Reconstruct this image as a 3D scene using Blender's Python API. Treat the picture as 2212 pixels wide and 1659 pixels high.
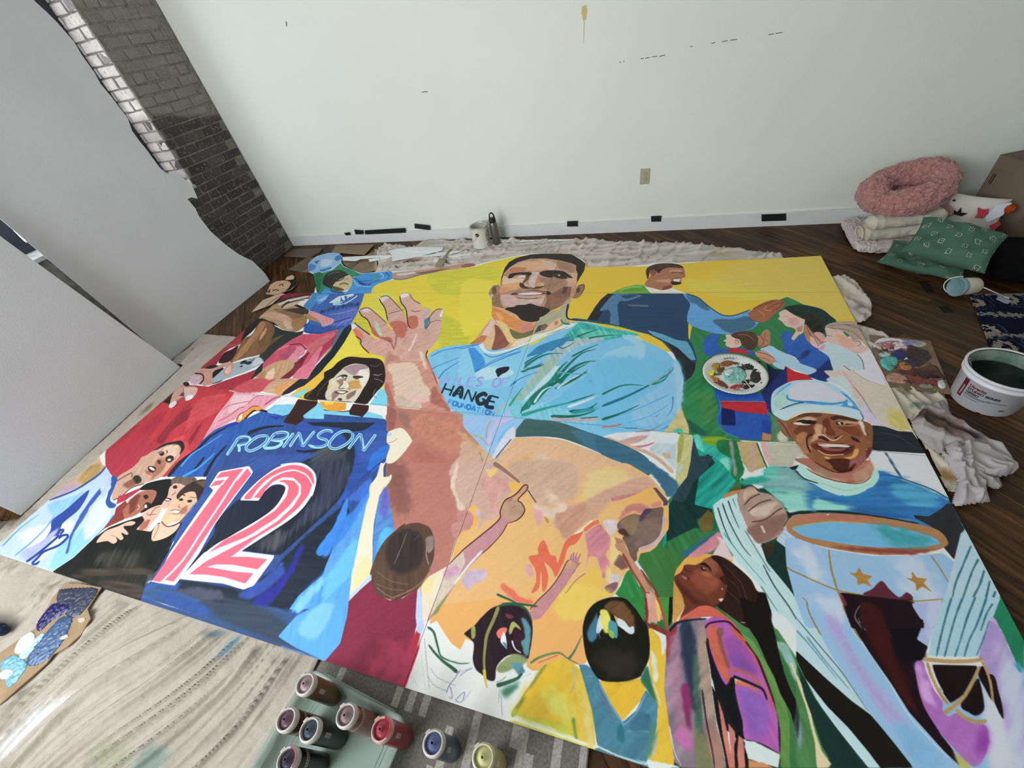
import bpy, bmesh, math, random
import numpy as np
from mathutils import Vector, Matrix

for o in list(bpy.data.objects): bpy.data.objects.remove(o)
SC = bpy.context.scene
COL = SC.collection
random.seed(3)

# ------------------------------------------------------------------ camera
F_PX = 875.01
CX, CY = 1106.0, 829.5
CAM = np.array([0.68831, -1.33243, 1.62449])
RM = np.array([[0.95289008, 0.25579411, -0.16300264],
               [0.06477565, -0.69661956, -0.71451053],
               [-0.29631842, 0.6702914, -0.6803711]])
U_, _, V_ = np.linalg.svd(RM); RM = U_ @ V_
cam = bpy.data.cameras.new('camera'); cam.sensor_fit = 'HORIZONTAL'; cam.sensor_width = 36.0
cam.lens = F_PX/2212*36.0; cam.clip_start = .02; cam.clip_end = 60
co = bpy.data.objects.new('camera', cam); COL.objects.link(co)
Mw = Matrix(((RM[0][0], -RM[1][0], -RM[2][0]), (RM[0][1], -RM[1][1], -RM[2][1]), (RM[0][2], -RM[1][2], -RM[2][2]))).to_4x4()
Mw.translation = Vector(CAM); co.matrix_world = Mw
SC.camera = co

# ------------------------------------------------------------------ sky, lights, exposure
SC.view_settings.view_transform = 'Standard'; SC.view_settings.look = 'None'
SC.view_settings.gamma = 1; SC.view_settings.use_curve_mapping = False
SC.view_settings.exposure = -0.12
w = bpy.data.worlds.new('sky'); SC.world = w; w.use_nodes = True
w.node_tree.nodes['Background'].inputs[0].default_value = (.84, .90, 1.0, 1)
w.node_tree.nodes['Background'].inputs[1].default_value = 5.0
def area(name, loc, target, sx, sy, power, col):
    l = bpy.data.lights.new(name, 'AREA'); l.shape = 'RECTANGLE'; l.size = sx; l.size_y = sy
    l.energy = power; l.color = col
    o = bpy.data.objects.new(name, l); COL.objects.link(o); o.location = loc
    d = Vector(target)-Vector(loc); o.rotation_euler = d.to_track_quat('-Z', 'Y').to_euler()
    return o
DAY = (.96, .985, 1.0)
area('daylight_front_window', (-1.75, -3.38, 2.1), (-1.45, 0, 1.25), 2.3, 1.4, 125, DAY)
area('daylight_side_window', (-3.10, -2.25, 2.0), (0, -2.1, 1.4), 1.5, 1.3, 30, DAY)

# ------------------------------------------------------------------ helpers
def px_ray(x, y):
    return RM.T @ np.array([(x-CX)/F_PX, (y-CY)/F_PX, 1.0])
def on_plane(x, y, p0, n):
    d = px_ray(x, y); n = np.asarray(n, float)
    return CAM+d*(np.dot(np.asarray(p0, float)-CAM, n)/np.dot(d, n))
def fl(x, y, z=0.0):
    return on_plane(x, y, (0, 0, z), (0, 0, 1))
def fls(pts, z=0.0):
    return [tuple(fl(x, y, z)[:2]) for x, y in pts]

def lin(h):
    v = [int(h[i:i+2], 16)/255 for i in (0, 2, 4)]
    return tuple(((c+.055)/1.055)**2.4 if c > .04045 else c/12.92 for c in v)

def sock(n, *names):
    for k in names:
        if k in n.inputs: return n.inputs[k]
MATS = {}
def mat(name, col, rough=.6, spec=.3, noise=None, bump=None, col2=None, metal=0, stretch=None, coords='Object', sheen=0, trans=0, detail=6, contrast=(.35, .65)):
    """plain procedural material: base colour varied by noise, optional bump"""
    if name in MATS: return MATS[name]
    m = bpy.data.materials.new(name); m.use_nodes = True; nt = m.node_tree; N = nt.nodes; Lk = nt.links
    b = N['Principled BSDF']
    c = lin(col) if isinstance(col, str) else col
    b.inputs['Base Color'].default_value = (*c, 1); b.inputs['Roughness'].default_value = rough
    b.inputs['Metallic'].default_value = metal
    sock(b, 'Specular IOR Level', 'Specular').default_value = spec
    if sheen: sock(b, 'Sheen Weight').default_value = sheen
    if trans: sock(b, 'Transmission Weight').default_value = trans
    tc = N.new('ShaderNodeTexCoord'); mp = N.new('ShaderNodeMapping')
    Lk.new(tc.outputs[coords], mp.inputs[0])
    if stretch: mp.inputs['Scale'].default_value = stretch
    if noise:
        nz = N.new('ShaderNodeTexNoise'); nz.inputs['Scale'].default_value = noise[0]; nz.inputs['Detail'].default_value = detail
        Lk.new(mp.outputs[0], nz.inputs['Vector'])
        rp = N.new('ShaderNodeValToRGB'); rp.color_ramp.elements[0].position = contrast[0]; rp.color_ramp.elements[1].position = contrast[1]
        c2 = (lin(col2) if isinstance(col2, str) else col2) if col2 else tuple(max(0, k*(1-noise[1])) for k in c)
        c1 = c if col2 else tuple(min(1, k*(1+noise[1])) for k in c)
        rp.color_ramp.elements[0].color = (*c2, 1); rp.color_ramp.elements[1].color = (*c1, 1)
        Lk.new(nz.outputs[0], rp.inputs[0]); Lk.new(rp.outputs[0], b.inputs['Base Color'])
    if bump:
        n2 = N.new('ShaderNodeTexNoise'); n2.inputs['Scale'].default_value = bump[0]; n2.inputs['Detail'].default_value = 5
        Lk.new(mp.outputs[0], n2.inputs['Vector'])
        bp = N.new('ShaderNodeBump'); bp.inputs['Strength'].default_value = bump[1]; bp.inputs['Distance'].default_value = .01
        Lk.new(n2.outputs[0], bp.inputs['Height']); Lk.new(bp.outputs[0], b.inputs['Normal'])
    MATS[name] = m
    return m

def new_obj(name, vs, fs, m=None, parent=None, smooth=False):
    me = bpy.data.meshes.new(name); me.from_pydata([tuple(map(float, v)) for v in vs], [], fs); me.update()
    if m:
        for k in (m if isinstance(m, (list, tuple)) else [m]): me.materials.append(k)
    if smooth: me.polygons.foreach_set('use_smooth', [True]*len(me.polygons))
    o = bpy.data.objects.new(name, me); COL.objects.link(o)
    if parent: o.parent = parent
    return o
def tag(o, label=None, cat=None, group=None, kind=None):
    if label: o['label'] = label
    if cat: o['category'] = cat
    if group: o['group'] = group
    if kind: o['kind'] = kind
    return o
def empty(name, loc, label, cat, group=None):
    o = bpy.data.objects.new(name, None); o.empty_display_size = .05; COL.objects.link(o); o.location = loc
    return tag(o, label, cat, group)

def box_vf(x0, x1, y0, y1, z0, z1):
    v = [(x, y, z) for z in (z0, z1) for y in (y0, y1) for x in (x0, x1)]
    f = [(0, 2, 3, 1), (4, 5, 7, 6), (0, 1, 5, 4), (1, 3, 7, 5), (3, 2, 6, 7), (2, 0, 4, 6)]
    return v, f
def box(name, x0, x1, y0, y1, z0, z1, m, parent=None, bevel=0):
    o = new_obj(name, *box_vf(x0, x1, y0, y1, z0, z1), m, parent)
    if bevel: bev(o, bevel)
    return o
def bev(o, r, seg=2):
    bm = bmesh.new(); bm.from_mesh(o.data)
    bmesh.ops.bevel(bm, geom=bm.edges[:], offset=r, segments=seg, affect='EDGES', profile=.6)
    bm.to_mesh(o.data); bm.free(); o.data.update()
    return o
def area2(P):
    return sum(P[i-1][0]*P[i][1]-P[i][0]*P[i-1][1] for i in range(len(P)))/2
def prism(P, z0, z1):
    """flat polygon extruded upwards"""
    P = list(P)
    if area2(P) < 0: P = P[::-1]
    n = len(P)
    v = [(x, y, z0) for x, y in P]+[(x, y, z1) for x, y in P]
    return v, [tuple(range(n-1, -1, -1)), tuple(range(n, 2*n))]+[(i, (i+1) % n, n+(i+1) % n, n+i) for i in range(n)]
def slab(name, P, z0, z1, m, parent=None):
    return new_obj(name, *prism(P, z0, z1), m, parent)
def plate3(P3, n, t):
    """polygon in any plane given thickness t along n"""
    n = np.asarray(n, float); n /= np.linalg.norm(n)
    P3 = [np.asarray(p, float) for p in P3]
    a = sum(np.dot(n, np.cross(P3[i-1], P3[i])) for i in range(len(P3)))
    if a < 0: P3 = P3[::-1]
    k = len(P3)
    v = [p-n*t for p in P3]+P3
    return v, [tuple(range(k-1, -1, -1)), tuple(range(k, 2*k))]+[(i, (i+1) % k, k+(i+1) % k, k+i) for i in range(k)]
def lathe(prof, seg=40, cx=0, cy=0, caps=False):
    """profile list of (r, z)"""
    v = []; f = []
    for r, z in prof:
        for k in range(seg):
            a = 2*math.pi*k/seg; v.append((cx+r*math.cos(a), cy+r*math.sin(a), z))
    for i in range(len(prof)-1):
        for k in range(seg):
            a, b = i*seg+k, i*seg+(k+1) % seg
            f.append((a, b, b+seg, a+seg))
    if caps: f.append(tuple(range(seg-1, -1, -1)))
    if caps: f.append(tuple(range((len(prof)-1)*seg, len(prof)*seg)))
    return v, f
def tube(path, r, seg=8, closed=False):
    path = [Vector(p) for p in path]; n = len(path); v = []; f = []
    up = Vector((0, 0, 1)); last = None
    for i, p in enumerate(path):
        a = path[i-1] if (i > 0 or closed) else p
        b = path[(i+1) % n] if (i < n-1 or closed) else p
        t = (b-a).normalized()
        if last is None: last = t.orthogonal()
        s = (last-t*last.dot(t)).normalized(); last = s; q = t.cross(s)
        rr = r[i] if isinstance(r, (list, tuple)) else r
        for k in range(seg):
            an = 2*math.pi*k/seg; v.append(p+(s*math.cos(an)+q*math.sin(an))*rr)
    m = n if closed else n-1
    for i in range(m):
        for k in range(seg):
            a, b = i*seg+k, i*seg+(k+1) % seg; j = (i+1) % n
            f.append((a, b, j*seg+(k+1) % seg, j*seg+k))
    if not closed: f.append(tuple(range(seg-1, -1, -1))); f.append(tuple(range((n-1)*seg, n*seg)))
    return v, f
def join(*vf):
    V = []; Fc = []
    for v, f in vf:
        k = len(V); V += list(v); Fc += [tuple(i+k for i in g) for g in f]
    return V, Fc
def inside(P, x, y):
    c = np.zeros(np.shape(x), bool); n = len(P)
    for i in range(n):
        (x1, y1), (x2, y2) = P[i-1], P[i]
        if y1 == y2: continue
        k = ((y1 > y) != (y2 > y)) & (x < (x2-x1)*(y-y1)/(y2-y1)+x1)
        c ^= k
    return c
def dist_poly(P, x, y):
    d = np.full(np.shape(x), 1e9); n = len(P)
    for i in range(n):
        (x1, y1), (x2, y2) = P[i-1], P[i]
        L2 = (x2-x1)**2+(y2-y1)**2+1e-12
        t = np.clip(((x-x1)*(x2-x1)+(y-y1)*(y2-y1))/L2, 0, 1)
        d = np.minimum(d, np.hypot(x-x1-t*(x2-x1), y-y1-t*(y2-y1)))
    return d

FR = {'W':(0,0,1.0),'A':(400,530,.18083),'B':(720,530,.18083),'C':(1000,530,.18083),'D':(1250,530,.18083),
      'E':(1500,600,.18083),'G':(300,730,.18083),'H':(640,780,.18083),'I':(1000,780,.18083),'J':(1300,780,.18083),
      'K':(1650,800,.18083),'L':(0,900,.22604),'M':(300,980,.20344),'N':(700,1000,.20344),'O':(1050,1000,.20344),
      'Q':(850,1290,.22242),'S':(1250,1290,.22242),'T':(1420,1020,.20344),'U':(1762,1020,.20344),'V':(1720,1290,.22242)}

def smooth_pts(P, closed, n=6):
    P = np.asarray(P, float)
    if len(P) < 3: return P
    out = []
    m = len(P)
    rng = range(m) if closed else range(m-1)
    for i in rng:
        if closed: a, b, c, d = P[i-1], P[i], P[(i+1) % m], P[(i+2) % m]
        else:
            b, c = P[i], P[i+1]
            a = P[i-1] if i > 0 else b
            d = P[i+2] if i+2 < m else c
        for k in range(n):
            t = k/n
            out.append(.5*((2*b)+(c-a)*t+(2*a-5*b+4*c-d)*t*t+(3*b-a-3*c+d)*t**3))
    if not closed: out.append(P[-1])
    return np.array(out)

def ribbon(P, w0, w1):
    P = smooth_pts(P, False)
    T = np.gradient(P, axis=0) if len(P) > 1 else P
    T /= np.maximum(np.linalg.norm(T, axis=1, keepdims=True), 1e-9)
    Nn = np.stack([-T[:, 1], T[:, 0]], 1)
    w = np.linspace(w0, w1, len(P))/2
    e = np.minimum(np.linspace(0, 1, len(P))*8+.45, 1)*np.minimum(np.linspace(1, 0, len(P))*8+.45, 1)
    w = (w*e)[:, None]
    return np.concatenate([P+Nn*w, (P-Nn*w)[::-1]])

def fill_mask(poly, W, H, ss=2):
    """even-odd fill, returns (x0, y0, coverage array) clipped to the canvas"""
    x0 = max(int(np.floor(poly[:, 0].min()))-1, 0); x1 = min(int(np.ceil(poly[:, 0].max()))+2, W)
    y0 = max(int(np.floor(poly[:, 1].min()))-1, 0); y1 = min(int(np.ceil(poly[:, 1].max()))+2, H)
    if x1 <= x0 or y1 <= y0: return None
    w, h = (x1-x0)*ss, (y1-y0)*ss
    Q = (poly-[x0, y0])*ss
    A, Bq = Q, np.roll(Q, -1, 0)
    D = np.zeros((h, w+1), np.int16)
    for (ax, ay), (bx, by) in zip(A, Bq):
        if ay == by: continue
        if ay > by: ax, ay, bx, by = bx, by, ax, ay
        r0 = max(int(np.ceil(ay-.5)), 0); r1 = min(int(np.ceil(by-.5)), h)
        if r1 <= r0: continue
        r = np.arange(r0, r1)
        xs = ax+(bx-ax)*((r+.5-ay)/(by-ay))
        D[r, np.clip(np.ceil(xs-.5), 0, w).astype(int)] += 1
    M = (np.cumsum(D, 1)[:, :w] & 1).astype(np.float32)
    return x0, y0, M.reshape(h//ss, ss, w//ss, ss).mean((1, 3))

def boxblur(M, r, axes=(0, 1)):
    r = int(r)
    if r < 1: return M
    for ax in axes:
        pad = [(0, 0)]*M.ndim; pad[ax] = (r+1, r)
        c = np.cumsum(np.pad(M, pad, mode='edge'), axis=ax)
        n = M.shape[ax]
        M = (np.take(c, np.arange(2*r+1, 2*r+1+n), ax)-np.take(c, np.arange(0, n), ax))/(2*r+1)
    return M

def shear_noise(rs, H, W, ang, length, thick):
    """streaky noise running along the angle"""
    S = 512
    n = rs.standard_normal((S, S)).astype(np.float32)
    F = np.fft.fft2(n)
    ky = np.fft.fftfreq(S)[:, None]; kx = np.fft.fftfreq(S)[None, :]
    c, s = math.cos(ang), math.sin(ang)
    u = kx*c+ky*s; v = -kx*s+ky*c
    F = F*np.exp(-(u*length)**2*18-(v*thick)**2*18)
    n = np.real(np.fft.ifft2(F)).astype(np.float32)
    n /= n.std()
    reps = (H//S+1, W//S+1)
    return np.clip(np.tile(n, reps)[:H, :W], -2.2, 2.2)

GLYPH = {'A':['0,0 .5,1 1,0','.2,.35 .8,.35'],'B':['0,0 0,1 .8,.95 .8,.6 0,.52','0,.52 .9,.45 .9,.05 0,0'],'C':['1,.85 .5,1 0,.5 .5,0 1,.15'],
 'D':['0,0 0,1 .7,.9 1,.5 .7,.1 0,0'],'E':['1,1 0,1','0,1 0,0 1,0','0,.5 .8,.5'],'F':['1,1 0,1','0,1 0,0','0,.5 .8,.5'],
 'G':['1,.85 .5,1 0,.5 .5,0 1,.2 1,.5','.6,.5 1,.5'],'H':['0,0 0,1','1,0 1,1','0,.5 1,.5'],'I':['.5,0 .5,1'],'L':['0,1 0,.5 0,0','0,0 1,0'],
 'M':['0,0 .15,1','.15,1 .5,.3','.5,.3 .85,1','.85,1 1,0'],'N':['0,0 0,1','0,1 1,0','1,0 1,1'],'O':['.5,1 0,.8 0,.2 .5,0 1,.2 1,.8 .5,1'],
 'R':['0,0 0,1','0,1 .9,.95 .9,.55 0,.5','.4,.5 1,0'],'S':['1,.85 .5,1 .05,.8 .5,.5 .95,.25 .5,0 0,.15'],'T':['0,1 1,1','.5,1 .5,0'],
 'U':['0,1 0,.2 .5,0 1,.2 1,1'],'Y':['0,1 .5,.5','1,1 .5,.5','.5,.5 .5,0'],'&':['1,0 .2,.75 .5,1 .7,.8 .1,.3 .4,0 1,.4']}

def expand_text(text):
    out = []
    for ln in text.strip().splitlines():
        head, _, pts = ln.partition('|')
        hs = head.split()
        if len(hs) > 1 and hs[1][0] == 'T':
            w, a, b, u = pts.split()
            a, b, u = [np.array([float(q) for q in k.split(',')]) for k in (a, b, u)]
            st = (b-a)/len(w)
            for i, ch in enumerate(w):
                for g in GLYPH.get(ch, []):
                    P = [a+st*(i+.72*float(k.split(',')[0]))+u*float(k.split(',')[1]) for k in g.split()]
                    out.append(hs[0]+' L'+hs[1][1:]+'|'+' '.join('%.1f,%.1f' % tuple(p) for p in P))
        else: out.append(ln)
    return '\n'.join(out)

def paint_canvas(text, px2tex, W, H, base=(.91, .92, .91), seed=7):
    rs = np.random.RandomState(seed)
    NZ = [shear_noise(rs, H, W, 0, 5, 5), shear_noise(rs, H, W, .12, 22, 2.5),
          shear_noise(rs, H, W, .9, 18, 2.5), shear_noise(rs, H, W, -1.1, 22, 2.5)]
    FI = shear_noise(rs, H, W, 0, 1.6, 1.6)
    C = np.empty((H, W, 3), np.float32); C[:] = base
    fr = FR['W']
    for ln in expand_text(text).splitlines():
        ln = ln.strip()
        if not ln or ln[0] == '#': continue
        if ln[0] == '@': fr = FR[ln[1:]]; continue
        head, pts = ln.split('|')
        hs = head.split()
        col = np.array([int(hs[0][i:i+2], 16)/255 for i in (0, 2, 4)], np.float32)
        P = np.array([[float(q) for q in p.split(',')] for p in pts.split()])
        P = P*fr[2]+[fr[0], fr[1]]
        blur = 0; amp = .02; idx = 0; sm = False; wid = None
        for o in hs[1:]:
            if o == 's': sm = True
            elif o[0] == 'b': blur = float(o[1:])
            elif o[0] == 'v':
                amp, idx = o[1:].split(':'); amp = float(amp)*.2; idx = int(idx)
            elif o[0] == 'L': wid = [float(q) for q in o[1:].split(',')]
        if wid: P = ribbon(P, wid[0]*.95, wid[-1]*.95)
        elif sm or blur >= 3: P = smooth_pts(P, True)
        elif len(P) > 3: # slightly relaxed hand-drawn corners
            m = len(P); Q = []
            for i in range(m):
                Q += [P[i]*.88+P[i-1]*.12, P[i]*.97+(P[i-1]+P[(i+1) % m])*.015, P[i]*.88+P[(i+1) % m]*.12]
            P = np.array(Q)
        T = px2tex(P)
        pad = int(blur*2)+2
        lo = T.min(0)-pad; 
        r = fill_mask(np.vstack([T]), W, H)
        if r is None: continue
        x0, y0, M = r
        if blur:
            py0 = min(pad, y0); px0 = min(pad, x0)
            py1 = min(pad, H-y0-M.shape[0]); px1 = min(pad, W-x0-M.shape[1])
            M = np.pad(M, ((py0, py1), (px0, px1))); x0 -= px0; y0 -= py0
            M = boxblur(boxblur(M, blur*.6), blur*.6)
        h, w = M.shape
        sl = (slice(y0, y0+h), slice(x0, x0+w))
        n = NZ[idx][sl]
        if blur:   # dry-brush edge: the soft border breaks up with the stroke noise
            M = np.clip((M+n*.26*np.clip(M*(1-M)*4, 0, 1)), 0, 1)
        v = 1+amp*n+.012*FI[sl]
        cc = np.clip(col[None, None]*v[..., None]+amp*.12*n[..., None], 0, 1)
        C[sl] = C[sl]*(1-M[..., None])+cc*M[..., None]
    return np.clip(C, 0, 1)

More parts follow.
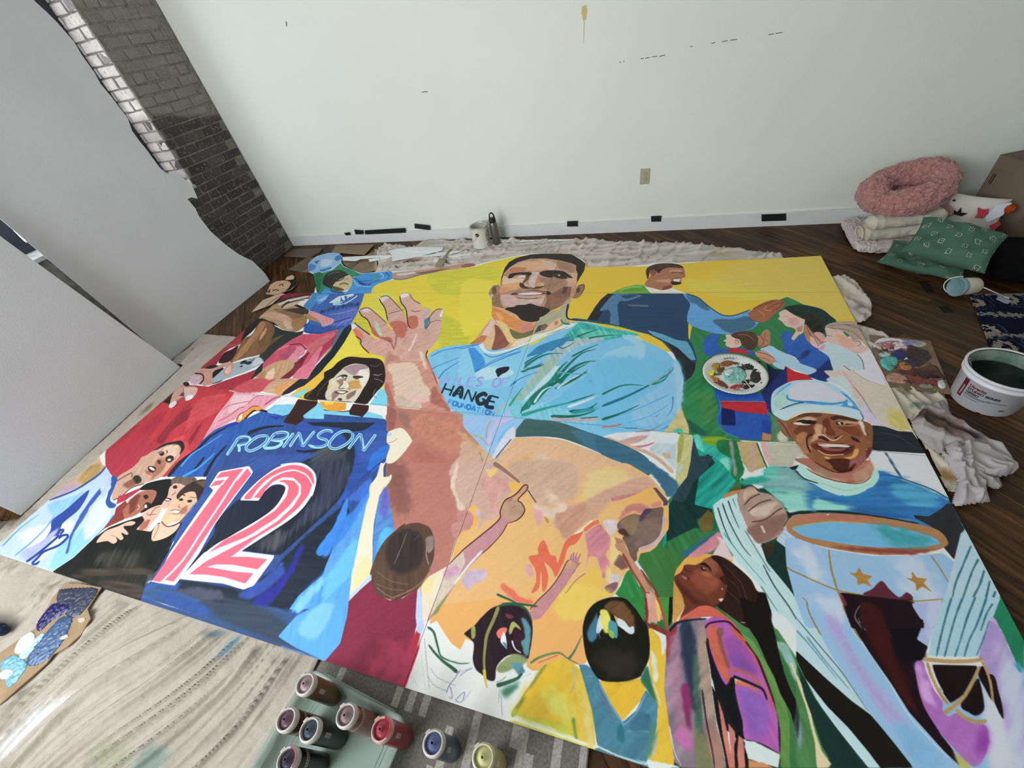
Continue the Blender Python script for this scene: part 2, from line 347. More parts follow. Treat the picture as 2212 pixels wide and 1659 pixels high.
MURAL = """
@W
b88878 v.04:2|835,880 1000,890 1060,980 1010,1100 960,1240 900,1300 800,1260 760,1200 830,1060
34589c v.06:2|700,950 840,940 840,1060 800,1200 840,1250 760,1330 700,1425 300,1285 560,950
2f6f3c v.1:3|1380,1150 1480,1040 1600,1030 1600,1160 1560,1260 1700,1480 1760,1659 1700,1659 1640,1360 1460,1300 1400,1380
b8323e v.05:3|500,840 420,905 310,990 232,985 300,910 395,830
b8323e v.05:3|232,985 330,1040 500,900 450,860 390,835 300,905
4a7a48 v.08:3|1560,1300 1640,1300 1720,1420 1790,1560 1860,1659 1660,1659 1620,1500
1c4038 v.08:3|1600,1030 1700,1100 1760,1200 1730,1290 1660,1200 1600,1100
c8b090 v.04:2|1030,960 1100,950 1140,1060 1080,1080
@W
c8d8ec L16|-20,1190 60,1218 118,1238
2c2a26 L18|115,1236 200,1264 303,1298
34507e L18|300,1297 450,1346 610,1399
4f98e0 L18|606,1398 660,1416 702,1430
842c44 L20|700,1430 790,1459 872,1487
b83040 L5|905,1395 890,1440 872,1487
d0c860 L14|1098,1560 1200,1590 1290,1620
4a7f94 L14|1285,1620 1340,1637 1400,1656
b8a898 L10|104,1081 160,1036 229,979
a83040 L12|229,979 300,912 395,833
c49484 L12|385,835 420,806 445,782
7a2a34 L14|440,790 480,752 510,728
8a6a50 L12|505,730 540,697 575,664
8a2a3c L12|570,668 600,645 617,632
c0cede L10|-20,1190 40,1140 108,1080
cdb152 L16|1765,545 1812,632 1856,705
d4cacb L14|1852,700 1890,768 1928,840
c8bc9e L14|1925,836 1960,902 1988,958
25292f L10|1982,950 1992,965 2000,978
e4e4e8 L12|1999,976 2025,1028 2052,1080
2a2a2e L12|2050,1076 2068,1110 2086,1145
b0ccd6 L12|2084,1142 2120,1210 2163,1292
1f7a58 L16|2160,1288 2212,1385 2330,1620
8fb4d4 v.05:3|1850,1640 2212,1385 2330,1600 2560,2040 2300,1960 1900,1830
a890c8 v.05:2|2212,1385 2330,1600 2560,2040 2450,2000 2212,1659
24382c v.1:3|1450,1640 1900,1640 2100,1880 1800,1790 1450,1690
@W
e6cf3a v.07:1|640,860 700,770 740,700 790,632 815,612 850,604 900,594 1020,578 1052,568 1120,553 1210,546 1260,565 1300,590 1300,760 900,820 700,870
ecc63c v.05:1|1200,560 1300,577 1400,575 1550,563 1770,552 1812,632 1860,715 1500,760 1200,760
d2b956 b30 v.04:1|1560,580 1780,552 1850,690 1700,660 1560,630
d6c24e b14 v.05:1|1480,605 1560,610 1700,640 1640,650 1560,640 1490,625
c6c23a b10 v.1:1|870,650 1000,700 1010,760 960,770 930,710 850,680
cdc53c b10 v.1:1|930,590 1060,575 1080,600 1010,640 940,630
ddd24a b8 v.1:1|800,640 850,632 840,690 800,700
f2e04a b8 v.06:1|1000,610 1080,620 1050,700 1000,720
c9c03a b8 v.1:1|760,690 790,680 800,740 770,760
2f7446 v.1:3|1495,700 1560,700 1600,690 1700,640 1800,690 1860,720 1700,760 1680,850 1720,960 1460,940 1480,800
@D
5f9a3c v.2:1|380,572 520,510 680,470 790,475 850,520 1000,560 990,574
8fbf6a L2 v.1:1|480,545 620,500 760,500
e9e7e0|780,480 830,500 990,540 1110,505 1210,545 1290,572 860,572
24405e v.08:1|350,575 1290,575 1330,640 1360,760 1310,900 1310,1100 1360,1190 1410,1350 1390,1480 1350,1560 1260,1640 1225,1480 1130,1290 1000,1150 830,1060 500,970 90,910 200,730 270,640
25282b b1|350,575 420,590 310,740 260,840 220,900 90,905 200,730 270,640
4a7396 b3 v.1:2|420,590 520,580 750,600 600,660 470,690 480,950 380,930 370,780 260,780 330,680
24405e|490,600 620,590 720,600 560,640
5d6c78 b1|570,705 830,715 840,735 600,725
5b97b5 b1 v.1:1|820,1010 1000,1060 1170,1130 1300,1150 1360,1260 1400,1370 1340,1370 1180,1220 1050,1150 880,1070
22282c|1050,1150 1190,1230 1340,1380 1395,1400 1390,1480 1350,1560 1260,1640 1225,1480 1150,1300
5b95c8 s v.1:1|1250,580 1420,620 1520,700 1640,790 1740,840 1850,840 1970,800 2040,780 2212,850 2140,940 2090,990 1900,1050 1700,1060 1480,1010 1310,930 1300,820 1330,700
3d6a8a b4 v.15:1|1290,577 1420,620 1540,720 1560,780 1480,760 1400,700 1330,680
3f6680 b4 v.15:1|1600,900 1700,880 1860,880 2020,850 2110,960 1900,1050 1760,1030 1700,990
1e3a4a L2|1290,577 1420,620 1520,700 1640,790 1740,838 1850,838 1970,800 2050,770
9e6a52 s v.08:2|830,300 900,280 1000,250 1150,250 1250,270 1270,330 1265,370 1230,390 1220,460 1130,475 1110,510 1000,535 900,510 790,480 830,400 860,360
3a2b22 s|805,300 850,250 950,220 1100,215 1210,235 1250,270 1150,265 1070,265 1000,290 960,330 930,310 890,290 850,310 840,370 820,400
6b4a33 L1.2|830,290 900,250 1060,235 1220,260
6b4a33 L1.2|840,310 940,265 1080,250
7d4f3c s|850,300 900,290 930,320 890,370 860,330
b98873 b2|900,420 1100,400 1090,450 950,440
b98873 b2|1080,290 1240,290 1200,330 1090,320
3a241c L1.5|1100,330 1180,320 1250,335
3a241c s|1115,430 1215,440 1220,460 1150,475 1110,460
e9e4dc|1130,405 1215,400 1200,435 1140,430
6b2e22 L1|1120,400 1170,390 1220,395
5a3326 L1.2|1240,330 1270,370 1230,385
7a4434 b1|1000,500 1100,470 1110,510 1000,535
@E
9a5c41 s v.1:1|645,450 650,420 760,330 920,265 1060,275 1080,320 1040,370 960,430 860,520 770,530 690,500
5a3323 L1.5|700,370 800,330 970,270
5a3323 L1.2|870,370 960,320 1080,290
c08a6a L1.5|860,340 840,380 930,400
c08a6a L1.5|760,390 830,440 820,490
7a452f L2|920,410 1000,360 1060,310
5a3323 L1|650,470 700,510 780,530
1f3330 s v.2:2|1080,380 1100,345 1250,320 1400,340 1530,380 1620,450 1690,520 1570,580 1560,660 1440,650 1330,560 1300,490 1180,430
26261f s v.2:2|1110,370 1250,410 1400,430 1500,520 1530,650 1440,660 1350,580 1300,490
dcbcaf s|1010,420 1080,380 1110,390 1200,450 1290,490 1320,500 1310,570 1300,650 1240,690 1190,745 1160,720 1210,640 1180,600 1100,580 1060,540 1040,520 1000,490 1020,460
d29c96 b4|1130,480 1230,480 1240,560 1140,560
5a3a30 L1|1060,465 1110,460
5a3a30 L1|1060,530 1090,530
b08370 b2|1210,600 1300,560 1290,640 1230,650
2a58a8 s v.1:2|1040,660 1130,640 1170,650 1150,710 1190,745 1310,670 1350,760 1440,800 1560,880 1640,960 1670,1050 1690,1180 1590,1240 1440,1210 1350,1160 1460,1100 1300,1080 1220,960 1080,890 1060,800
1b2f6a s b3|1480,1080 1640,970 1670,1060 1680,1190 1590,1240 1440,1200 1360,1160
1b2f6a b6|1230,960 1380,850 1340,930 1260,980
141d42|860,1020 960,1090 1060,1100 1080,1270 960,1370 900,1600 830,1640 820,1400 900,1200
a9cbe0 s v.06:1|790,850 900,810 1000,860 1200,960 1260,1020 1460,1100 1350,1160 1260,1120 1060,1050 960,990 860,930
6fa3cc L2|800,850 900,930 1060,1050
a9cbe0 s|930,1030 960,1000 1060,1050 1060,1095 980,1070
b5222a|1080,1050 1200,1120 1350,1160 1420,1220 1100,1260 1060,1180
4a73b5|1060,1175 1090,1180 1110,1260 1070,1290
a8765c s v.1:2|750,700 790,690 830,630 900,635 905,760 890,810 800,840 750,800
5f3527 L1.2|790,690 830,760 790,820
5f3527 L1.2|850,640 840,720 880,760
5f3527 L1.2|750,700 770,830 880,810
b98a70 s v.1:1|730,880 850,880 960,970 970,1000 900,1030 800,980 740,930
5f3527 L1.2|730,880 880,920 960,970
5f3527 L1|750,950 860,970 900,1000
2b57a6 s v.1:2|110,760 200,670 300,680 310,720 280,800 420,860 520,830 660,860 740,940 560,900 300,900 180,940 110,880
2f7446|300,690 380,690 380,780 400,850 330,850 280,790
e3c3b6 s|380,680 480,690 560,740 560,800 520,830 430,835 370,800 380,770 345,755 380,730
4d362a s v.12:2|440,680 560,640 700,650 760,720 750,800 700,860 620,850 560,790 540,740 480,720
7a5a48 L2|520,680 640,690 720,760
d8a090 s|475,750 510,735 540,770 510,800 480,790
5a3326 L1|480,750 520,745 530,780
b5222a s|410,860 470,840 600,860 660,910 560,900 420,890
2450a4|210,1330 820,1390 900,1480 820,1640 640,1640 320,1600 290,1450
b3222c|320,1475 860,1490 880,1640 480,1580 325,1550
e0a0a0 L1|320,1470 600,1472 860,1490
101c56|325,1550 480,1590 490,1659 325,1659
d7b9b0 s|1560,600 1660,610 1760,630 1800,680 1850,720 1900,760 1960,740 2010,800 2080,850 2000,900 1920,890 1800,860 1720,830 1600,770 1530,760 1580,690
d8a891 b6|1700,680 1850,720 1900,830 1760,800
aa9388 s v.1:1|1560,590 1620,545 1760,520 1940,530 1990,600 2060,740 2090,850 2040,800 1980,750 1900,760 1850,690 1780,640 1660,600
6f5a50 L1.2|1600,580 1780,560 1930,600
6f5a50 L1.2|1700,600 1880,640 2000,740
6f5a50 L1.2|1760,560 1900,570 1990,640
d7b9b0 s|1920,760 1970,740 2000,790 1960,825 1920,800
6a4338 L1.2|1920,770 1960,755 1985,790 1950,815
3a2b28 L1.5|1570,690 1650,695
7a5048 L1|1540,740 1580,770
c47a80 L1.5|1880,880 2000,900 2090,860
d89aa0 s|1430,660 1500,650 1560,700 1540,760 1480,740
b07a66 s v.1:2|1310,580 1340,560 1400,650 1440,680 1540,780 1540,830 1480,850 1400,800 1340,740 1310,650
e0bdb0 s|1380,720 1420,700 1500,800 1480,840 1400,800
5f3527 L1.2|1340,570 1380,680 1430,720 1500,830 1540,830
5f3527 L1|1310,600 1350,700
b9cbd0 s v.04:1|1480,850 1550,780 1700,800 1850,870 1990,920 2040,1000 2030,1160 1900,1200 1780,1060 1700,1180 1640,1050 1600,940
e79fb0 b2|1480,850 1550,780 1570,830 1500,880
dcd7de b2|1930,920 2110,860 2250,1120 2212,1300 2030,1220 2020,1000
cfc8cc v.04:1|1700,1180 1770,1050 1900,1180 2212,1280 2300,1659 1990,1659 1900,1400 1800,1300 1640,1230 1590,1240 1690,1190
4a4548 L1.5|1940,910 2010,1000 2030,1160
4a3038 L1.2|1780,1050 1930,1140 2212,1220
@K
cabcb0 v.04:2|700,0 1400,0 1530,200 1780,700 1600,730 1300,650 1180,540 1050,300
c2cdd0 s b3|740,110 900,60 1000,120 1060,280 1150,470 1000,260 900,180
d3a0a5 L3 b1|940,0 1050,160 1210,360
7a4a55 L1.2|1080,200 1180,330 1300,520
c9bcd0 b6|1150,380 1300,500 1380,640 1210,600
dad6e0 b6|1100,0 1390,0 1430,160 1250,120
9f9a8a L1.2|1060,0 1200,100 1440,190
c8b96a b10|1480,480 1640,480 1760,710 1600,720 1480,620
8088a0 L1.5|1280,490 1410,670
25292f v.12:1|1290,655 1440,670 1600,725 1770,735 1830,820 1935,995 1290,955
3a4048 L2 b1|1380,740 1600,790 1820,930
e4e4e8|1290,957 1945,997 2212,1500 2212,1560 1700,1330 1400,1210 1240,1040
24485a L4 b2|1450,980 1540,1120 1660,1310
5d8298 L1.5|1500,1030 1600,1160
c8c8c8 L1|1500,1240 1560,1260
@J
2c7a4a v.2:2|975,270 1100,200 1200,60 1330,330 1380,480 1400,700 1500,860 1680,940 1060,870 1000,600
3f7a44 b10 v.15:2|1150,400 1300,420 1380,600 1330,800 1250,700 1180,560
1d5a45 b6|1000,700 1060,700 1250,870 1090,870
2450a4 v.1:2|1330,330 1480,390 1700,410 1900,400 2010,640 2030,860 1920,940 1680,940 1500,860 1380,720 1400,560
b3222c|1420,480 1960,495 1985,640 1600,600 1430,550
c78a80 L1|1420,478 1700,482 1960,495 1985,640
101c56|1430,555 1590,590 1600,770 1430,765
1d3f93 b2|1910,700 2020,720 2030,860 1920,930
2a7ab0 L3 b1|1380,400 1420,560 1380,700 1440,830 1640,920
1b2a66|1900,380 2212,60 2212,300 2050,400 2020,640 1960,500
b07a5a|1920,850 2030,880 2020,950 1910,945
5a8060 b4 v.2:2|2000,620 2100,700 2212,860 2212,970 2030,950 2030,740
c8c6b8 b4|2120,830 2212,880 2212,970 2100,950
@J
2aa58f v.3:2|1080,880 1500,930 1560,1200 1600,1420 1420,1600 1350,1659 1060,1659 1100,1300 1090,1000
7a9a20 b4 v.2:1|1170,930 1300,900 1480,910 1460,1000 1280,1000
5fc8b8 b6 v.2:2|1110,900 1190,910 1200,1100 1110,1110
1c6b40 b3 v.2:2|1380,960 1500,940 1680,960 1650,1100 1700,1300 1620,1420 1540,1350 1560,1180 1400,1080
7fcab8 b4|1400,1200 1500,1170 1530,1300 1400,1360
8a8a80 L8 b2|1540,950 1570,1150 1600,1380
b5a070 v.1:2|1610,960 1840,960 1970,1260 1760,1330 1680,1200
c39a98 L9 b2|1800,980 1800,1150 1790,1330
d8a8a8 b1|1890,960 1990,960 1980,1100 2060,1240 2000,1250 1940,1150
b8b4a6 v.08:1|1990,960 2400,960 2500,1180 2212,1250 2060,1240 1980,1100
1c4a3a L3|1850,970 1900,1100 1980,1290
@W
b8b4a4 v.08:1|1655,955 1720,955 1730,1010 1700,1020 1670,1010
e8ecec b2|1722,985 1735,990 1728,1004 1712,1006
1a8f80 v.35:2|1490,960 1560,1000 1590,1040 1560,1080 1490,1200 1430,1200 1440,1100 1480,1020
123230 v.2:3|1440,1100 1500,1000 1530,980 1545,1000 1510,1030 1500,1090 1540,1100 1530,1140 1480,1170 1440,1180
274048 v.15:3|1498,945 1510,985 1540,985 1530,1010 1500,1040 1480,1085 1450,1080 1490,1000
2f6f3c v.25:3|1440,1170 1500,1140 1550,1150 1560,1180 1480,1260 1460,1330 1440,1380 1400,1340 1380,1270 1420,1200
2c5f78 b5|1470,1200 1540,1150 1560,1165 1500,1210
5f4a2a b2|1555,1085 1590,1050 1610,1060 1570,1090 1540,1110
16604a b2|1505,1120 1545,1105 1548,1145 1510,1150
6a5a2a b1|1508,1125 1530,1100 1542,1115 1540,1145 1515,1150
@W
7fc4e8 s v.1:3|925,770 960,750 1010,745 1090,750 1150,745 1240,695 1330,715 1400,740 1450,770 1468,830 1470,880 1450,930 1380,960 1250,940 1000,895 960,860 940,820
@C
3aa59c b6 v.3:3|1300,1000 1400,920 1600,960 2100,1060 1900,1100 1600,1150 1300,1180 1100,1200
57b8a8 b3 v.2:3|1350,1050 1500,1000 1880,1060 1700,1110 1500,1120
9fb8c0 b4 v.2:3|1250,1130 1700,1110 1500,1180 1300,1250 900,1600 760,1659 1000,1350
1f6f66 L3|1030,1220 1060,1250 1200,1150 1330,1130
1f6f66 L3,1|1120,1190 1200,1230 1330,1160
1f6f66 L5,1|720,1420 850,1340 990,1270
1f6f66 L7,1|700,1480 850,1370 1010,1300 1200,1290
1f6f66 L5,1|760,1480 930,1440 1080,1380
1f6f66 L6,1|650,1550 800,1470 950,1420
1f6f66 L8,1|1100,1620 1250,1440 1420,1290 1590,1240
1f6f66 L10,1|1150,1650 1300,1480 1450,1400 1600,1380
17604f L6,1|1250,1640 1400,1560 1550,1440
17604f L4,1|1300,1330 1450,1250 1620,1180
1f5f7a L3,1|1450,1550 1700,1480 1980,1350 2120,1230
1f6f66 L4,1|1360,1090 1500,1040 1620,1000
1f6f66 L4,1|1500,1110 1680,1080 1880,1070
1c5560 L5,1|1300,880 1500,900 1800,950 2100,1030 2212,1060
2f7fb0 b2|740,1340 900,1200 1100,1130 1300,1080 1200,1190 950,1290
9fd6f0 b4 v.1:3|1700,1300 2000,1200 2100,1300 1900,1500 1500,1650 1400,1600
a9daf2 b6|1900,1080 2100,1100 2180,1250 2100,1400 2060,1200
8fd6f4 b3 v.12:2|0,1230 180,1180 250,1240 400,1300 700,1250 800,1160 740,1400 640,1659 0,1659
c2ecfa b5|150,1500 350,1450 600,1500 500,1580 200,1600
3a8fd8|60,1230 140,1220 250,1340 270,1430 140,1520 110,1380
2b78c8 L2|140,1520 300,1430 500,1340 700,1270
2b78c8 L1.5|150,1500 400,1360 700,1260
2b6fb8 L2|250,1290 330,1330 460,1310 800,1170
e6f2f5 s|190,1180 250,1170 260,1220 330,1270 500,1250 780,1150 830,1100 1000,1030 1300,940 1310,970 1000,1080 800,1170 560,1260 380,1300 250,1270
@B
2b6fc0 L2,1|1180,1480 1250,1440 1500,1340
2b6fc0 L3,1|1240,1620 1330,1500 1500,1390
3b86d0 L2|1450,1220 1560,1230 1750,1180
3b86d0 L2|1160,1330 1300,1260 1450,1230 1780,1170
@C
cfa27a v.1:2|340,700 360,870 330,880 100,1180 250,1165 260,1230 400,1250 560,1230 780,1140 850,1000 900,870 560,730
b8764a s v.12:1|80,1180 200,1090 270,1000 340,890 390,920 300,1060 240,1150
e3b98a s|250,1190 300,1070 370,940 420,950 390,1050 360,1160 350,1240 280,1230
e6c4c0 b2|340,870 390,910 300,1080 220,1080 300,950
8a5548 s v.12:2|380,950 430,980 500,1080 560,1150 500,1220 350,1250 370,1150 385,1060
d98a4a s v.15:1|360,750 480,790 640,880 860,960 860,1030 700,1060 560,970 430,900 350,860
e8a868 s|390,790 480,850 460,900 420,870
c9857a s v.1:2|650,960 720,930 830,930 820,1000 740,1030 690,1010
e6c88a s v.06:2|400,900 500,930 560,1020 600,1100 690,1090 820,1070 800,1120 640,1170 540,1150 480,1020
6a6a48 s v.15:1|560,1000 700,1050 830,1010 860,1030 820,1070 700,1110 610,1110
e9dcc8 b2|620,1150 820,1080 840,1100 700,1190 560,1210
a8a488 s v.12:2|890,900 1000,800 1150,760 1230,650 1290,630 1260,760 1230,860 1290,950 1100,1040 850,1080 860,980
e6bd90 s|1000,990 1090,900 1170,860 1180,930 1080,1000 960,1030
b98458|1090,910 1130,900 1140,940 1100,960
4d4a44 v.2:1|850,1050 900,960 980,940 1000,960 930,1020
7c5a50|920,1000 980,930 1020,960 960,1020
e9ece0 b1|840,1070 1060,1020 1240,930 1380,930 1000,1060 830,1120
1f3038 L5,2|1260,700 1240,800 1250,870 1320,890 1480,905
3f7a68 L4|1170,880 1200,930 1280,940
9a7d66 s v.1:2|330,620 310,570 350,490 390,475 440,490 440,640 380,640 350,650
6a4e3c s|350,520 390,490 400,560 360,600
c7a590 s|330,590 370,590 360,640 325,630
8f6e55 s|360,600 450,600 460,700 500,750 430,740 350,710
93705a s v.1:2|1360,500 1400,470 1450,460 1455,510 1420,570 1400,610 1340,635 1290,620 1330,560
5a4038 s|1360,520 1400,500 1390,560 1360,560
3a2b25 L1.5|1370,490 1440,470 1445,520 1410,590
b48a70 s v.12:2|450,450 490,330 560,240 700,180 900,155 1130,160 1290,190 1350,230 1370,330 1370,430 1340,560 1290,640 1180,720 1040,790 1000,800 900,780 560,740 460,700 440,560
2b2623 v.05:1|450,470 460,380 500,270 550,200 640,150 800,110 950,98 1165,98 1290,105 1340,130 1420,180 1465,220 1450,300 1400,380 1360,450 1370,330 1350,290 1355,240 1300,215 1160,180 980,155 800,160 660,200 560,260 490,330
cda182 b3 v.1:1|560,270 700,200 850,190 1000,200 1090,250 900,300 700,300 560,320
b6785a b3|560,280 620,260 760,270 700,310 560,320
c9ab98 b3|900,170 1050,190 1120,230 1080,290 1000,280 950,200
9a7560 b2|1130,190 1290,215 1340,260 1320,340 1230,290 1140,280
c69f84 b2|1290,320 1370,330 1360,430 1300,520 1210,420 1300,390
c9b2a8|820,320 910,315 880,400 850,480 870,500 830,510 790,470 790,420 830,350
9b7864 b2 v.1:2|900,380 1000,390 1190,380 1250,440 1200,560 1050,560 960,500 930,440
e0bfa6 b3|480,370 560,390 740,400 720,440 560,460 480,480
d8a070 b3 v.12:1|470,480 600,450 700,440 690,500 560,540 470,560
d98a68 b3|440,520 520,510 500,560 440,570
c9a5a0 b4|460,600 600,600 660,640 800,650 780,700 640,710 560,740 470,690
c7aaa0 b3|650,640 900,640 960,600 980,640 920,710 820,710 700,700
7e5c4c b2 v.1:2|1000,590 1100,560 1200,500 1300,490 1280,600 1180,700 1040,780 960,760 1000,660
8f6652 b2|1040,600 1180,640 1290,600 1150,740 1050,780
5a4034 b2|1200,500 1260,490 1230,570 1180,580
2f2622 s|540,375 580,335 700,322 815,325 800,360 740,350 640,355 580,390 545,395
2f2622 s|915,330 1000,300 1180,305 1250,340 1310,385 1280,390 1200,360 1120,350 1060,385 960,370
3a2f2a s|1060,350 1140,340 1240,375 1230,400 1120,390
e8ddd6|630,385 700,360 760,365 740,382 660,385
4a3830 s|750,360 800,360 760,390
d8c8c0|1130,350 1165,350 1150,370
6a4a3a s b1|740,400 790,370 780,410 740,440 700,470
3a2d28 s|680,460 710,455 760,490 790,505 760,515 700,495
3a2d28 s|850,505 880,495 960,480 975,490 900,510 840,520
57423a L2.5|690,440 680,470 700,500 760,515 820,510 860,515 930,505 970,475 960,455
c9a070 s b1|900,450 960,450 970,480 900,490
c2a090 b1|730,460 790,470 800,500 740,490
5a3a36 s|570,590 640,550 720,540 850,530 940,545 1040,560 1050,580 960,585 800,600 650,590
a57468 s|620,560 720,540 850,540 950,555 1030,565 900,570 780,560 660,575
e9e0dc s|650,580 740,565 860,560 950,575 860,590 720,592
c09a92 s b1|640,600 800,605 950,595 900,620 780,635 680,625
7a5a50 L2 b1|640,625 780,640 900,630
2a1f1c s|1000,545 1045,560 1045,580 1005,590
2d2522 s v.06:2|500,760 540,740 610,735 650,715 740,710 800,695 870,715 900,725 960,735 1000,750 1040,780 970,840 920,860 900,900 800,915 700,890 640,830 560,790
@I
6fbfe6 v.1:3|1700,0 2212,0 2212,820 1800,800 1000,720 500,670 700,600 1100,450
7fc8dc b6 v.2:3|560,420 900,500 1300,600 1700,720 1300,740 700,690 480,660
9ab8a8 b3 v.15:3|700,450 900,250 1150,0 1000,0 760,300 600,470
c2dde2 b2 v.1:3|830,400 1000,250 1180,60 1100,60 850,320 680,520
1f7a6a L16,2 v.2:3|700,630 850,430 1050,250 1150,100 1250,0
176a58 L10,1|830,520 1000,330 1200,200 1350,100 1500,20
c7e4ea L6,2|850,500 950,360 1060,300
176a58 L5,1|1100,330 1300,240 1500,120
b9d0d4 L5,1|1120,330 1280,220 1400,160
2a9a8c L6,1|550,540 650,400 720,310
1f6f66 L4,1|690,130 850,70 950,20
2a80c0 L3,1|560,300 700,200 900,130
2a78c8 b1|555,300 620,235 640,260
9fd2ee L6,1|700,620 950,510 1190,400
176a58 L8,1|1050,660 1300,660 1500,620 1750,500
176a58 L4,1|1250,500 1500,420 1750,320
dff0f6 L7,2|1250,550 1450,480 1600,420 1740,370
2a9a8c L9,2 b1|700,650 1000,560 1350,480
14544a L6,1|1270,600 1500,570 1650,470 1780,440
2a8f98 L9,1 b1|1300,620 1700,530 2212,320
176a58 L4,1|1700,500 2000,430 2212,310
176a58 L5,1|1380,690 1700,660 1900,620
3f9ad0 L3,1|1500,230 1700,250 2000,120
4fa0b0 L3,1|1100,130 1500,150 1900,20
5ea7d6 L4,1|1900,600 2212,470
5ea7d6 L3,1|1800,560 2212,390
b9a5b0 L7 b2|1050,690 1300,700 1560,700 1800,660
c78a80 L4,1 b1|1690,790 1800,770 1900,750
1f6a5a L3|1930,800 2070,800
@J
74bfe7 v.1:3 b14|-90,0 780,0 900,0 950,200 940,500 890,720 700,830 400,820 0,780
a5d2ee b4|860,0 960,200 940,640 890,720 870,500
8abfe0 b4 v.1:3|400,500 700,300 860,100 880,600 700,740 400,760
176a58 L5,1|0,400 250,290 500,290
1f6f80 L7,1|0,540 300,420 560,290 800,150 860,70
176a58 L7,1|0,700 240,620 450,520
8a9aa0 L6,1|560,290 700,200 850,60
17806a L5,1|600,280 750,220 820,100
2f78b8 L3,1|850,420 840,560 780,660
2f78b8 L4,1|880,700 790,780 700,820
2f6fb0 L3,1|640,670 700,620
5ea7d6 L3|200,650 500,540 800,400
5ea7d6 L2|300,740 560,660 800,520
1f6a5a L3|280,800 420,800
a8705a L5,1|100,900 400,850 600,820 720,750
b87a70 L4|0,790 100,780 240,755
d8dcdc b2|0,900 200,850 700,840 860,860 900,880 890,1290 800,1300 600,1150 300,1000 0,920
b9c6cc b4 v.1:2|560,1050 700,940 830,870 890,900 880,1280 800,1200 700,1130
bf9a94 b3|200,960 400,900 560,890 460,960 300,990
bf7078 L6,2|380,1030 560,1000 760,900
c9a58c L8 b2|60,920 300,1010 620,1130 860,1340
c8a080 b2|720,1100 800,1100 830,1160 760,1160
c3bb80 v.08:2|900,870 1080,880 1080,1000 1060,1200 1020,1380 900,1530 880,1400 900,1200
9a9c50 b3|930,900 980,900 950,1150 900,1200
c8b880 b2|740,860 940,560 990,650 1040,800 1050,880 900,860
d8e0e2 b2|560,960 850,850 930,880 880,1000
45c0a8 b3|840,840 940,800 970,860
b5ccd8|900,1290 960,1220 970,1250 900,1380
@I
241f38 s|390,120 420,85 540,65 552,95 520,130 460,160 420,190 400,150
3f5f60 s v.1:1|610,850 730,700 900,705 1150,730 1500,850 1900,990 2212,1170 2212,1370 1900,1220 1600,1080 1200,930 900,900 620,905
3f7088 b6 v.08:1|1300,830 1700,930 2212,1180 2212,1350 1900,1200 1500,1020
@J
38647c b4 v.1:1|-60,900 200,1010 500,1160 750,1320 890,1440 900,1530 800,1620 740,1540 640,1400 420,1250 0,1130
@I
9cc4ec v.1:2|0,640 470,670 730,700 610,850 610,910 400,1160 300,1100 150,940 0,780
c8c0e8 b3|330,700 400,700 300,900 300,1080 330,950 420,780 600,680 520,680
6fc4e8 b2|400,960 500,820 640,720 560,860 450,980
d8dcec b3|480,900 600,780 620,900 420,1130 360,1130
b9a87a L3 b1|340,700 290,800 280,920
b9a87a L3 b1|130,880 220,920 310,1020
c8b090 L3 b1|520,500 440,570 380,630
c0b0e0 L6 b1|560,560 520,640 500,700
6a5e66 L3|390,1160 480,1050 580,930
@O
e8b878 v.08:2|0,0 300,0 1500,0 1750,150 1900,320 1940,420 1940,700 1800,900 1600,1040 1460,1200 1370,1390 1100,1657 0,1657
@N
e9b878 v.06:2|1320,1080 1440,830 1550,480 1650,100 1780,0 2212,300 2212,1657 1100,1657
@Q
efb168 v.08:2|400,80 1100,0 1900,0 1850,400 1880,640 1350,720 1150,560 640,560 350,260
@I
d9b08a v.06:2|420,1160 620,910 900,905 1200,940 1600,1090 1900,1230 2212,1400 2212,1659 840,1659 640,1400
d8bca8 b6|850,1150 1000,1120 1010,1250 850,1260
d8a060 b10|700,1130 820,1150 760,1230
e9c070 b8 v.1:2|1450,1500 1520,1360 1700,1270 1900,1290 1980,1360 1800,1430 1650,1480 1600,1560 1500,1659 1380,1659
c79c84 b4 v.08:1|1600,1590 1800,1470 2000,1420 2212,1400 2212,1560 1900,1600 1700,1659 1560,1659
cf9a60 b10|1150,1350 1300,1300 1350,1500 1280,1640 1150,1560
e0cab8 b6|960,1440 1060,1500 1160,1640 1080,1659 1000,1560
c27a80 L6,2|1780,1640 2000,1590 2212,1540
@O
c9a68e b6 v.08:2|250,0 900,0 950,300 800,430 560,450 400,250
e4c890 b10 v.06:1|1040,350 1080,150 1200,60 1500,120 1480,200 1250,300 1100,400
c79c84 b5 v.08:1|1000,420 1200,330 1500,200 1700,160 1790,250 1600,320 1350,380 1150,600 900,700 830,800 700,560 900,450
dcc0a8 b5|620,230 780,400 860,460 700,460 640,330
e0c4b4 b4|500,440 700,480 820,440 860,470 740,600 620,560
c09078 b6 v.1:2|720,560 860,500 1060,430 1040,620 900,780 820,800
c27a78 L9,3|1330,390 1450,370 1640,310
efb864 b3|1420,430 1700,280 1800,270 1880,420 1820,470 1650,430 1560,420
c77f72 b4 v.1:1|1400,610 1480,460 1620,420 1730,470 1640,540 1560,520 1420,600
c98078 b2|1740,470 1770,420 1850,410 1870,460
5a4650|1770,262 1810,265 1938,410 1925,450 1880,455 1885,420
6e5850 s v.12:2|1395,650 1450,590 1560,540 1640,550 1690,490 1780,480 1875,470 1880,560 1850,740 1790,850 1700,910 1610,940 1600,1030 1550,1040 1500,900 1450,800 1470,760 1400,700
8a7058 b5|1420,640 1540,560 1620,560 1600,700 1520,760
4a3a58 b3|1640,560 1700,490 1760,500 1700,560 1640,620
7e665e b5|1650,650 1860,560 1840,740 1700,860 1560,860
4a3028 b3|1400,720 1470,700 1520,780 1440,760
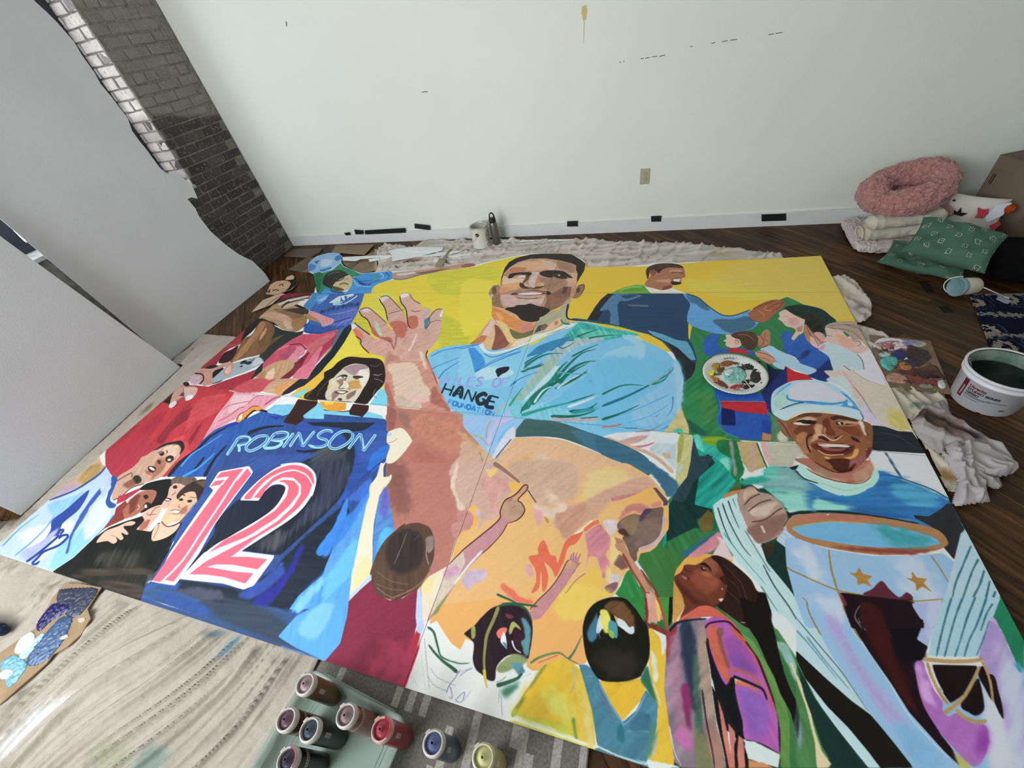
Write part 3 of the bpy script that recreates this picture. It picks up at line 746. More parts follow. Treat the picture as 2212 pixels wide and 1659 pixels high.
c8a8a8 L9 b1|1890,560 1890,700 1800,850 1620,920
e0b060 L5|1900,470 1925,600 1880,760
d4c2c4 s b1|1240,620 1300,600 1380,610 1395,660 1370,740 1330,770 1280,720
e9dccc L6 b1|940,760 1040,690 1130,610
e07050 L9 b1|1040,720 1130,650 1200,620
dd6a4c s v.08:2|550,900 600,820 640,860 680,970 740,990 760,1060 830,860 900,780 1000,740 1030,730 960,850 870,900 830,1040 800,1100 740,1210 700,1130 640,1070 620,1060 660,1200 640,1330 600,1360 590,1200 580,1150 560,1330 480,1380 530,1260 520,1130 450,1000 550,970
c8808a s v.1:2|1060,750 1200,650 1250,700 1320,800 1310,900 1270,980 1320,1060 1310,1110 1280,1080 1280,1180 1240,1220 1180,1020 1100,1000 1060,1110 1080,950 1060,830
d8a0a0 b3|510,510 570,500 600,540 590,620 550,670 520,600
b09060 s b1|620,570 660,600 670,630 640,630
d9686a b5|160,1290 260,1330 350,1430 540,1470 520,1500 330,1480 230,1400
e07050 L12,4 b3|180,1300 280,1380 350,1450 520,1480
c8b4b8 L16,10|890,1520 1000,1510 1100,1430 1210,1340
c8bcc4 s b1|1300,1200 1350,1180 1420,1190 1400,1260 1310,1270
7a5560 s b1|1270,1310 1390,1265 1380,1340 1310,1390 1270,1350
7a5a50 b2 v.1:2|1350,1080 1400,960 1460,990 1510,1110 1440,1140
d09a98 b3|420,1090 480,1080 500,1160 480,1220 430,1160
e9cf8a b5|1330,790 1400,900 1420,960 1350,1040 1300,1250 1280,1160 1330,1000
f0c458 b8 v.08:2|1100,1100 1200,1150 1240,1300 1000,1330 900,1330 1060,1200
f2cf62 b8|900,1300 1370,1390 1150,1480 1000,1657 800,1657 720,1520
e0904a L2 b1|980,1230 1060,1170
6a5040 L1.2|840,1390 960,1240 1060,1170
2f8040 v.12:3|1500,1150 1530,1130 1640,1330 1690,1500 1690,1657 1650,1657 1560,1540 1370,1390 1430,1300 1470,1190
3a6f38 v.15:3|1610,1050 1640,960 1950,900 2100,1000 2000,1160 2000,1330 1940,1500 1950,1657 1900,1657 1850,1500 1760,1280
@B
d0a294 s v.12:2|210,940 250,925 290,940 340,1010 420,1060 500,1110 640,1130 720,1250 760,1000 860,980 1080,1030 1150,1000 1290,930 1270,1020 1240,1130 1150,1230 1110,1290 1110,1360 1180,1500 1240,1659 600,1659 610,1400 590,1330 450,1290 380,1230 330,1180 320,1120 250,1060 205,990
c08878 b6 v.1:2|640,1300 760,1250 800,1500 780,1659 620,1659
@H
c98e7e v.1:2|1070,0 1560,0 1650,150 1740,380 1850,610 2212,1060 2212,1300 2100,1659 1110,1659 1070,1500 1040,1260 1100,1000 1080,600 1050,300
dcc0ac s b4 v.08:2|1090,60 1230,20 1420,40 1520,250 1640,440 1500,500 1470,570 1230,560 1180,440 1150,200
b06858 b5|1080,250 1130,380 1170,520 1110,530 1060,400
cdb8a4 s b2|1170,420 1250,400 1350,460 1470,480 1460,560 1250,560 1190,500
e0b8b0 b8|1350,430 1520,420 1560,480 1440,480
a96a5a b6|1640,300 1760,460 1840,600 1720,540 1600,480
b8786a v.06:2|1080,550 1850,615 1910,640 1980,760 2212,1080 2212,1659 1110,1659 1050,1260 1090,830 1065,720
966058 b5|1090,560 1180,570 1200,700 1150,830 1090,820
9a6e62 b8|1240,600 1340,650 1380,800 1300,790 1220,700
c0806a b10|1400,640 1900,700 2000,900 2050,1100 1700,1050 1450,900
c9a47a b5|1920,820 2000,860 2212,1040 2212,1110 2050,1000
cba48e b4 v.06:2|1890,1200 1950,1110 2000,950 2212,1150 2212,1659 1920,1659 1850,1480 1900,1400
8e5e54 b12|1040,1250 1240,1200 1260,1380 1220,1659 1110,1659 1080,1500
b06a5c b20|1400,1000 1800,1200 1850,1500 1500,1600
@N
b4766a v.06:2|640,0 1380,0 1370,200 1430,470 1400,700 1370,880 1320,1090 1130,1190 750,700 700,450 660,260
8a5c54 b16|640,0 860,30 900,300 920,500 860,560 740,480 680,300
cba696 b4 v.06:2|1380,0 1800,0 2000,180 2090,240 1900,400 1830,580 1700,620 1650,700 1540,480 1430,500 1410,300 1350,230
e0c8b4 b4|1390,50 1420,0 1400,300 1500,480 1430,490 1380,350 1350,230
d09a90 s b4|1650,200 1750,130 1850,140 1960,220 1960,300 1850,340 1800,530 1700,300
f2cf7a s b2|1720,80 1800,50 1840,80 1770,150
b0a0d0 b1|1740,50 1770,25 1780,60 1750,75
8f6a62 L11,5 b1|1800,0 1920,80 2080,210
f4c05c b2|1960,210 2040,200 2110,240 2000,320
f0b860 b2|1580,440 1660,500 1650,640 1500,740 1440,830 1420,1000 1350,1010 1540,480
c08880 s b2|1420,530 1530,510 1590,590 1550,700 1480,720 1390,800 1340,680 1420,620
c8b0b8 s|1600,520 1640,490 1660,590 1620,570
@B
cfa192 s v.1:2|310,770 380,745 440,750 520,820 600,890 650,960 720,1050 740,1200 660,1130 560,1100 480,1060 440,960 410,880 350,830
cda294 s v.1:2|550,640 620,605 670,610 740,680 810,760 850,850 900,990 880,1100 760,1080 700,980 650,920 640,790 590,720
d4a99a s v.1:2|800,590 840,570 910,580 950,640 1040,700 1060,780 1090,930 1090,1040 960,1040 900,980 880,830 830,720 800,640
cfa498 s v.08:2|1150,850 1200,780 1260,755 1310,760 1300,850 1290,930 1280,1020 1240,1130 1120,1250 1090,1040 1140,950
c8a2b0 s|1060,790 1130,750 1160,770 1120,860 1080,900
4a7fa0|1085,890 1150,850 1130,970 1090,1030
cfa192 b4|720,1040 1150,1000 1120,1250 1000,1350 700,1300 640,1150
c06858 b5 v.1:2|680,920 800,900 890,960 840,1100 760,1080 700,980
c06a58 b4|900,850 1000,850 1010,960 930,1000 890,920
b06054 b4|450,960 560,1080 680,1100 700,1160 560,1110 470,1050
a87068 L5,2 b1|760,1060 740,1180 720,1250
b08078 L4,2 b1|870,1100 820,1200
e3c8bc L6,2 b2|900,1270 960,1150 1000,1050
e07860 b3|240,1010 300,1010 360,1090 300,1110
b8c8b0 b4|480,910 530,930 580,1080 540,1060
e8e8f0 s|215,950 260,930 290,950 240,1000 210,1000
d8c8d0 s|340,790 380,755 450,770 400,800
e0d0d0 s|550,640 610,610 670,615 620,660 570,680
efeff2 s|805,590 860,575 910,590 850,620 805,625
eeeaf0 s|1270,830 1310,770 1300,840 1280,860
3a2a30 L2.5|205,980 250,1070 330,1130 330,1190 430,1290
3a2a30 L2.5|250,925 330,990 440,1070
3a2a30 L2.5|305,780 340,840 410,890 450,980
3a2a30 L1.5|310,770 400,745 470,780 640,930
3a2a30 L2.5|550,640 570,680 620,760 650,900
3a2a30 L1.5|560,620 650,605 740,690 830,790
4a3038 L2.5|795,600 810,680 870,770 890,930 920,990
3a2a30 L1.5|910,580 960,650 1040,700
4a3038 L1.5|1100,1010 1150,930 1150,860 1230,770 1300,760
7a4038 L1.5|660,820 720,800 800,780
9a3a38 L1.5|930,770 960,790 1040,780
6a4038 L1.2|330,1130 380,1090
6a4038 L1.2|1150,930 1220,900 1280,900
6a3f38 L1.5|650,1130 700,1180 720,1240
3a3038 L3,1.5|1130,1250 1110,1330 1170,1470 1210,1560 1240,1659
c06a68 L4,2|1120,1350 1180,1500 1230,1640
e9d0b8 b4|1030,1260 1080,1330 1120,1500 1060,1400
@B
f0e050 v.06:1|0,1290 120,1110 200,960 320,1180 390,1280 160,1330 0,1430
@H
f0d848 v.06:1|0,330 200,150 380,0 540,0 440,150 300,210 120,330 0,380
e8b048 b2|0,260 60,200 280,140 360,150 260,210 0,350
2a2420 v.2:2|0,290 110,270 240,120 340,0 400,0 200,240 60,300
7fd8ee v.05:1|0,400 150,330 200,360 0,440
7fd4ea v.06:1|880,520 1000,330 1050,330 1090,420 1085,540 880,520
2a221f s v.12:2|430,80 500,10 620,-50 800,-40 1000,-20 1060,100 1050,260 960,370 880,470 830,515 700,500 690,440 780,330 850,200 850,100 720,60 600,60 520,130 470,260 390,270 360,380 360,470 100,450 150,330 260,200 340,130
6a5a5a L2,1 v.0:0|880,50 960,60 1020,20
8a8088 L3,1|920,160 980,170 1030,150
8a8088 L2,1|930,210 1000,230 1040,260
8a8088 L1.5|950,330 920,400 960,440
5a4a48 L1.5|420,200 300,320 240,420
5a4a48 L1.5|380,320 320,420
6a5048 L4,1|110,430 180,360 250,280
d8cdb8 s v.08:2|440,210 500,140 600,60 720,30 860,70 870,200 800,330 740,430 680,490 560,480 380,470 345,400 380,330 430,290 450,240
a98c94 s b3|560,90 650,50 800,40 860,80 760,110 700,170 640,150 580,110
c89a50 b6|660,240 780,230 760,320 650,330
b8935a b5|600,270 660,250 640,360 600,320
a5836a s b3|480,240 560,200 600,210 560,270 520,290 500,260
8a6f60 b4|590,420 640,380 720,340 700,400 620,460
9a7a70 b3|430,380 480,350 520,380 470,440 430,470
efe8dc b4|740,130 850,110 850,250 790,300
3a302c s|475,200 540,165 600,165 610,190 540,180
3a302c s|680,180 740,175 800,185 780,200 690,205
e6e6ec s|510,190 560,180 590,195 540,210
5a6a8a s|540,180 570,180 570,200 545,200
5a5048 s|700,200 750,195 740,215 705,215
6a4a3a L2|600,180 580,240 530,290 510,320
4a3a30 L1.5|500,320 530,330 580,325
e9dfcf s b1|560,250 600,240 630,310 570,320
5a3830 s|465,370 530,350 620,360 590,385 540,395 480,385
f4f2ec s|485,365 540,360 600,368 540,385
5a4038 s|490,455 520,440 550,455 530,475
3a302c L1.5|345,430 370,470 560,485 660,490
d8d0b8 s|390,240 440,200 460,230 430,290 400,300
f6f6f4|250,460 690,500 870,525 1085,545 1080,650 860,600 640,600 250,580
eda838 v.15:1|280,480 430,485 600,500 590,580 520,600 380,590 300,540
f2d24a b2|330,480 450,485 440,520 350,520
e87848 L4,2|520,560 590,520
5a3020 L2.5|260,500 300,560 400,600 560,605 640,590
7fcfe8 v.06:1|0,640 240,540 270,520 330,590 560,610 650,600 860,605 1020,650 1065,720 1000,735 700,720 100,690
3a2420 v.1:1|20,460 260,480 230,560 80,650 -60,760 -90,700 -30,600
3a2420 v.1:1|630,600 680,510 870,530 860,590 790,670 740,655 640,640
5a8aa0 L2|390,655 500,660 630,670
24506a L1.5|240,500 200,600 180,680
@G
f6f4f2|1150,645 1920,725 1880,790 1480,860 1160,1000 700,1330 640,1340 930,930
e8a0b0 s v.08:3|1150,650 1440,680 1700,700 1600,800 1480,860 1400,820 1290,870 1170,960 1000,1060 760,1250 670,1320 930,950
f2c8d0 b4 v.1:3|1160,680 1400,700 1200,830 1060,900 1100,760
b86a80 L2|1300,790 1400,700 1500,690
b86a80 L2|940,1000 1080,930 1200,840 1260,830
b05070 L3|1500,800 1620,720 1700,700
c97888 L2|1000,860 1100,800 1350,750
d07a88 L2,1|760,1200 950,1050 1150,950
f4f4f4|1700,700 1910,725 1860,790 1560,830 1480,860
c03840 v.1:3|0,1010 160,860 300,770 400,800 640,660 850,600 1150,645 930,930 760,1220 640,1380 480,1500 330,1659 0,1659
8f2a38 b6|300,1100 500,900 900,700 640,930 400,1100 280,1260 200,1240
8a2838 b5|560,1290 640,1150 760,1000 720,1100 620,1260
d04a50 b8|700,750 1050,680 960,860 700,1000 560,1100
d84850 b6|420,1200 560,1200 600,1400 500,1500 420,1400
b03040 b8|0,1100 250,900 300,960 100,1200 0,1300
a02c3c L4 b2|250,1240 420,980 620,780
26201e|290,770 400,660 420,720 380,790
c49a88 s v.1:2|410,660 520,540 560,560 550,690 500,720 420,780 370,800
d4b4a4 s v.1:2|540,590 640,580 700,600 690,650 640,720 560,750 540,690
dfe6ea s|370,790 430,750 450,780 400,830 360,830
dfe6ea s|550,720 600,680 650,690 620,730 560,750
8a6050 L1.5|530,590 540,700 560,740
5a4048 b2|480,690 530,640 540,700
@A
8a2a3c v.1:3|1200,562 1520,565 1480,640 1200,640 1040,690
9c3038 v.1:3|580,1110 660,1050 740,980 830,880 720,1080 660,1180 540,1230 450,1290 330,1500 180,1470 400,1260 480,1230
302822 v.15:3|1045,690 1200,650 1480,760 1460,860 1440,960 1300,1040 1060,950 900,900 830,890 870,870
b5906e v.12:1|870,870 1000,730 1100,680 1250,700 1450,780 1440,850 1330,1040 1150,1000 1060,920
8a6a50 b4 v.2:1|1050,760 1250,780 1400,820 1440,900 1380,960 1250,860
c9a188 b4|900,840 1060,800 1250,860 1200,900 1000,870
d4b096 b4|1180,900 1300,920 1330,990 1220,990
a07850 b4|1290,890 1440,850 1430,950 1330,1030 1270,960
d8c8b0 b1|1100,700 1300,620 1510,590 1470,620 1250,660 1130,720
c8b49c b1|1150,750 1280,660 1400,640 1350,700 1200,750
3a3430 L4|1060,700 1180,650 1400,600 1510,590
3a3430 L4,2|1150,750 1200,700 1330,660 1430,650
4a3f38 v.2:1|1150,770 1300,750 1470,740 1480,800 1400,830 1250,790
4a8ac8 v.08:2|1510,570 1660,560 1640,640 1580,700 1470,780 1410,720 1500,620
3f66b0 v.12:3|1600,570 2145,570 2110,680 2050,820 1990,920 1960,960 1860,1000 1500,1060 1410,1020 1480,900 1480,780 1600,650
5f6ab8 b6 v.15:3|1800,860 1900,780 2050,750 2000,870 1850,980 1700,1000
2f56a0 b4 v.15:3|1450,930 1600,960 1900,960 1800,1010 1500,1050 1420,1010
7a8ad0 L2|1720,830 1900,800 2040,760
2a4a98 L3|1700,940 1850,900 1980,860
7a8ad0 L2|1800,980 1900,900 2000,880
5aa0dc b3|1580,600 1720,590 1640,680 1580,700
9ac0e8 b2|1580,660 1700,600 1690,640 1620,670
1c3f88 L3|1420,1030 1600,1050 1880,1000
dcecf4|1715,685 1830,610 2010,575 2015,600 1985,605 2000,620 1970,610 1930,640 1940,610 1900,600 1910,660 1880,650 1860,610 1850,690 1820,700 1830,660 1800,700 1770,690
9fd0e0|1760,700 1800,670 1900,670 1830,700 1920,690 1850,715 1770,715
dcecf4 L2|1900,700 1990,650 2060,600
b0885c v.08:1|1440,830 1500,790 1560,800 1620,870 1640,940 1500,890 1450,880
d898a0 s v.08:1|1480,780 1560,800 1680,850 1770,880 1770,920 1720,950 1640,970 1620,920 1560,870 1490,830
7a3a48 L1.2|1680,860 1700,930
7a3a48 L1.2|1720,870 1740,910
7a3a48 L1.2|1640,900 1660,950
2a3430 v.1:3|1060,960 1160,1010 1330,1040 1420,1020 1400,1060 1250,1170 1100,1260 1000,1350 920,1440 880,1330 950,1200 1060,1060
26201c v.12:3|830,890 920,870 1040,920 1080,980 900,920 800,1030 700,1120 660,1160 720,1000
7a5a3c s v.2:3|920,900 1030,930 1070,1010 1040,1100 1000,1200 900,1300 700,1350 560,1400 540,1380 640,1220 700,1120 800,1060 860,960
a87a54 b4 v.15:3|900,920 950,930 900,1050 800,1180 700,1300 600,1380 560,1380 660,1240 780,1100
c89870 s b1|960,990 975,1010 920,1110 885,1130 910,1060
8a5a3a b3|800,1290 850,1200 880,1180 850,1290
6a5238 b3|980,1220 1030,1130 1130,1080 1180,1070 1060,1160
33171c b3|460,1290 560,1240 640,1200 540,1380 400,1400
b04a50 L5,2|480,1220 560,1190 650,1170
c05058 L2|390,1260 480,1240
c85068 v.1:3|1400,1060 1600,1060 1920,980 1840,1120 1700,1260 1560,1420 1460,1590 1290,1580 1350,1480 1400,1350 1500,1180 1450,1240 1300,1400 1190,1370 1050,1430 890,1500 940,1400 1100,1240 1280,1120
a83a50 b4|1700,1090 1900,1000 1830,1120 1640,1290 1560,1420 1540,1390 1600,1230
7a2a34 v.15:3|1470,1210 1530,1160 1500,1260 1430,1370 1360,1500 1240,1590 1100,1600 1160,1560 1280,1420 1400,1330 1480,1270
e08aa0 s b1|1300,1270 1330,1210 1400,1215 1430,1280 1390,1320 1330,1300
e090a4 s b1|1210,1360 1230,1310 1310,1290 1370,1330 1330,1390 1250,1375
b05068 b3|1120,1330 1240,1250 1330,1220 1290,1280 1200,1370
e8a0a0 L2|1110,1250 1250,1190 1380,1180 1450,1220
5a1a28 L2|1240,1190 1380,1180 1460,1240 1540,1130
e07890 b3|1350,1480 1460,1400 1640,1180 1560,1420 1460,1590 1290,1585
c86a70 b4|1460,1200 1700,1060 1800,1060 1600,1230 1520,1300
d89aa0 L1.5|1110,1600 1300,1590 1460,1590
c49c78 s v.12:3|840,1570 900,1500 1000,1430 1120,1380 1240,1370 1300,1390 1290,1460 1200,1540 1060,1640 960,1659 860,1640
e2c4a8 b4|980,1530 1060,1470 1050,1580 960,1640
b08058 b4|860,1560 960,1500 920,1600
5a7090 b2|1830,1000 1960,970 1900,1100 1830,1200 1690,1330 1500,1530 1480,1600 1600,1400 1750,1220
1f2a34 v.15:3|1900,990 1980,940 1990,1000 1900,1160 1780,1330 1640,1480 1490,1630 1290,1659 1320,1630 1460,1600 1560,1440 1740,1260
262024 s|230,1480 340,1430 460,1470 460,1600 320,1659 200,1659
9fb0b8 v.05:1|600,1400 880,1320 940,1410 700,1520 300,1659 320,1600 500,1440
c8ccd4 b4|840,1350 900,1350 930,1400 800,1440
2a2c34 s|650,1410 700,1375 740,1380 700,1415
2a2c34 s|710,1410 760,1385 800,1395 760,1425
2a2c34 s|650,1450 670,1435 690,1440 670,1455
2a2c34 L1.5|770,1360 800,1375 830,1350
c49484 s v.1:1|170,1480 330,1470 480,1400 580,1410 570,1480 520,1560 470,1550 450,1510 500,1450 420,1470 330,1520 320,1659 170,1659 180,1600 50,1620 0,1659 -60,1700 0,1600
e0b8b0 b3|480,1490 550,1430 540,1520 500,1540
c8a8b8 b4|80,1550 180,1560 170,1659 60,1640
3a2024 L3|110,1530 200,1540 220,1600 170,1659
b03040 v.1:3|360,1659 700,1540 850,1480 900,1490 750,1600 660,1659
26302e|750,1610 840,1490 930,1400 920,1500 800,1600
@G
2a2c2c s|540,530 590,530 600,570 560,580 530,550
a83040 v.1:3|830,580 1400,380 1380,430 1310,520 1150,630 900,610
c8505a b5|1200,560 1400,480 1560,500 1640,500 1480,640 1150,640
cfa888 v.12:1|1470,640 1560,540 1650,490 1870,490 1800,600 1720,690
e0a060 b3|1620,600 1800,520 1920,500 1700,690
2a2a34 v.1:3|1920,490 2020,490 2050,510 1800,660 1700,690 1730,640
2a2a34|2030,480 2212,230 2212,330 2000,560 1900,600
f0c040 v.06:1|1800,690 1950,590 2100,470 2212,370 2212,480 2100,600 1950,690
7fd8ee|1820,700 1960,620 2040,590 1990,650 1920,700
@L
b8cfe8 v.06:3|0,1180 60,1160 460,800 1010,470 1080,570 1110,850 1090,940 960,1080 700,1350 510,1475 0,1310
c9a890 v.08:3|1010,350 1020,470 900,580 760,670 640,720 470,800 420,800 600,640 760,560 900,430
b09058 b5|850,480 960,450 940,560 820,640 760,600
b8a0b0 b6|560,700 680,640 760,660 640,720 500,790
e4dcd0 b3|960,370 1020,350 1010,470 960,430
c8c8b0 b3|0,1200 100,1080 300,940 460,800 240,960 100,1150
2f4a98 L4|470,800 700,710 850,620 960,540 1010,475
8fc0e4 b5 v.15:3|470,830 700,760 800,720 640,900 560,980 470,900
dfe6f8 b8|200,1100 600,1000 700,1060 400,1350 250,1250
8fc8ee b6 v.1:3|600,1200 900,1000 1000,1000 800,1250 560,1440 480,1430
d8e8f8 b5|880,880 1080,700 1090,850 960,1050 800,1180
2a4698 s v.1:3|850,700 760,880 600,1020 560,1130 440,1160 380,1240 480,1090 500,990 640,880
3a56a8 b2|960,680 980,720 860,860 820,940 700,1120 650,1300 630,1310 660,1150 760,950 860,800
4a68b8 L3,1|1090,940 1000,1060 900,1160 840,1250
6a9ad0 L3|140,1330 300,1200 440,1060 520,950
4a90d8 L3,1 b1|20,1240 200,1060 380,930
a8b0e8 b5|200,1300 380,1200 560,1060 420,1280 300,1380
24408a L5|570,1130 560,1100 600,1080 590,1110 470,1220 360,1310 270,1375 250,1380
24408a L5|560,1170 590,1140 640,1130 640,1160 560,1230 420,1290 360,1350 310,1400 340,1410 380,1380
2f559f s|1070,570 1110,575 1125,600 1060,760 1060,810 1110,840 1090,870 1040,870 1010,820 1030,740
bccbe6 b2|1010,480 1070,560 1060,680 980,800 960,700
b03444 v.1:3|1005,345 1400,180 1520,350 1260,500 1130,580 1070,565 1008,470
c9a28c s v.1:3|1130,570 1260,490 1360,400 1470,320 1560,270 1680,260 1730,300 1720,370 1640,470 1560,560 1490,600 1400,630 1260,680 1150,760 1080,800 1070,740 1120,620
2a2826 s|1460,330 1560,265 1680,235 1740,235 1765,290 1740,340 1715,360 1730,300 1680,260 1580,275
5a5048 L1.5|1490,320 1600,270 1700,265
a87058 b5|1480,440 1560,400 1580,480 1500,560 1450,600
e4c4ac b6|1560,300 1690,280 1690,360 1620,400
3a2824 s|1520,360 1550,345 1570,360 1545,375
3a2824 L2|1510,350 1540,335 1570,350
3a2824 L2|1590,320 1600,340 1590,350
3a2824 s|1580,410 1610,385 1650,380 1660,410 1620,440 1590,430
d8d0c8 s|1600,410 1625,400 1635,415 1610,425
3a2824 L2.5|1580,400 1620,375 1660,385
5a2a24 s|1500,420 1525,415 1540,440 1520,455
4a2420 s|1410,490 1440,470 1490,490 1470,530 1430,530
f0ece6 s|1425,490 1445,480 1480,505 1460,515
b06a5c s b1|1390,510 1440,540 1430,560 1395,540
32322a s b3|1265,600 1290,560 1340,570 1350,620 1310,640 1270,630
c8a088 s|1320,460 1350,390 1430,370 1390,430 1340,480
6a3a30 L2|1110,620 1250,540 1260,580
8a5a48 b4|1180,650 1260,600 1290,650 1220,680
5a3a34 L2|1080,800 1160,760 1260,680 1380,640
b03444|1130,760 1200,740 1340,680 1400,640 1340,700 1200,800 1110,840
1f2020 s v.08:3|1340,700 1400,640 1560,600 1640,600 1660,640 1600,760 1560,830 1480,870 1440,880 1340,920 1430,800 1490,740 1460,700
a86a54 s v.08:3|1170,880 1280,760 1340,720 1420,700 1490,710 1490,760 1440,840 1380,880 1300,940 1200,975 1180,950
7a4034 b4|1240,800 1340,740 1300,860 1240,930
3a2420 s|1370,760 1400,745 1420,770 1390,790
3a2420 s|1370,860 1400,820 1440,830 1420,860
e8e4e0 s|1380,850 1400,840 1405,870 1385,870
e9e4e0 L1.5|1320,840 1330,870 1310,890
5a2a20 L1.5|1250,920 1290,880 1330,870
8a3a34|1090,950 1110,870 1200,800 1220,840 1170,900 1190,980 1060,1040 980,1080
d8b09c s v.08:3|1550,830 1600,760 1620,680 1680,630 1760,650 1790,660 1740,700 1700,760 1660,850 1600,870 1560,880
6a5c50 s v.25:3|1640,600 1700,570 1780,555 1860,580 1880,610 1830,640 1800,670 1720,640 1660,640 1640,660
3a2824 s|1650,670 1680,655 1695,680 1665,690
2a1a18 s|1570,790 1600,775 1640,790 1600,810
f2f0ee s|1575,790 1600,785 1625,797 1600,803
9a5a50 L2|1640,750 1660,740 1680,720
d8b49c s v.08:3|1280,1090 1320,1000 1350,940 1410,890 1500,850 1550,850 1540,900 1500,960 1440,1030 1400,1090
8a5040 L1.5|1430,950 1480,880 1530,860
8a5040 L1.5|1400,920 1420,940 1490,930
b06858 b3|1340,1040 1380,1000 1440,980 1400,1060 1340,1090
e0b89a s v.08:3|1560,950 1590,900 1640,820 1720,750 1800,700 1880,720 1930,800 1920,870 1840,940 1790,940 1740,990 1660,1010 1560,1040 1540,1000
3a302c s v.25:3|1690,750 1750,680 1830,630 1920,600 1980,610 2010,660 1980,720 1930,800 1890,830 1880,770 1860,720 1800,720 1740,750 1700,790
6a5248 b2|1860,620 1960,605 2000,660 1940,680
efc8b0 s|1850,870 1900,830 1930,840 1900,910 1840,940 1820,930
b07060 b4|1730,880 1790,850 1780,920 1720,930
e2c298 b4|1570,960 1700,940 1660,1000 1580,1010
3a2824 s|1710,790 1740,780 1750,800 1720,805
3a2824 s|1790,800 1830,795 1830,815 1800,820
3a2824 L2.5|1700,760 1740,745 1770,755
3a2824 L2.5|1810,770 1880,775
f4f0ec s|1640,905 1680,895 1720,905 1690,925 1645,920
a04a40 L1.5|1630,900 1680,890 1725,905 1690,930 1640,922
9a5a48 L1.5|1720,840 1700,860 1730,870
1d1f1e v.15:3|1040,1060 1200,1000 1360,950 1380,990 1300,1080 1440,1100 1520,1010 1560,1040 1640,1050 1750,1000 1800,940 1800,1010 1700,1100 1660,1180 1560,1400 1480,1500 1400,1560 1340,1657 960,1657 900,1610 510,1475 700,1350 900,1160
443c32 b14 v.3:1|800,1480 1100,1440 1480,1480 1360,1640 1100,1630 700,1540
35352f b10 v.35:3|900,1350 1100,1280 1350,1300 1300,1420 1050,1420
e2bfa4 s v.05:3|1450,1180 1460,1090 1530,1020 1640,1050 1720,1020 1680,1090 1600,1150 1500,1185
5a3a30 L2.5|1540,1000 1600,1050 1700,1020 1780,950
b07a60 L2|1520,1030 1500,1090 1460,1170
e0b8a0 s v.04:3|920,1200 1000,1100 1120,1050 1240,1000 1295,1010 1260,1040 1180,1050 1225,1110 1210,1130 1160,1110 1180,1160 1150,1180 1110,1150 1120,1190 1080,1215 1030,1190 980,1195
26241f L1.2|1060,1130 1110,1150
@W
34508c v.12:3|570,895 640,890 835,905 835,960 832,1060 800,1160 760,1270 700,1425 300,1285 330,1250 440,1060 460,960 500,920
@G
2f5ba8 v.15:3|330,1659 420,1550 640,1380 760,1220 900,1100 1080,1020 1290,960 1480,870 1640,920 1740,1000 1760,1060 1400,1120 1200,1200 1000,1400 820,1659
232c38 L9,3|350,1659 500,1480 700,1330 850,1180 1060,1060
232c38 L9,3|1300,1140 1500,1070 1740,1050
232c38 L9,3|780,1659 900,1450 1050,1280
232c38 L7,2|640,1610 760,1450 780,1420
3f9ae8 L6,2|520,1659 700,1560 860,1420 900,1370
4aa0f0 L4,2|500,1540 620,1400 800,1280 1000,1150
2a38a8 b2|1000,1060 1180,1000 1200,1030 1060,1070
2a38a8 b2|1540,930 1700,940 1640,980
232c38 L5|1540,880 1400,860 1330,900 1260,970
ee9a40 s|1160,980 1200,920 1290,880 1360,820 1430,815 1470,840 1430,870 1380,860 1330,890 1260,960 1190,1010
f4e8c8 b1|1190,940 1240,900 1230,970 1200,990
5a2a20 L1.5|1160,990 1200,915 1290,870 1350,820 1430,815
7fc8e8|1520,870 1620,800 1860,790 1820,900 1720,930 1620,905
3a2420 v.1:1|1900,730 2140,760 2100,850 1960,930 1960,1020 1880,1040 1720,1010 1840,840
7fcfe8|1960,930 2100,820 2160,770 2212,850 2212,970 1980,960
@H
3050a0 v.15:1|100,700 700,720 1050,740 1110,900 1100,1050 900,1250 700,1500 560,1659 0,1659 0,760
26303c b2|120,730 700,730 950,735 800,830 640,850 540,800 200,770
26303c b4|540,860 640,860 700,1060 680,1250 600,1420 400,1659 200,1659 0,1200 200,1060 600,1000
4a5058 b10 v.25:2|150,1150 300,1060 560,1050 600,1150 500,1400 300,1600 100,1659 250,1350
3a5aa8 b5|720,900 1050,850 1100,1000 900,1180 760,1160
2a70c8 b5|960,1060 1110,1000 1060,1170 900,1330 860,1250
2a38a0 L4,1|1060,1170 900,1300 720,1460
3a6ac8 b5 v.1:3|700,1560 900,1400 880,1659 640,1659
232c38 L5|250,1060 100,1080 0,1070
@M
38559a b5 v.12:2|500,650 760,380 1080,120 1180,60 1400,20 1900,0 1700,90 1250,200 1000,400 760,700 350,960 100,1350 60,1400 380,880
262d3a v.2:3|820,700 1060,480 1300,500 1700,200 1900,150 2050,250 2212,100 2212,400 2000,620 1700,900 1500,1080 1200,1040 1100,1020 500,1260 450,1320 800,850
3a4050 b10 v.3:3|1850,100 2212,50 2212,330 1950,620 1700,800 1500,900 1900,450 1900,200
4a4c54 b10 v.3:3|1300,900 1600,820 1500,980 1300,1030
2f58b0 b4|2110,520 2212,330 2212,430 2150,520
26303c b4 v.15:1|400,1340 900,1400 1040,1440 1090,1440 1400,1250 1560,1080 1800,850 2100,600 2212,500 2212,820 2000,1200 1750,1450 1600,1657 100,1560 0,1500 100,1380
3550a0 b8|1100,1450 1350,1300 1500,1170 1560,1250 1300,1500 1100,1540
2a2f8a b5|1200,1560 1450,1380 1600,1200 1700,1000 1760,960 1700,1150 1550,1400 1350,1640 1250,1657
34589c b6 v.1:1|20,1540 120,1370 400,1360 420,1420 300,1560
4a5060 b5|150,1500 600,1420 900,1480 800,1560 300,1560
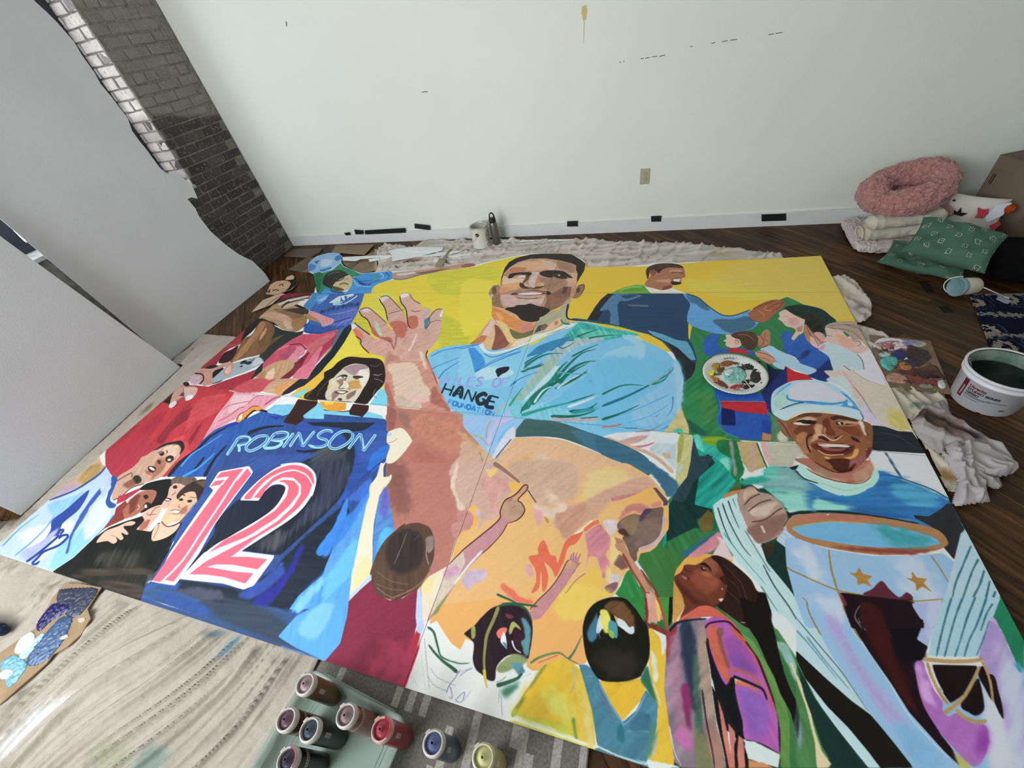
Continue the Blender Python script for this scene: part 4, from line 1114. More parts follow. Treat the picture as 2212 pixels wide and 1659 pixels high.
3a8ae8 b3|1880,1050 1950,930 2060,780 2150,580 2212,470 2212,620 2100,880 1950,1080
4f98e0 v.12:3|1590,1657 1700,1500 1950,1290 2030,1080 2100,900 2212,760 2212,1450 2120,1640
7fc4e8 b5 v.1:3|1640,1657 1760,1480 1960,1300 2060,1050 2212,850 2212,1000 2050,1300 1850,1500 1750,1657
f7f7f5|120,1355 190,1330 330,1050 640,600 790,390 750,345 850,190 1170,130 1210,190 1200,215 900,620 800,760 640,1060 470,1290 380,1400 215,1375
ee6a80 v.03:2|815,265 870,200 1110,155 1020,330 700,780 460,1130 225,1365 140,1350 330,1080 560,760 870,340 960,245
f7f7f5|820,262 950,240 890,330 790,375 745,350
ee6a80|755,350 810,290 915,275 860,330
ee6a80 v.03:2|275,1340 300,1290 640,800 740,670 1150,155 1195,210 940,540 740,830 540,1130 370,1360
f7f7f5 L4|250,1355 470,1125 665,830 860,540 1020,290 1128,155
d8f0f6 s|1500,120 1640,95 1760,110 1860,190 1885,280 1860,400 1830,450 1790,300 1700,160
f7f7f5 s|1440,480 1360,480 1270,500 1150,500 1080,490 1150,400 1300,260 1480,140 1640,110 1780,130 1860,230 1870,360 1800,500 1700,620 1560,730 1250,930 1000,1090 700,1280 460,1320 740,1020 1000,860 1300,680 1450,560 1540,420 1550,350 1480,325 1400,345 1320,420 1290,480
f7f7f5|430,1330 700,1040 1080,1035 1435,1080 1430,1110 1220,1400 1110,1445 900,1380 600,1350
ee6a80 s v.03:2|1115,475 1200,370 1340,240 1480,160 1620,120 1750,140 1840,210 1860,320 1840,310 1780,220 1680,180 1560,185 1440,230 1330,310 1240,400 1195,475
ee6a80 v.03:2|1220,465 1300,370 1430,250 1540,195 1660,180 1780,230 1840,330 1800,440 1700,570 1500,740 1250,890 1000,1080 850,1170 720,1200 530,1282 700,1150 960,1010 1250,860 1480,710 1640,560 1720,430 1720,330 1640,255 1530,250 1420,300 1340,390 1295,470
ee6a80 v.03:2|1480,290 1560,275 1650,290 1700,350 1690,430 1600,550 1450,690 1150,880 850,1000 735,1055 900,920 1180,780 1450,600 1570,450 1590,350 1550,310
f7f7f5 L3|1200,470 1330,310 1480,215 1640,175 1780,230 1850,340
262d3a v.1:3|1270,500 1340,400 1420,340 1500,325 1555,360 1530,430 1450,560 1300,680 1050,820 860,930 850,720 1000,560 1080,495
ee6a80 v.03:2|805,1175 950,1095 1160,1095 1365,1120 1260,1230 1000,1180
ee6a80 v.03:2|530,1282 720,1200 1000,1250 1218,1270 1130,1380 900,1310 720,1285
@H
f2e8d0 s v.03:2|1085,880 1110,840 1200,805 1260,800 1320,850 1380,940 1370,980 1280,1100 1180,1200 1110,1225 1070,1200 1100,1080 1115,1050 1110,1000 1080,970
b8d8ea s|1090,870 1130,850 1140,890 1090,900
a88860 L1.2|1090,980 1160,960 1210,920
5a5a60 L1.2|1110,1040 1120,1000
f4ead2 s v.03:2|1070,1200 1040,1280 1045,1380 1100,1380 1130,1355 1140,1390 1100,1460 1030,1520 980,1659 880,1659 880,1490 960,1390 1000,1280
@N
f4ead0 v.03:2|630,0 630,150 690,145 715,125 718,150 660,250 600,330 560,480 530,640 515,830 515,1000 500,1180 480,1290 200,1530 190,1510 250,1340 330,1000 380,760 450,440 490,330 490,240 560,140 600,0
f2e4b0 b8|300,1180 420,1000 490,1000 490,1200 300,1400
5088c8 v.12:2|640,290 670,260 700,450 740,640 750,720 640,870 560,1000 510,1150 520,800 560,480 590,340
6a62b8 b6|620,290 670,260 690,430 640,600 600,500
5ab0e0 b6|640,700 740,720 640,860 560,980 580,820
5a9ee0 v.12:3|490,300 450,440 380,760 330,1000 260,1330 190,1520 130,1657 0,1657 0,1130 100,900 250,640 400,400
3a80d8 b6|470,320 420,440 300,660 150,860 0,1000 0,870 150,640 330,480
6ac0f0 b6 v.1:2|180,1000 340,800 330,1000 250,1300 60,1500 0,1657 0,1300
c8d8f4|500,1180 505,1240 360,1370 280,1450 200,1530 190,1510 240,1430
842c44 v.05:2|230,1500 380,1350 500,1245 560,1390 700,1460 830,1440 1000,1330 985,1450 970,1657 130,1657 170,1560
c83038 b2|140,1657 170,1540 240,1530 200,1657
@W
842c44 v.05:2|760,1310 890,1290 905,1330 895,1370 878,1480 700,1425 730,1335
b03040 b4|893,1370 910,1372 875,1482 862,1478
a03850 b20|830,1390 880,1380 870,1470 800,1450
@N
c8d8f4|990,1350 1020,1330 1040,1450 1050,1657 970,1657
f4e6c8 v.03:2|1030,1320 1110,1210 1300,1100 1240,1280 1100,1657 1050,1657 1045,1480
f0e0a0 b5|1040,1310 1110,1220 1190,1190 1150,1330 1050,1400
@Q
c8d8f8|225,0 270,0 290,200 300,280 270,360 230,340 215,180
f2e2c8|275,0 400,0 310,240 290,260
@N
5a4438 s v.2:3|505,1180 540,1020 620,860 720,750 860,660 980,635 1090,665 1140,720 1172,830 1165,1000 1120,1130 1060,1250 1000,1330 880,1400 770,1460 640,1430 560,1390 520,1300
5a4438 s v.2:3|505,1180 540,1020 620,860 720,750 860,660
3a3030 b8 v.15:3|700,800 860,700 1020,760 1060,950 980,1120 800,1180 680,1080 660,940
8a7464 L1.5|880,740 820,900 740,1080
8a7464 L1.5|1010,760 960,820
7a6252 L2|560,1150 700,1250 900,1290
7a6252 L2|540,1280 700,1340 860,1350
9a8070 L1.5|560,1320 660,1400 760,1440
8a7a70 b3|1080,800 1160,780 1160,900 1100,950
a09488 L2|1090,880 1085,980 1110,1080
8a6850 L3 b1|700,1440 900,1360 1040,1260 1130,1130
@N
c08a90 s v.06:3|1320,1080 1480,930 1620,800 1770,670 1870,590 1870,510 1900,420 1940,370 2000,355 2060,310 2110,240 2150,230 2165,260 2130,320 2060,390 2100,440 2130,500 2120,550 2060,600 1950,640 1900,730 1780,860 1690,960 1570,1080 1440,1230 1270,1480 1130,1657 1100,1657 1220,1350
b8927a s b3|1940,390 2020,360 2060,400 2120,480 2110,550 2000,610 1900,560 1890,470
c89678 s|2000,370 2110,240 2150,232 2160,260 2060,390
cfc0b0 v.08:3|1320,1080 1480,940 1500,1060 1380,1300 1180,1560 1110,1657 1200,1400
d8d8d8 L5|1680,930 1560,1060 1440,1210 1380,1290
c89ab0 b4|1280,1150 1400,1080 1440,1150 1300,1240
8a8a50 b2|1120,1640 1280,1430 1340,1360 1200,1600
4a2820 L2.5|1330,1075 1480,920 1640,790 1800,660 1870,580 1870,510 1920,400 2000,355 2060,310 2120,240 2160,240 2150,290 2060,390 2100,430 2130,510 2060,600 1950,640
4a2820 L2|1950,640 1880,760 1750,900 1680,960
5a3a30 L1.5|2000,370 1960,410
5a3a30 L1|2040,450 2000,480
c8b0c4 s b1|1460,1240 1540,1140 1700,1130 1730,1190 1660,1270 1580,1290 1540,1360 1490,1310
2b2b24 L4|2165,290 2250,420
@O
c0858a s v.06:3|470,1560 560,1450 700,1320 800,1160 850,1060 880,1030 890,990 930,945 940,1000 965,945 960,1010 1005,960 980,1050 1000,1060 950,1110 920,1180 860,1280 740,1440 620,1600 560,1657 480,1657
c89878 s|850,1060 880,1030 930,1060 960,1080 920,1120 840,1120
4a2820 L2|460,1560 560,1450 700,1310 800,1160 850,1060 880,1030
5a3a24 L1.2|900,1030 905,970
5a3a24 L1.2|920,1040 938,950
5a3a24 L1.2|945,1060 968,948
5a3a24 L1.2|960,1080 1005,965
5a3a24 L1.2|1000,1060 960,1110 920,1180
b98468 s v.06:3|1350,810 1370,790 1400,800 1470,830 1480,880 1540,1000 1630,1130 1720,1280 1800,1400 1830,1520 1890,1657 1700,1657 1700,1560 1700,1400 1640,1280 1540,1130 1450,960 1400,930 1370,880
8f3f34 L6,3|1450,960 1540,1130 1640,1290 1690,1390 1690,1560 1710,1657
b8d0dc L4|1600,1050 1700,1200 1800,1380
d8a898 b3|1700,1400 1790,1400 1800,1657 1720,1657
f0c878 b2|1790,1450 1830,1500 1850,1657 1800,1657
8f3f34 L5|1690,1370 1740,1385
8a2f28 L4|1640,1130 1780,1330 1850,1480 1900,1657
4a2a20 L1.2|1360,810 1390,850
4a2a20 L1.2|1385,795 1410,850
4a2a20 L1.2|1410,800 1430,845
4a2a20 L1.2|1440,805 1450,850
e8d088 s b1|1350,780 1380,840 1360,870 1330,800
@Q
f0f2ee v.02:2|340,270 420,230 560,450 650,510 700,400 780,440 770,620 850,760 1000,640 1300,560 1290,760 1150,1110 115,880
efb168 v.05:2|420,180 760,260 690,380 650,510 560,420 460,260
f2e8b8 b4|1140,1100 1220,960 1300,800 1300,1000
2a1c24 s v.2:3|790,270 860,190 950,110 1050,75 1180,80 1290,130 1340,230 1350,350 1320,560 1290,600 1200,560 1130,560 1060,600 1000,680 985,800 930,810 870,760 800,700 770,600 780,450 700,370 690,350 750,300
2e5a48 L8,3|1050,70 1180,70 1290,120 1350,250
2e5a48 L5|1010,90 1150,60 1400,90
2e5a48 L6,2|1000,-30 1160,40 1200,70
8a8a50 L9,5|1020,90 980,200 910,360 890,480 880,640 900,850
c8b840 L8,3|880,700 890,800 910,880
9aa050 s|755,300 790,280 795,380 760,400
7a2a40 s b1|1090,160 1160,180 1150,210 1100,200
e87868 s b1|1000,350 1040,300 1100,300 1090,350 1030,400
e8e8e8 s b1|1040,420 1070,340 1095,400 1100,500 1060,460
5a8a9a s b1|1060,440 1095,450 1100,510
aaa860 s|1150,240 1200,260 1240,320 1180,290 1140,360 1120,330
5a8f9a s b2|1240,210 1290,220 1330,320 1310,560 1260,540 1250,460 1230,440 1280,380
3a1a2a s|1160,320 1210,310 1250,380 1220,490 1180,460 1160,400
f0f0ee L4,2|1150,420 1180,500 1240,540
8a9a68 b3 v.15:1|1000,680 1150,560 1300,590 1280,640 1060,740
5a8a98 b2 v.2:2|1140,640 1240,640 1290,720 1220,780
2e5a4a L11,5 b1 v.3:1|1000,860 1100,830 1200,790 1250,740
4a8068 b5 v.3:1|1050,900 1180,830 1230,850 1100,980
2e5f50 L6,2|330,290 390,340 430,480 470,580 620,640 740,640
2c5a4a L4,9 v.2:2|340,460 400,540 480,620 560,680 620,730
4a5a9a L1.2|610,740 770,680
4a5a9a L1.2|640,770 700,720 770,690
4a4a8a L1.2|650,700 600,780 540,860 515,930
4a4a8a L1.2|540,860 560,900 570,980 540,970
4a4a8a L1.2|600,1000 690,920 660,1020 600,1000
4a4a8a L1.2|680,1010 760,900
4a4a8a L1.2|1030,890 1020,1030
3a3a8a L1.5|1045,960 1055,1155
6a6a80 L.8|300,400 320,620 350,900
6a6a80 L.8|270,560 310,900
6a6a80 L.8|180,760 240,880
6a6a80 L.8|360,690 430,780 600,860
6a6a80 L.8|330,760 400,860 520,910
4a4a60 L1|990,830 1060,800 1090,770
4a4a60 L1|1210,800 1340,740
@Q
d8b438 v.08:2|1140,1130 1260,950 1400,760 1500,640 1620,600 1720,630 1800,690 1880,900 1940,1150 1960,1450 1830,1400 1700,1330 1500,1250
8a8a38 b3|1140,1140 1250,960 1440,680 1490,660 1360,860 1180,1150
b8c040 b8|1170,1100 1500,1180 1720,1260 1700,1340 1400,1220 1160,1140
e0b830 b12|1280,950 1400,800 1560,640 1600,700 1450,900 1330,1080
d8d060 b12|1500,900 1700,1000 1760,1200 1650,1220 1450,1060
b8ac98 L6,3|1740,680 1765,800 1720,930
6a8f40 L8,4 b2|1745,1170 1760,1280 1780,1400
dcc060 b5|1750,750 1850,900 1920,1150 1940,1400 1850,1360 1830,1100
f2f6d8 b1|1100,1140 1500,1290 1960,1440 1960,1470 1080,1165
5a7a48 L6,2 b1 v.3:1|1330,640 1430,580 1600,540 1700,600 1800,650
3f6f5a L6,2 b1 v.3:1|1700,600 1760,520 1830,370
c06a50 L3 b1|1400,640 1500,600 1600,560
c86a60 L2|1820,640 1870,660
@S
dcbc48 v.08:2|0,700 60,660 130,980 160,1430 0,1390
dcc878 b4|40,900 120,1200 150,1420 80,1400
e4b830 v.08:2|200,810 600,790 650,880 620,980 430,1200 300,1040
e4bc38 v.1:2|680,300 740,300 850,370 840,600 850,900 900,1250 930,1650 680,1580 760,1300 770,1080 720,900 680,640
d8dcd8 s b1|730,310 800,320 845,370 840,500 810,560 790,400 740,340
d8d4c0 b3|700,520 760,620 770,760 740,830 720,700
d0ccc0 L4,2|720,830 770,950 800,1060
c0b090 b3|740,1350 770,1400 720,1560
4a7f94 v.15:2|0,650 80,660 130,700 200,810 290,1000 350,1090 430,1210 560,1100 650,900 700,960 770,1040 760,1250 690,1480 660,1600 400,1540 180,1440 130,1100 60,850
6a98b8 L4|200,830 320,1060 420,1210 440,1240 560,1120 650,940
8ab0c8 L1.5|60,770 130,770
8ab0c8 L1.5|150,900 180,980
5a90a8 L5 b1|430,1250 400,1420
2a6a7a b3|380,1250 420,1240 440,1400 380,1380
7aa8b8 L2|470,1300 600,1300 680,1310
3a6a80 b4|560,1150 700,1130 680,1280 500,1280
6a6888 L6,3 b1|200,880 250,1000 330,1180
2f6a50 b2|600,770 670,660 730,900 770,1040 700,960 650,880 610,820
4f8070 b4|700,1200 760,1300 700,1500 640,1600 690,1400
e8f4f0 L3|180,1450 400,1545 650,1620 900,1650
f0f4ec b1|650,1600 930,1659 1000,1659 960,1640 690,1585
16160f s v.1:3|40,300 80,150 170,50 320,0 440,10 560,80 630,180 670,300 690,450 680,600 620,730 580,780 420,820 230,810 150,740 80,600 50,450
2a2622 b10|200,550 450,520 600,600 560,760 300,780 150,650
6a4a2c s b4 v.2:2|280,50 400,30 500,120 550,250 530,350 440,250 350,180 260,120
3f6f88 s b4|90,300 140,200 180,130 200,250 170,400 110,420
c8ccd4 s b1|170,330 200,180 240,200 300,220 290,290 230,310 200,350
e0d868 s b2|200,130 280,130 310,260 290,350 240,320
4a8f98 s b1|300,230 370,260 375,390 330,380 290,330
8ab050 s b1|280,310 340,340 340,400 300,380
d0d8dc s b1|370,200 440,230 490,290 530,280 540,340 500,360 430,310 380,270
5a9aa8 L3|190,330 210,400
d8a070 b1|340,170 380,200 370,260
c89a88 v.06:2|640,0 730,0 740,60 730,220 690,260 650,240
7a3028 b1|640,0 660,0 680,150 670,250 760,270 850,330 870,380 700,300 650,260
d89a88 b1|720,30 750,20 790,180 760,260 700,240
f0cc70 b1|740,0 770,0 800,150 790,240 770,230
b04a38 L7|760,0 800,80 850,260 880,350
2f7f3c v.12:2|450,0 640,0 640,250 560,120
4a8a3c v.1:2|780,0 890,0 880,250 860,280 810,100
101818|880,0 920,0 910,180 900,240 870,290
@T
e2a848 s v.06:2|180,1100 250,970 330,890 420,870 560,870 800,920 700,1000 460,960 300,1100 230,1300 280,1430 200,1580 160,1600 170,1400
c09048 b1|180,1130 260,1280 290,1430 180,1590 160,1400
c8808a s b3|340,890 460,780 640,640 680,700 620,800 460,890
dcc4c4 s b3|600,880 660,760 630,680 700,720 780,860 800,930 700,900
6a3424 s v.08:3|180,1110 250,1060 290,990 320,980 400,985 450,975 500,930 590,890 640,920 680,1000 720,1100 740,1200 720,1330 680,1400 560,1440 420,1430 350,1510 240,1560 290,1420 260,1300 190,1180
8a4a34 b8|360,1080 500,1060 640,1150 620,1280 450,1250 370,1180
8a4f3a b5|480,940 600,940 660,1060 560,1060
a0603c b3|480,1060 560,1070 560,1110 500,1100
4a2018 b5|200,1140 300,1240 420,1360 560,1420 420,1400 280,1300
2a1410 s|450,980 500,960 560,1010 575,1060 540,1020 490,990
2a1410 s|460,1000 510,1030 500,1050 470,1030
d8c8c0|480,1005 510,1030 490,1030
3a1810 L2|285,990 300,1040 350,1050
3a1810 L2.5|250,1060 290,1100 350,1140
a86a5c b1|270,1090 320,1120 300,1150 260,1110
3a1c14 L2.5|350,1510 420,1430 560,1440 680,1390
f0ece8|675,1230 695,1235 690,1250
e8d0c0 s|650,1350 700,1340 750,1355 700,1385
3a1a12 s|660,1120 710,1100 750,1150 720,1200 680,1150
2a1812 s v.15:3|570,900 640,885 760,940 900,1050 1000,1150 1060,1260 1150,1290 1210,1390 1210,1480 1225,1560 1200,1657 980,1657 860,1590 740,1500 640,1420 700,1350 740,1200 700,1070 650,980
5a3a2c L1.5|680,960 800,1080 900,1200 960,1400
5a3a2c L1.5|760,1140 860,1240 900,1400 1040,1440
5a3a2c L1.5|740,1260 860,1360 960,1480
140e0c s|1080,1290 1150,1290 1210,1390 1225,1560 1200,1657 980,1657 1060,1540 1040,1430
c0a8a8 L1.5|880,1590 980,1600 1050,1530
c85a48 s|380,1510 440,1430 540,1425 640,1470 760,1590 800,1657 600,1530 480,1520 240,1570
@S
c85c48 s v.08:1|980,210 1100,130 1180,85 1300,95 1450,200 1560,320 1700,560 1500,330 1340,200 1150,200 1000,230
8a7a88 v.3:2|870,300 930,240 1060,210 1180,195 1250,230 1240,350 1260,600 1300,960 1340,1250 1440,1659 1000,1659 930,1600 880,1250 830,900 850,500
8a3040 b3|860,350 920,280 960,300 900,500 860,640
a0788c b5 v.2:2|880,500 980,400 1000,900 1060,1250 960,1300 900,1000
2a3448 b5 v.15:2|1000,270 1100,250 1140,500 1130,800 1200,1100 1100,1100 1040,800 990,500
3f5f50 b4 v.15:2|1120,600 1180,700 1200,1200 1280,1500 1140,1300
802858 b5|1010,900 1060,880 1110,1250 1090,1300 1020,1200
b86aa0 b6|940,1300 1060,1280 1120,1450 1060,1500 960,1430
a08878 b5 v.15:2|1180,300 1240,350 1280,900 1330,1200 1220,1150 1180,700
7a7a5a b6 v.15:2|1120,1350 1220,1300 1320,1659 1150,1659
a07868 b6|1240,1250 1330,1200 1420,1659 1330,1659
241c24 L7,3|880,330 960,250 1100,220 1250,210
241c20 L4,2|1200,900 1240,1200 1300,1500 1320,1659
d0d4dc L3,1|880,1250 930,1500 1000,1640
18181c|1230,420 1300,500 1460,700 1560,1000 1625,1385 1480,1350 1340,1000
101214 v.1:3|1240,400 1260,350 1290,600 1350,750 1430,870 1470,900 1450,700 1500,720 1530,900 1560,1100 1600,1250 1620,1380 1580,1370 1440,1100 1360,960 1340,900 1290,780
101214 v.1:3|1290,850 1340,950 1400,1100 1450,1250 1580,1360 1620,1420 1660,1659 1600,1659 1560,1400 1440,1290 1490,1659 1440,1659 1400,1450 1340,1200
c87868|1350,980 1400,1120 1440,1300 1500,1659 1460,1659 1400,1350
c87868|1450,1220 1520,1310 1520,1659 1490,1659 1470,1400
c8786c|1540,1330 1600,1380 1620,1659 1540,1659
101214|1540,1320 1555,1320 1540,1500 1550,1659 1520,1659 1510,1450
b05ca8 s v.12:3|1230,260 1260,210 1330,190 1430,220 1530,310 1650,430 1750,600 1830,800 1900,1000 1940,1200 1950,1500 1800,1430 1620,1380 1590,1200 1540,1000 1520,850 1600,800 1480,780 1430,850 1340,700 1270,520 1240,380
c86048 b3|1260,300 1330,260 1360,400 1420,600 1470,780 1440,820 1340,650 1270,450
8a5048 b3|1340,330 1400,300 1400,450 1470,650 1440,680 1380,520
9a50a0 b6 v.1:3|1400,400 1560,400 1700,600 1740,720 1600,700 1480,600
7a4a98 b8|1450,550 1600,600 1760,740 1640,740 1520,680
c85c40 L13,8 b2|1480,280 1600,420 1720,580 1830,820 1900,1080
b0603c L8,3 b2|1480,720 1580,720 1720,800 1840,980
c8704c L6 b2|1520,820 1620,850 1740,920
5a4098 s b5|1600,1010 1700,1100 1730,1190 1660,1150
8a5ab0 b8|1560,900 1780,960 1840,1120 1800,1350 1640,1330 1600,1100
301030 L4|1230,300 1260,260 1330,240 1450,240 1540,320 1660,430
1a1420 L5|1250,400 1270,520 1360,760 1440,900
1c1620 L7,4|1500,770 1560,790 1700,850 1790,900 1830,1000
251830 L5|1620,430 1720,560 1800,750 1880,960 1940,1160 1955,1500
251830 L3|1620,1385 1780,1430 1940,1520
d8e4e2 v.02:2|1620,1395 1700,1400 1920,1510 1955,1530 1940,1659 1650,1570 1610,1450
c8875c b1|1650,1580 1800,1610 1900,1659 1650,1659
5f8a44 v.15:3|1560,330 1700,430 1820,640 1960,900 2060,1100 2140,1400 2160,1659 1960,1659 1960,1300 1900,1000 1780,640
3a7040 v.15:3|1870,280 1960,430 2100,700 2212,900 2212,1659 2050,1659 2050,1200 1930,700
8ab0a8 b3|1910,440 2030,470 2100,650 2180,800 2212,1000 2100,800 1980,560
e2ccA0 L6,3 b1|2060,640 2130,800 2212,1000
140e0c v.1:3|1560,0 1870,100 1880,250 1900,330 1950,560 2000,750 2060,900 2110,1000 2130,1180 2140,1400 2100,1280 2060,1120 1960,940 1900,770 1830,640 1740,430 1680,340 1620,250
@V
4a7a48 v.15:3|0,600 100,1000 200,1400 330,1659 0,1659
8fa0b0 b4|0,1100 30,1200 60,1400 40,1500 0,1400
16201c b2|0,1000 30,1150 20,1400 0,1350
e6d2a8 v.04:3|0,740 60,860 120,1020 180,1300 250,1500 340,1620 310,1659 200,1659 180,1400 90,1050 0,800
16302c v.1:3|0,640 90,800 180,980 400,1280 700,1659 330,1659 345,1610 250,1450 150,1150 80,960
@T
bcd8da v.06:3|590,350 680,280 850,220 850,300 900,480 1000,700 1160,950 1400,1240 1700,1657 1250,1657 1210,1480 1150,1290 1000,1100 850,950 700,720 610,480
16302a v.08:3|1100,770 1260,740 1430,860 1450,1010 1600,1420 1720,1657 1690,1657 1400,1240 1160,950
3a3020 b2|1090,770 1180,760 1260,750 1200,920 1130,850
b07a48 b1|700,240 800,200 900,180 1000,170 860,220 700,280
16302a L3,1|640,370 700,560 770,720 850,840
16302a L3,1|690,330 760,520 900,780 1000,900
16302a L3,1|750,300 800,440 870,600
16302a L3,1|800,280 840,380
5a9a98 L3,1|700,640 900,900 1160,1200
2a7a70 L3,1|1100,1210 1180,1330 1280,1480
5a6a70 L2|930,620 1100,900 1200,1060
3a4a50 L3|1120,980 1250,1220 1400,1430 1520,1640
e8eef0 b3|1210,1480 1300,1500 1450,1657 1260,1657
d8eef0 L3|820,560 950,800 1150,1050
c8dcf0|1360,560 1400,490 1470,680 1430,850 1260,720
3a5a90 L1|1300,680 1430,780
3a5a90 L1|1330,640 1440,730
3a5a90 L1|1350,600 1460,690
3a5a90 L1|1280,700 1420,820
@V
bcd8e0 v.06:3|0,50 100,130 300,420 520,740 700,1130 540,1010 300,800 0,530
16140f v.06:3|0,520 300,800 540,1010 720,1140 860,1300 1140,1659 800,1659 400,1200 90,790 0,600
c0dce0|90,790 300,1060 500,1260 700,1500 820,1659 700,1659 480,1370 200,1000
3a4a50 L2|0,200 200,440 420,700 560,900 700,1110
6f9aa8 L5,2|0,320 160,500 400,800
6f9aa8 L5,2|100,380 300,640 520,900
3a4448 L3|80,100 260,330 420,560 600,880 720,1100
@K
2f7fb8 v.2:1|0,1180 250,1150 380,1180 480,1280 700,1420 900,1500 1200,1450 1370,1300 1360,1200 1400,1210 1700,1330 2212,1560 2212,1659 0,1659
5fb8a8 b6 v.2:1|0,1180 200,1150 330,1180 400,1300 380,1500 300,1659 0,1659
7aa0a0 b6 v.2:1|180,1180 360,1200 600,1400 800,1500 500,1480 250,1350
8fd0c0 b6 v.15:1|300,1420 700,1500 900,1580 1200,1640 1100,1659 300,1659
2a68a8 b5 v.15:1|1380,1220 1500,1260 1600,1350 1500,1450 1350,1420
@T
8fd0c4 b6 v.15:1|1100,200 1500,240 1900,340 2150,370 1900,410 1400,400 1320,310
7fb0b0 b8 v.2:1|950,100 1200,60 1450,30 1600,160 1800,260 1900,300 1500,220 1200,180
2a9a88 b5|880,80 1060,50 1200,60 1060,130 920,140
0f3c34 b2|1060,170 1130,170 1230,250 1350,370 1400,400 1340,400 1250,280 1100,210
12282a b2|1370,430 1560,410 1800,410 2212,440 2212,465 1500,440 1400,480
@U
2a6eaa v.2:1 b12|-70,170 300,290 500,240 640,170 680,0 760,20 900,70 1000,90 1400,290 1440,340 1560,560 1350,640 1100,560 700,480 0,430
8fd0c0 b6 v.1:1|0,270 200,330 450,380 300,400 0,410
4a9ac0 b10 v.2:1|800,100 1100,160 1300,260 1200,360 900,300
205898 b8 v.15:1|350,380 700,420 1050,500 900,500 500,450
2a2a2e v.1:2|1040,455 1200,470 1330,390 1400,330 1440,330 1500,450 1580,610 1530,700 1470,930 1360,800 1380,720 1330,650 1200,560 1060,490
0f2a28 L5|0,415 300,425 700,480 1100,550
1c3a48 L2|760,20 1000,95 1250,190 1420,290
@K
a86a58 s v.1:1|400,1050 520,1150 650,1240 900,1330 1150,1340 1290,1250 1310,1180 1250,1040 1200,1080
b58a70 b4|1050,1250 1200,1150 1260,1050 1310,1180 1280,1270 1150,1340
8a8a68 b4|560,1120 700,1200 850,1260 700,1250
c08878 b4|560,1180 760,1270 1000,1310 900,1330 680,1280
5a4a3a L2|480,1150 640,1250 900,1330 1160,1350 1290,1260
b8e0d4 s v.04:1|400,1130 470,1130 600,1250 850,1340 1100,1360 1260,1310 1310,1190 1370,1220 1370,1300 1300,1390 1200,1420 1150,1470 980,1500 800,1450 620,1370 480,1290 400,1190
1f2f34 L2.5|370,1190 480,1290 650,1350
9fc8c0 L2|480,1240 700,1350 1000,1430 1300,1350
161c20 b1|300,1160 420,1130 390,1180 340,1190
8a5638 s v.08:2|250,620 380,550 500,510 700,510 950,540 1180,600 1280,650 1300,740 1300,850 1280,980 1200,1090 1060,1200 950,1225 800,1190 640,1120 500,1010 420,900 330,820 250,780 200,700
8f6048 s v.1:2|140,570 220,600 270,640 330,790 310,810 240,740 190,660
4a2a1c L2|160,590 230,650 320,800
7a5038 s v.1:2|1180,620 1270,640 1305,720 1290,850 1220,800 1190,700
4a2a1c L2.5 b1|1230,720 1250,780
6b3a26 s b2|400,680 480,640 600,640 620,700 560,800 440,780 360,740
a8714e b5 v.1:2|400,780 520,760 560,1000 500,1010 420,900
7a3f24 s b2|880,680 960,650 1100,680 1180,780 1080,780 940,720
6a3222 s b2|700,600 780,580 800,680 860,780 720,760 700,680
c89878 b4|600,660 700,640 690,760 560,860 620,740
5a3a28 s|400,545 520,510 690,515 660,560 560,545 440,560
4a2a20 s|790,570 860,540 1000,560 1130,600 1060,610 900,580 840,600
c8a088 b2|400,580 520,550 640,580 600,600 480,590 350,620
2a1f20 s|390,610 460,590 540,600 630,610 600,640 500,635 420,630
e4dcd4 s|350,630 430,620 480,640 560,645 520,655 400,650
1a1416 s|510,605 560,595 570,635 530,640
2a2020 s|860,620 920,605 1030,625 1080,640 980,650 880,650
d4c8b8 s|880,625 920,615 980,640 920,650
1a1416 s|915,620 950,615 950,645 925,645
c08068 L2|900,660 1050,660 1130,640
c0906c b2|880,600 1000,600 1150,620 1120,650 980,640
e8d8c8 b3|1130,610 1180,620 1220,760 1200,760
b07858 L4 b1|730,680 720,740 750,780
e0c0a8 L2|740,690 735,740
3a1a14 s|650,790 720,790 780,830 760,850 700,820 660,810
3a1a14 s|850,800 940,790 900,820 860,830
d8b090 L3|620,780 700,770 800,830 860,830 940,780
c89070 L2|560,800 640,780
3a1a14 s|1040,790 1100,810 1150,850 1130,860 1060,830
3a2018 L4 b1|580,760 520,800 520,900 560,980
6a2c20 s|560,890 650,870 800,880 900,870 1020,890 1090,900 1050,980 960,1020 860,1030 740,1010 620,950
4a1c1c s|620,890 1040,910 1000,960 900,990 740,970 660,920
f0e4dc s|650,885 800,885 940,890 1030,905 990,920 880,915 740,920 680,905
8a4a44 s|680,915 860,935 980,930 920,965 780,965 720,945
d0a088 L2.5|640,950 760,1010 960,1005
d8a890 L1.5|640,870 780,880 1010,890
7a4030 L2|560,880 640,850 860,870 1000,850
d8a050 s b1|940,1050 1050,1020 1090,940 1135,945 1110,1020 1040,1060
d8a050 s b1|720,1030 800,1045 760,1060
4a201a s b1|740,1070 900,1050 1010,1060 1030,1100 1000,1180 960,1200 830,1150 780,1100
9a5a60 b5|1100,1060 1180,1010 1240,960 1200,1080 1080,1160 1030,1130
6a2a30 b3|1230,950 1290,920 1280,990 1220,1050
5a3020 L3 b1|600,1090 760,1180 900,1220 1060,1190
3a1a14 b3|820,1150 960,1190 1100,1110 1060,1190 960,1225 860,1200
f4ece4|1220,945 1235,940 1232,958
b9dcec s v.05:1|85,360 110,260 200,190 330,130 480,115 640,118 800,160 920,220 1040,320 1120,430 1160,500 1200,570 1180,600 1060,570 900,530 700,500 520,500 380,530 270,600 180,560 100,500
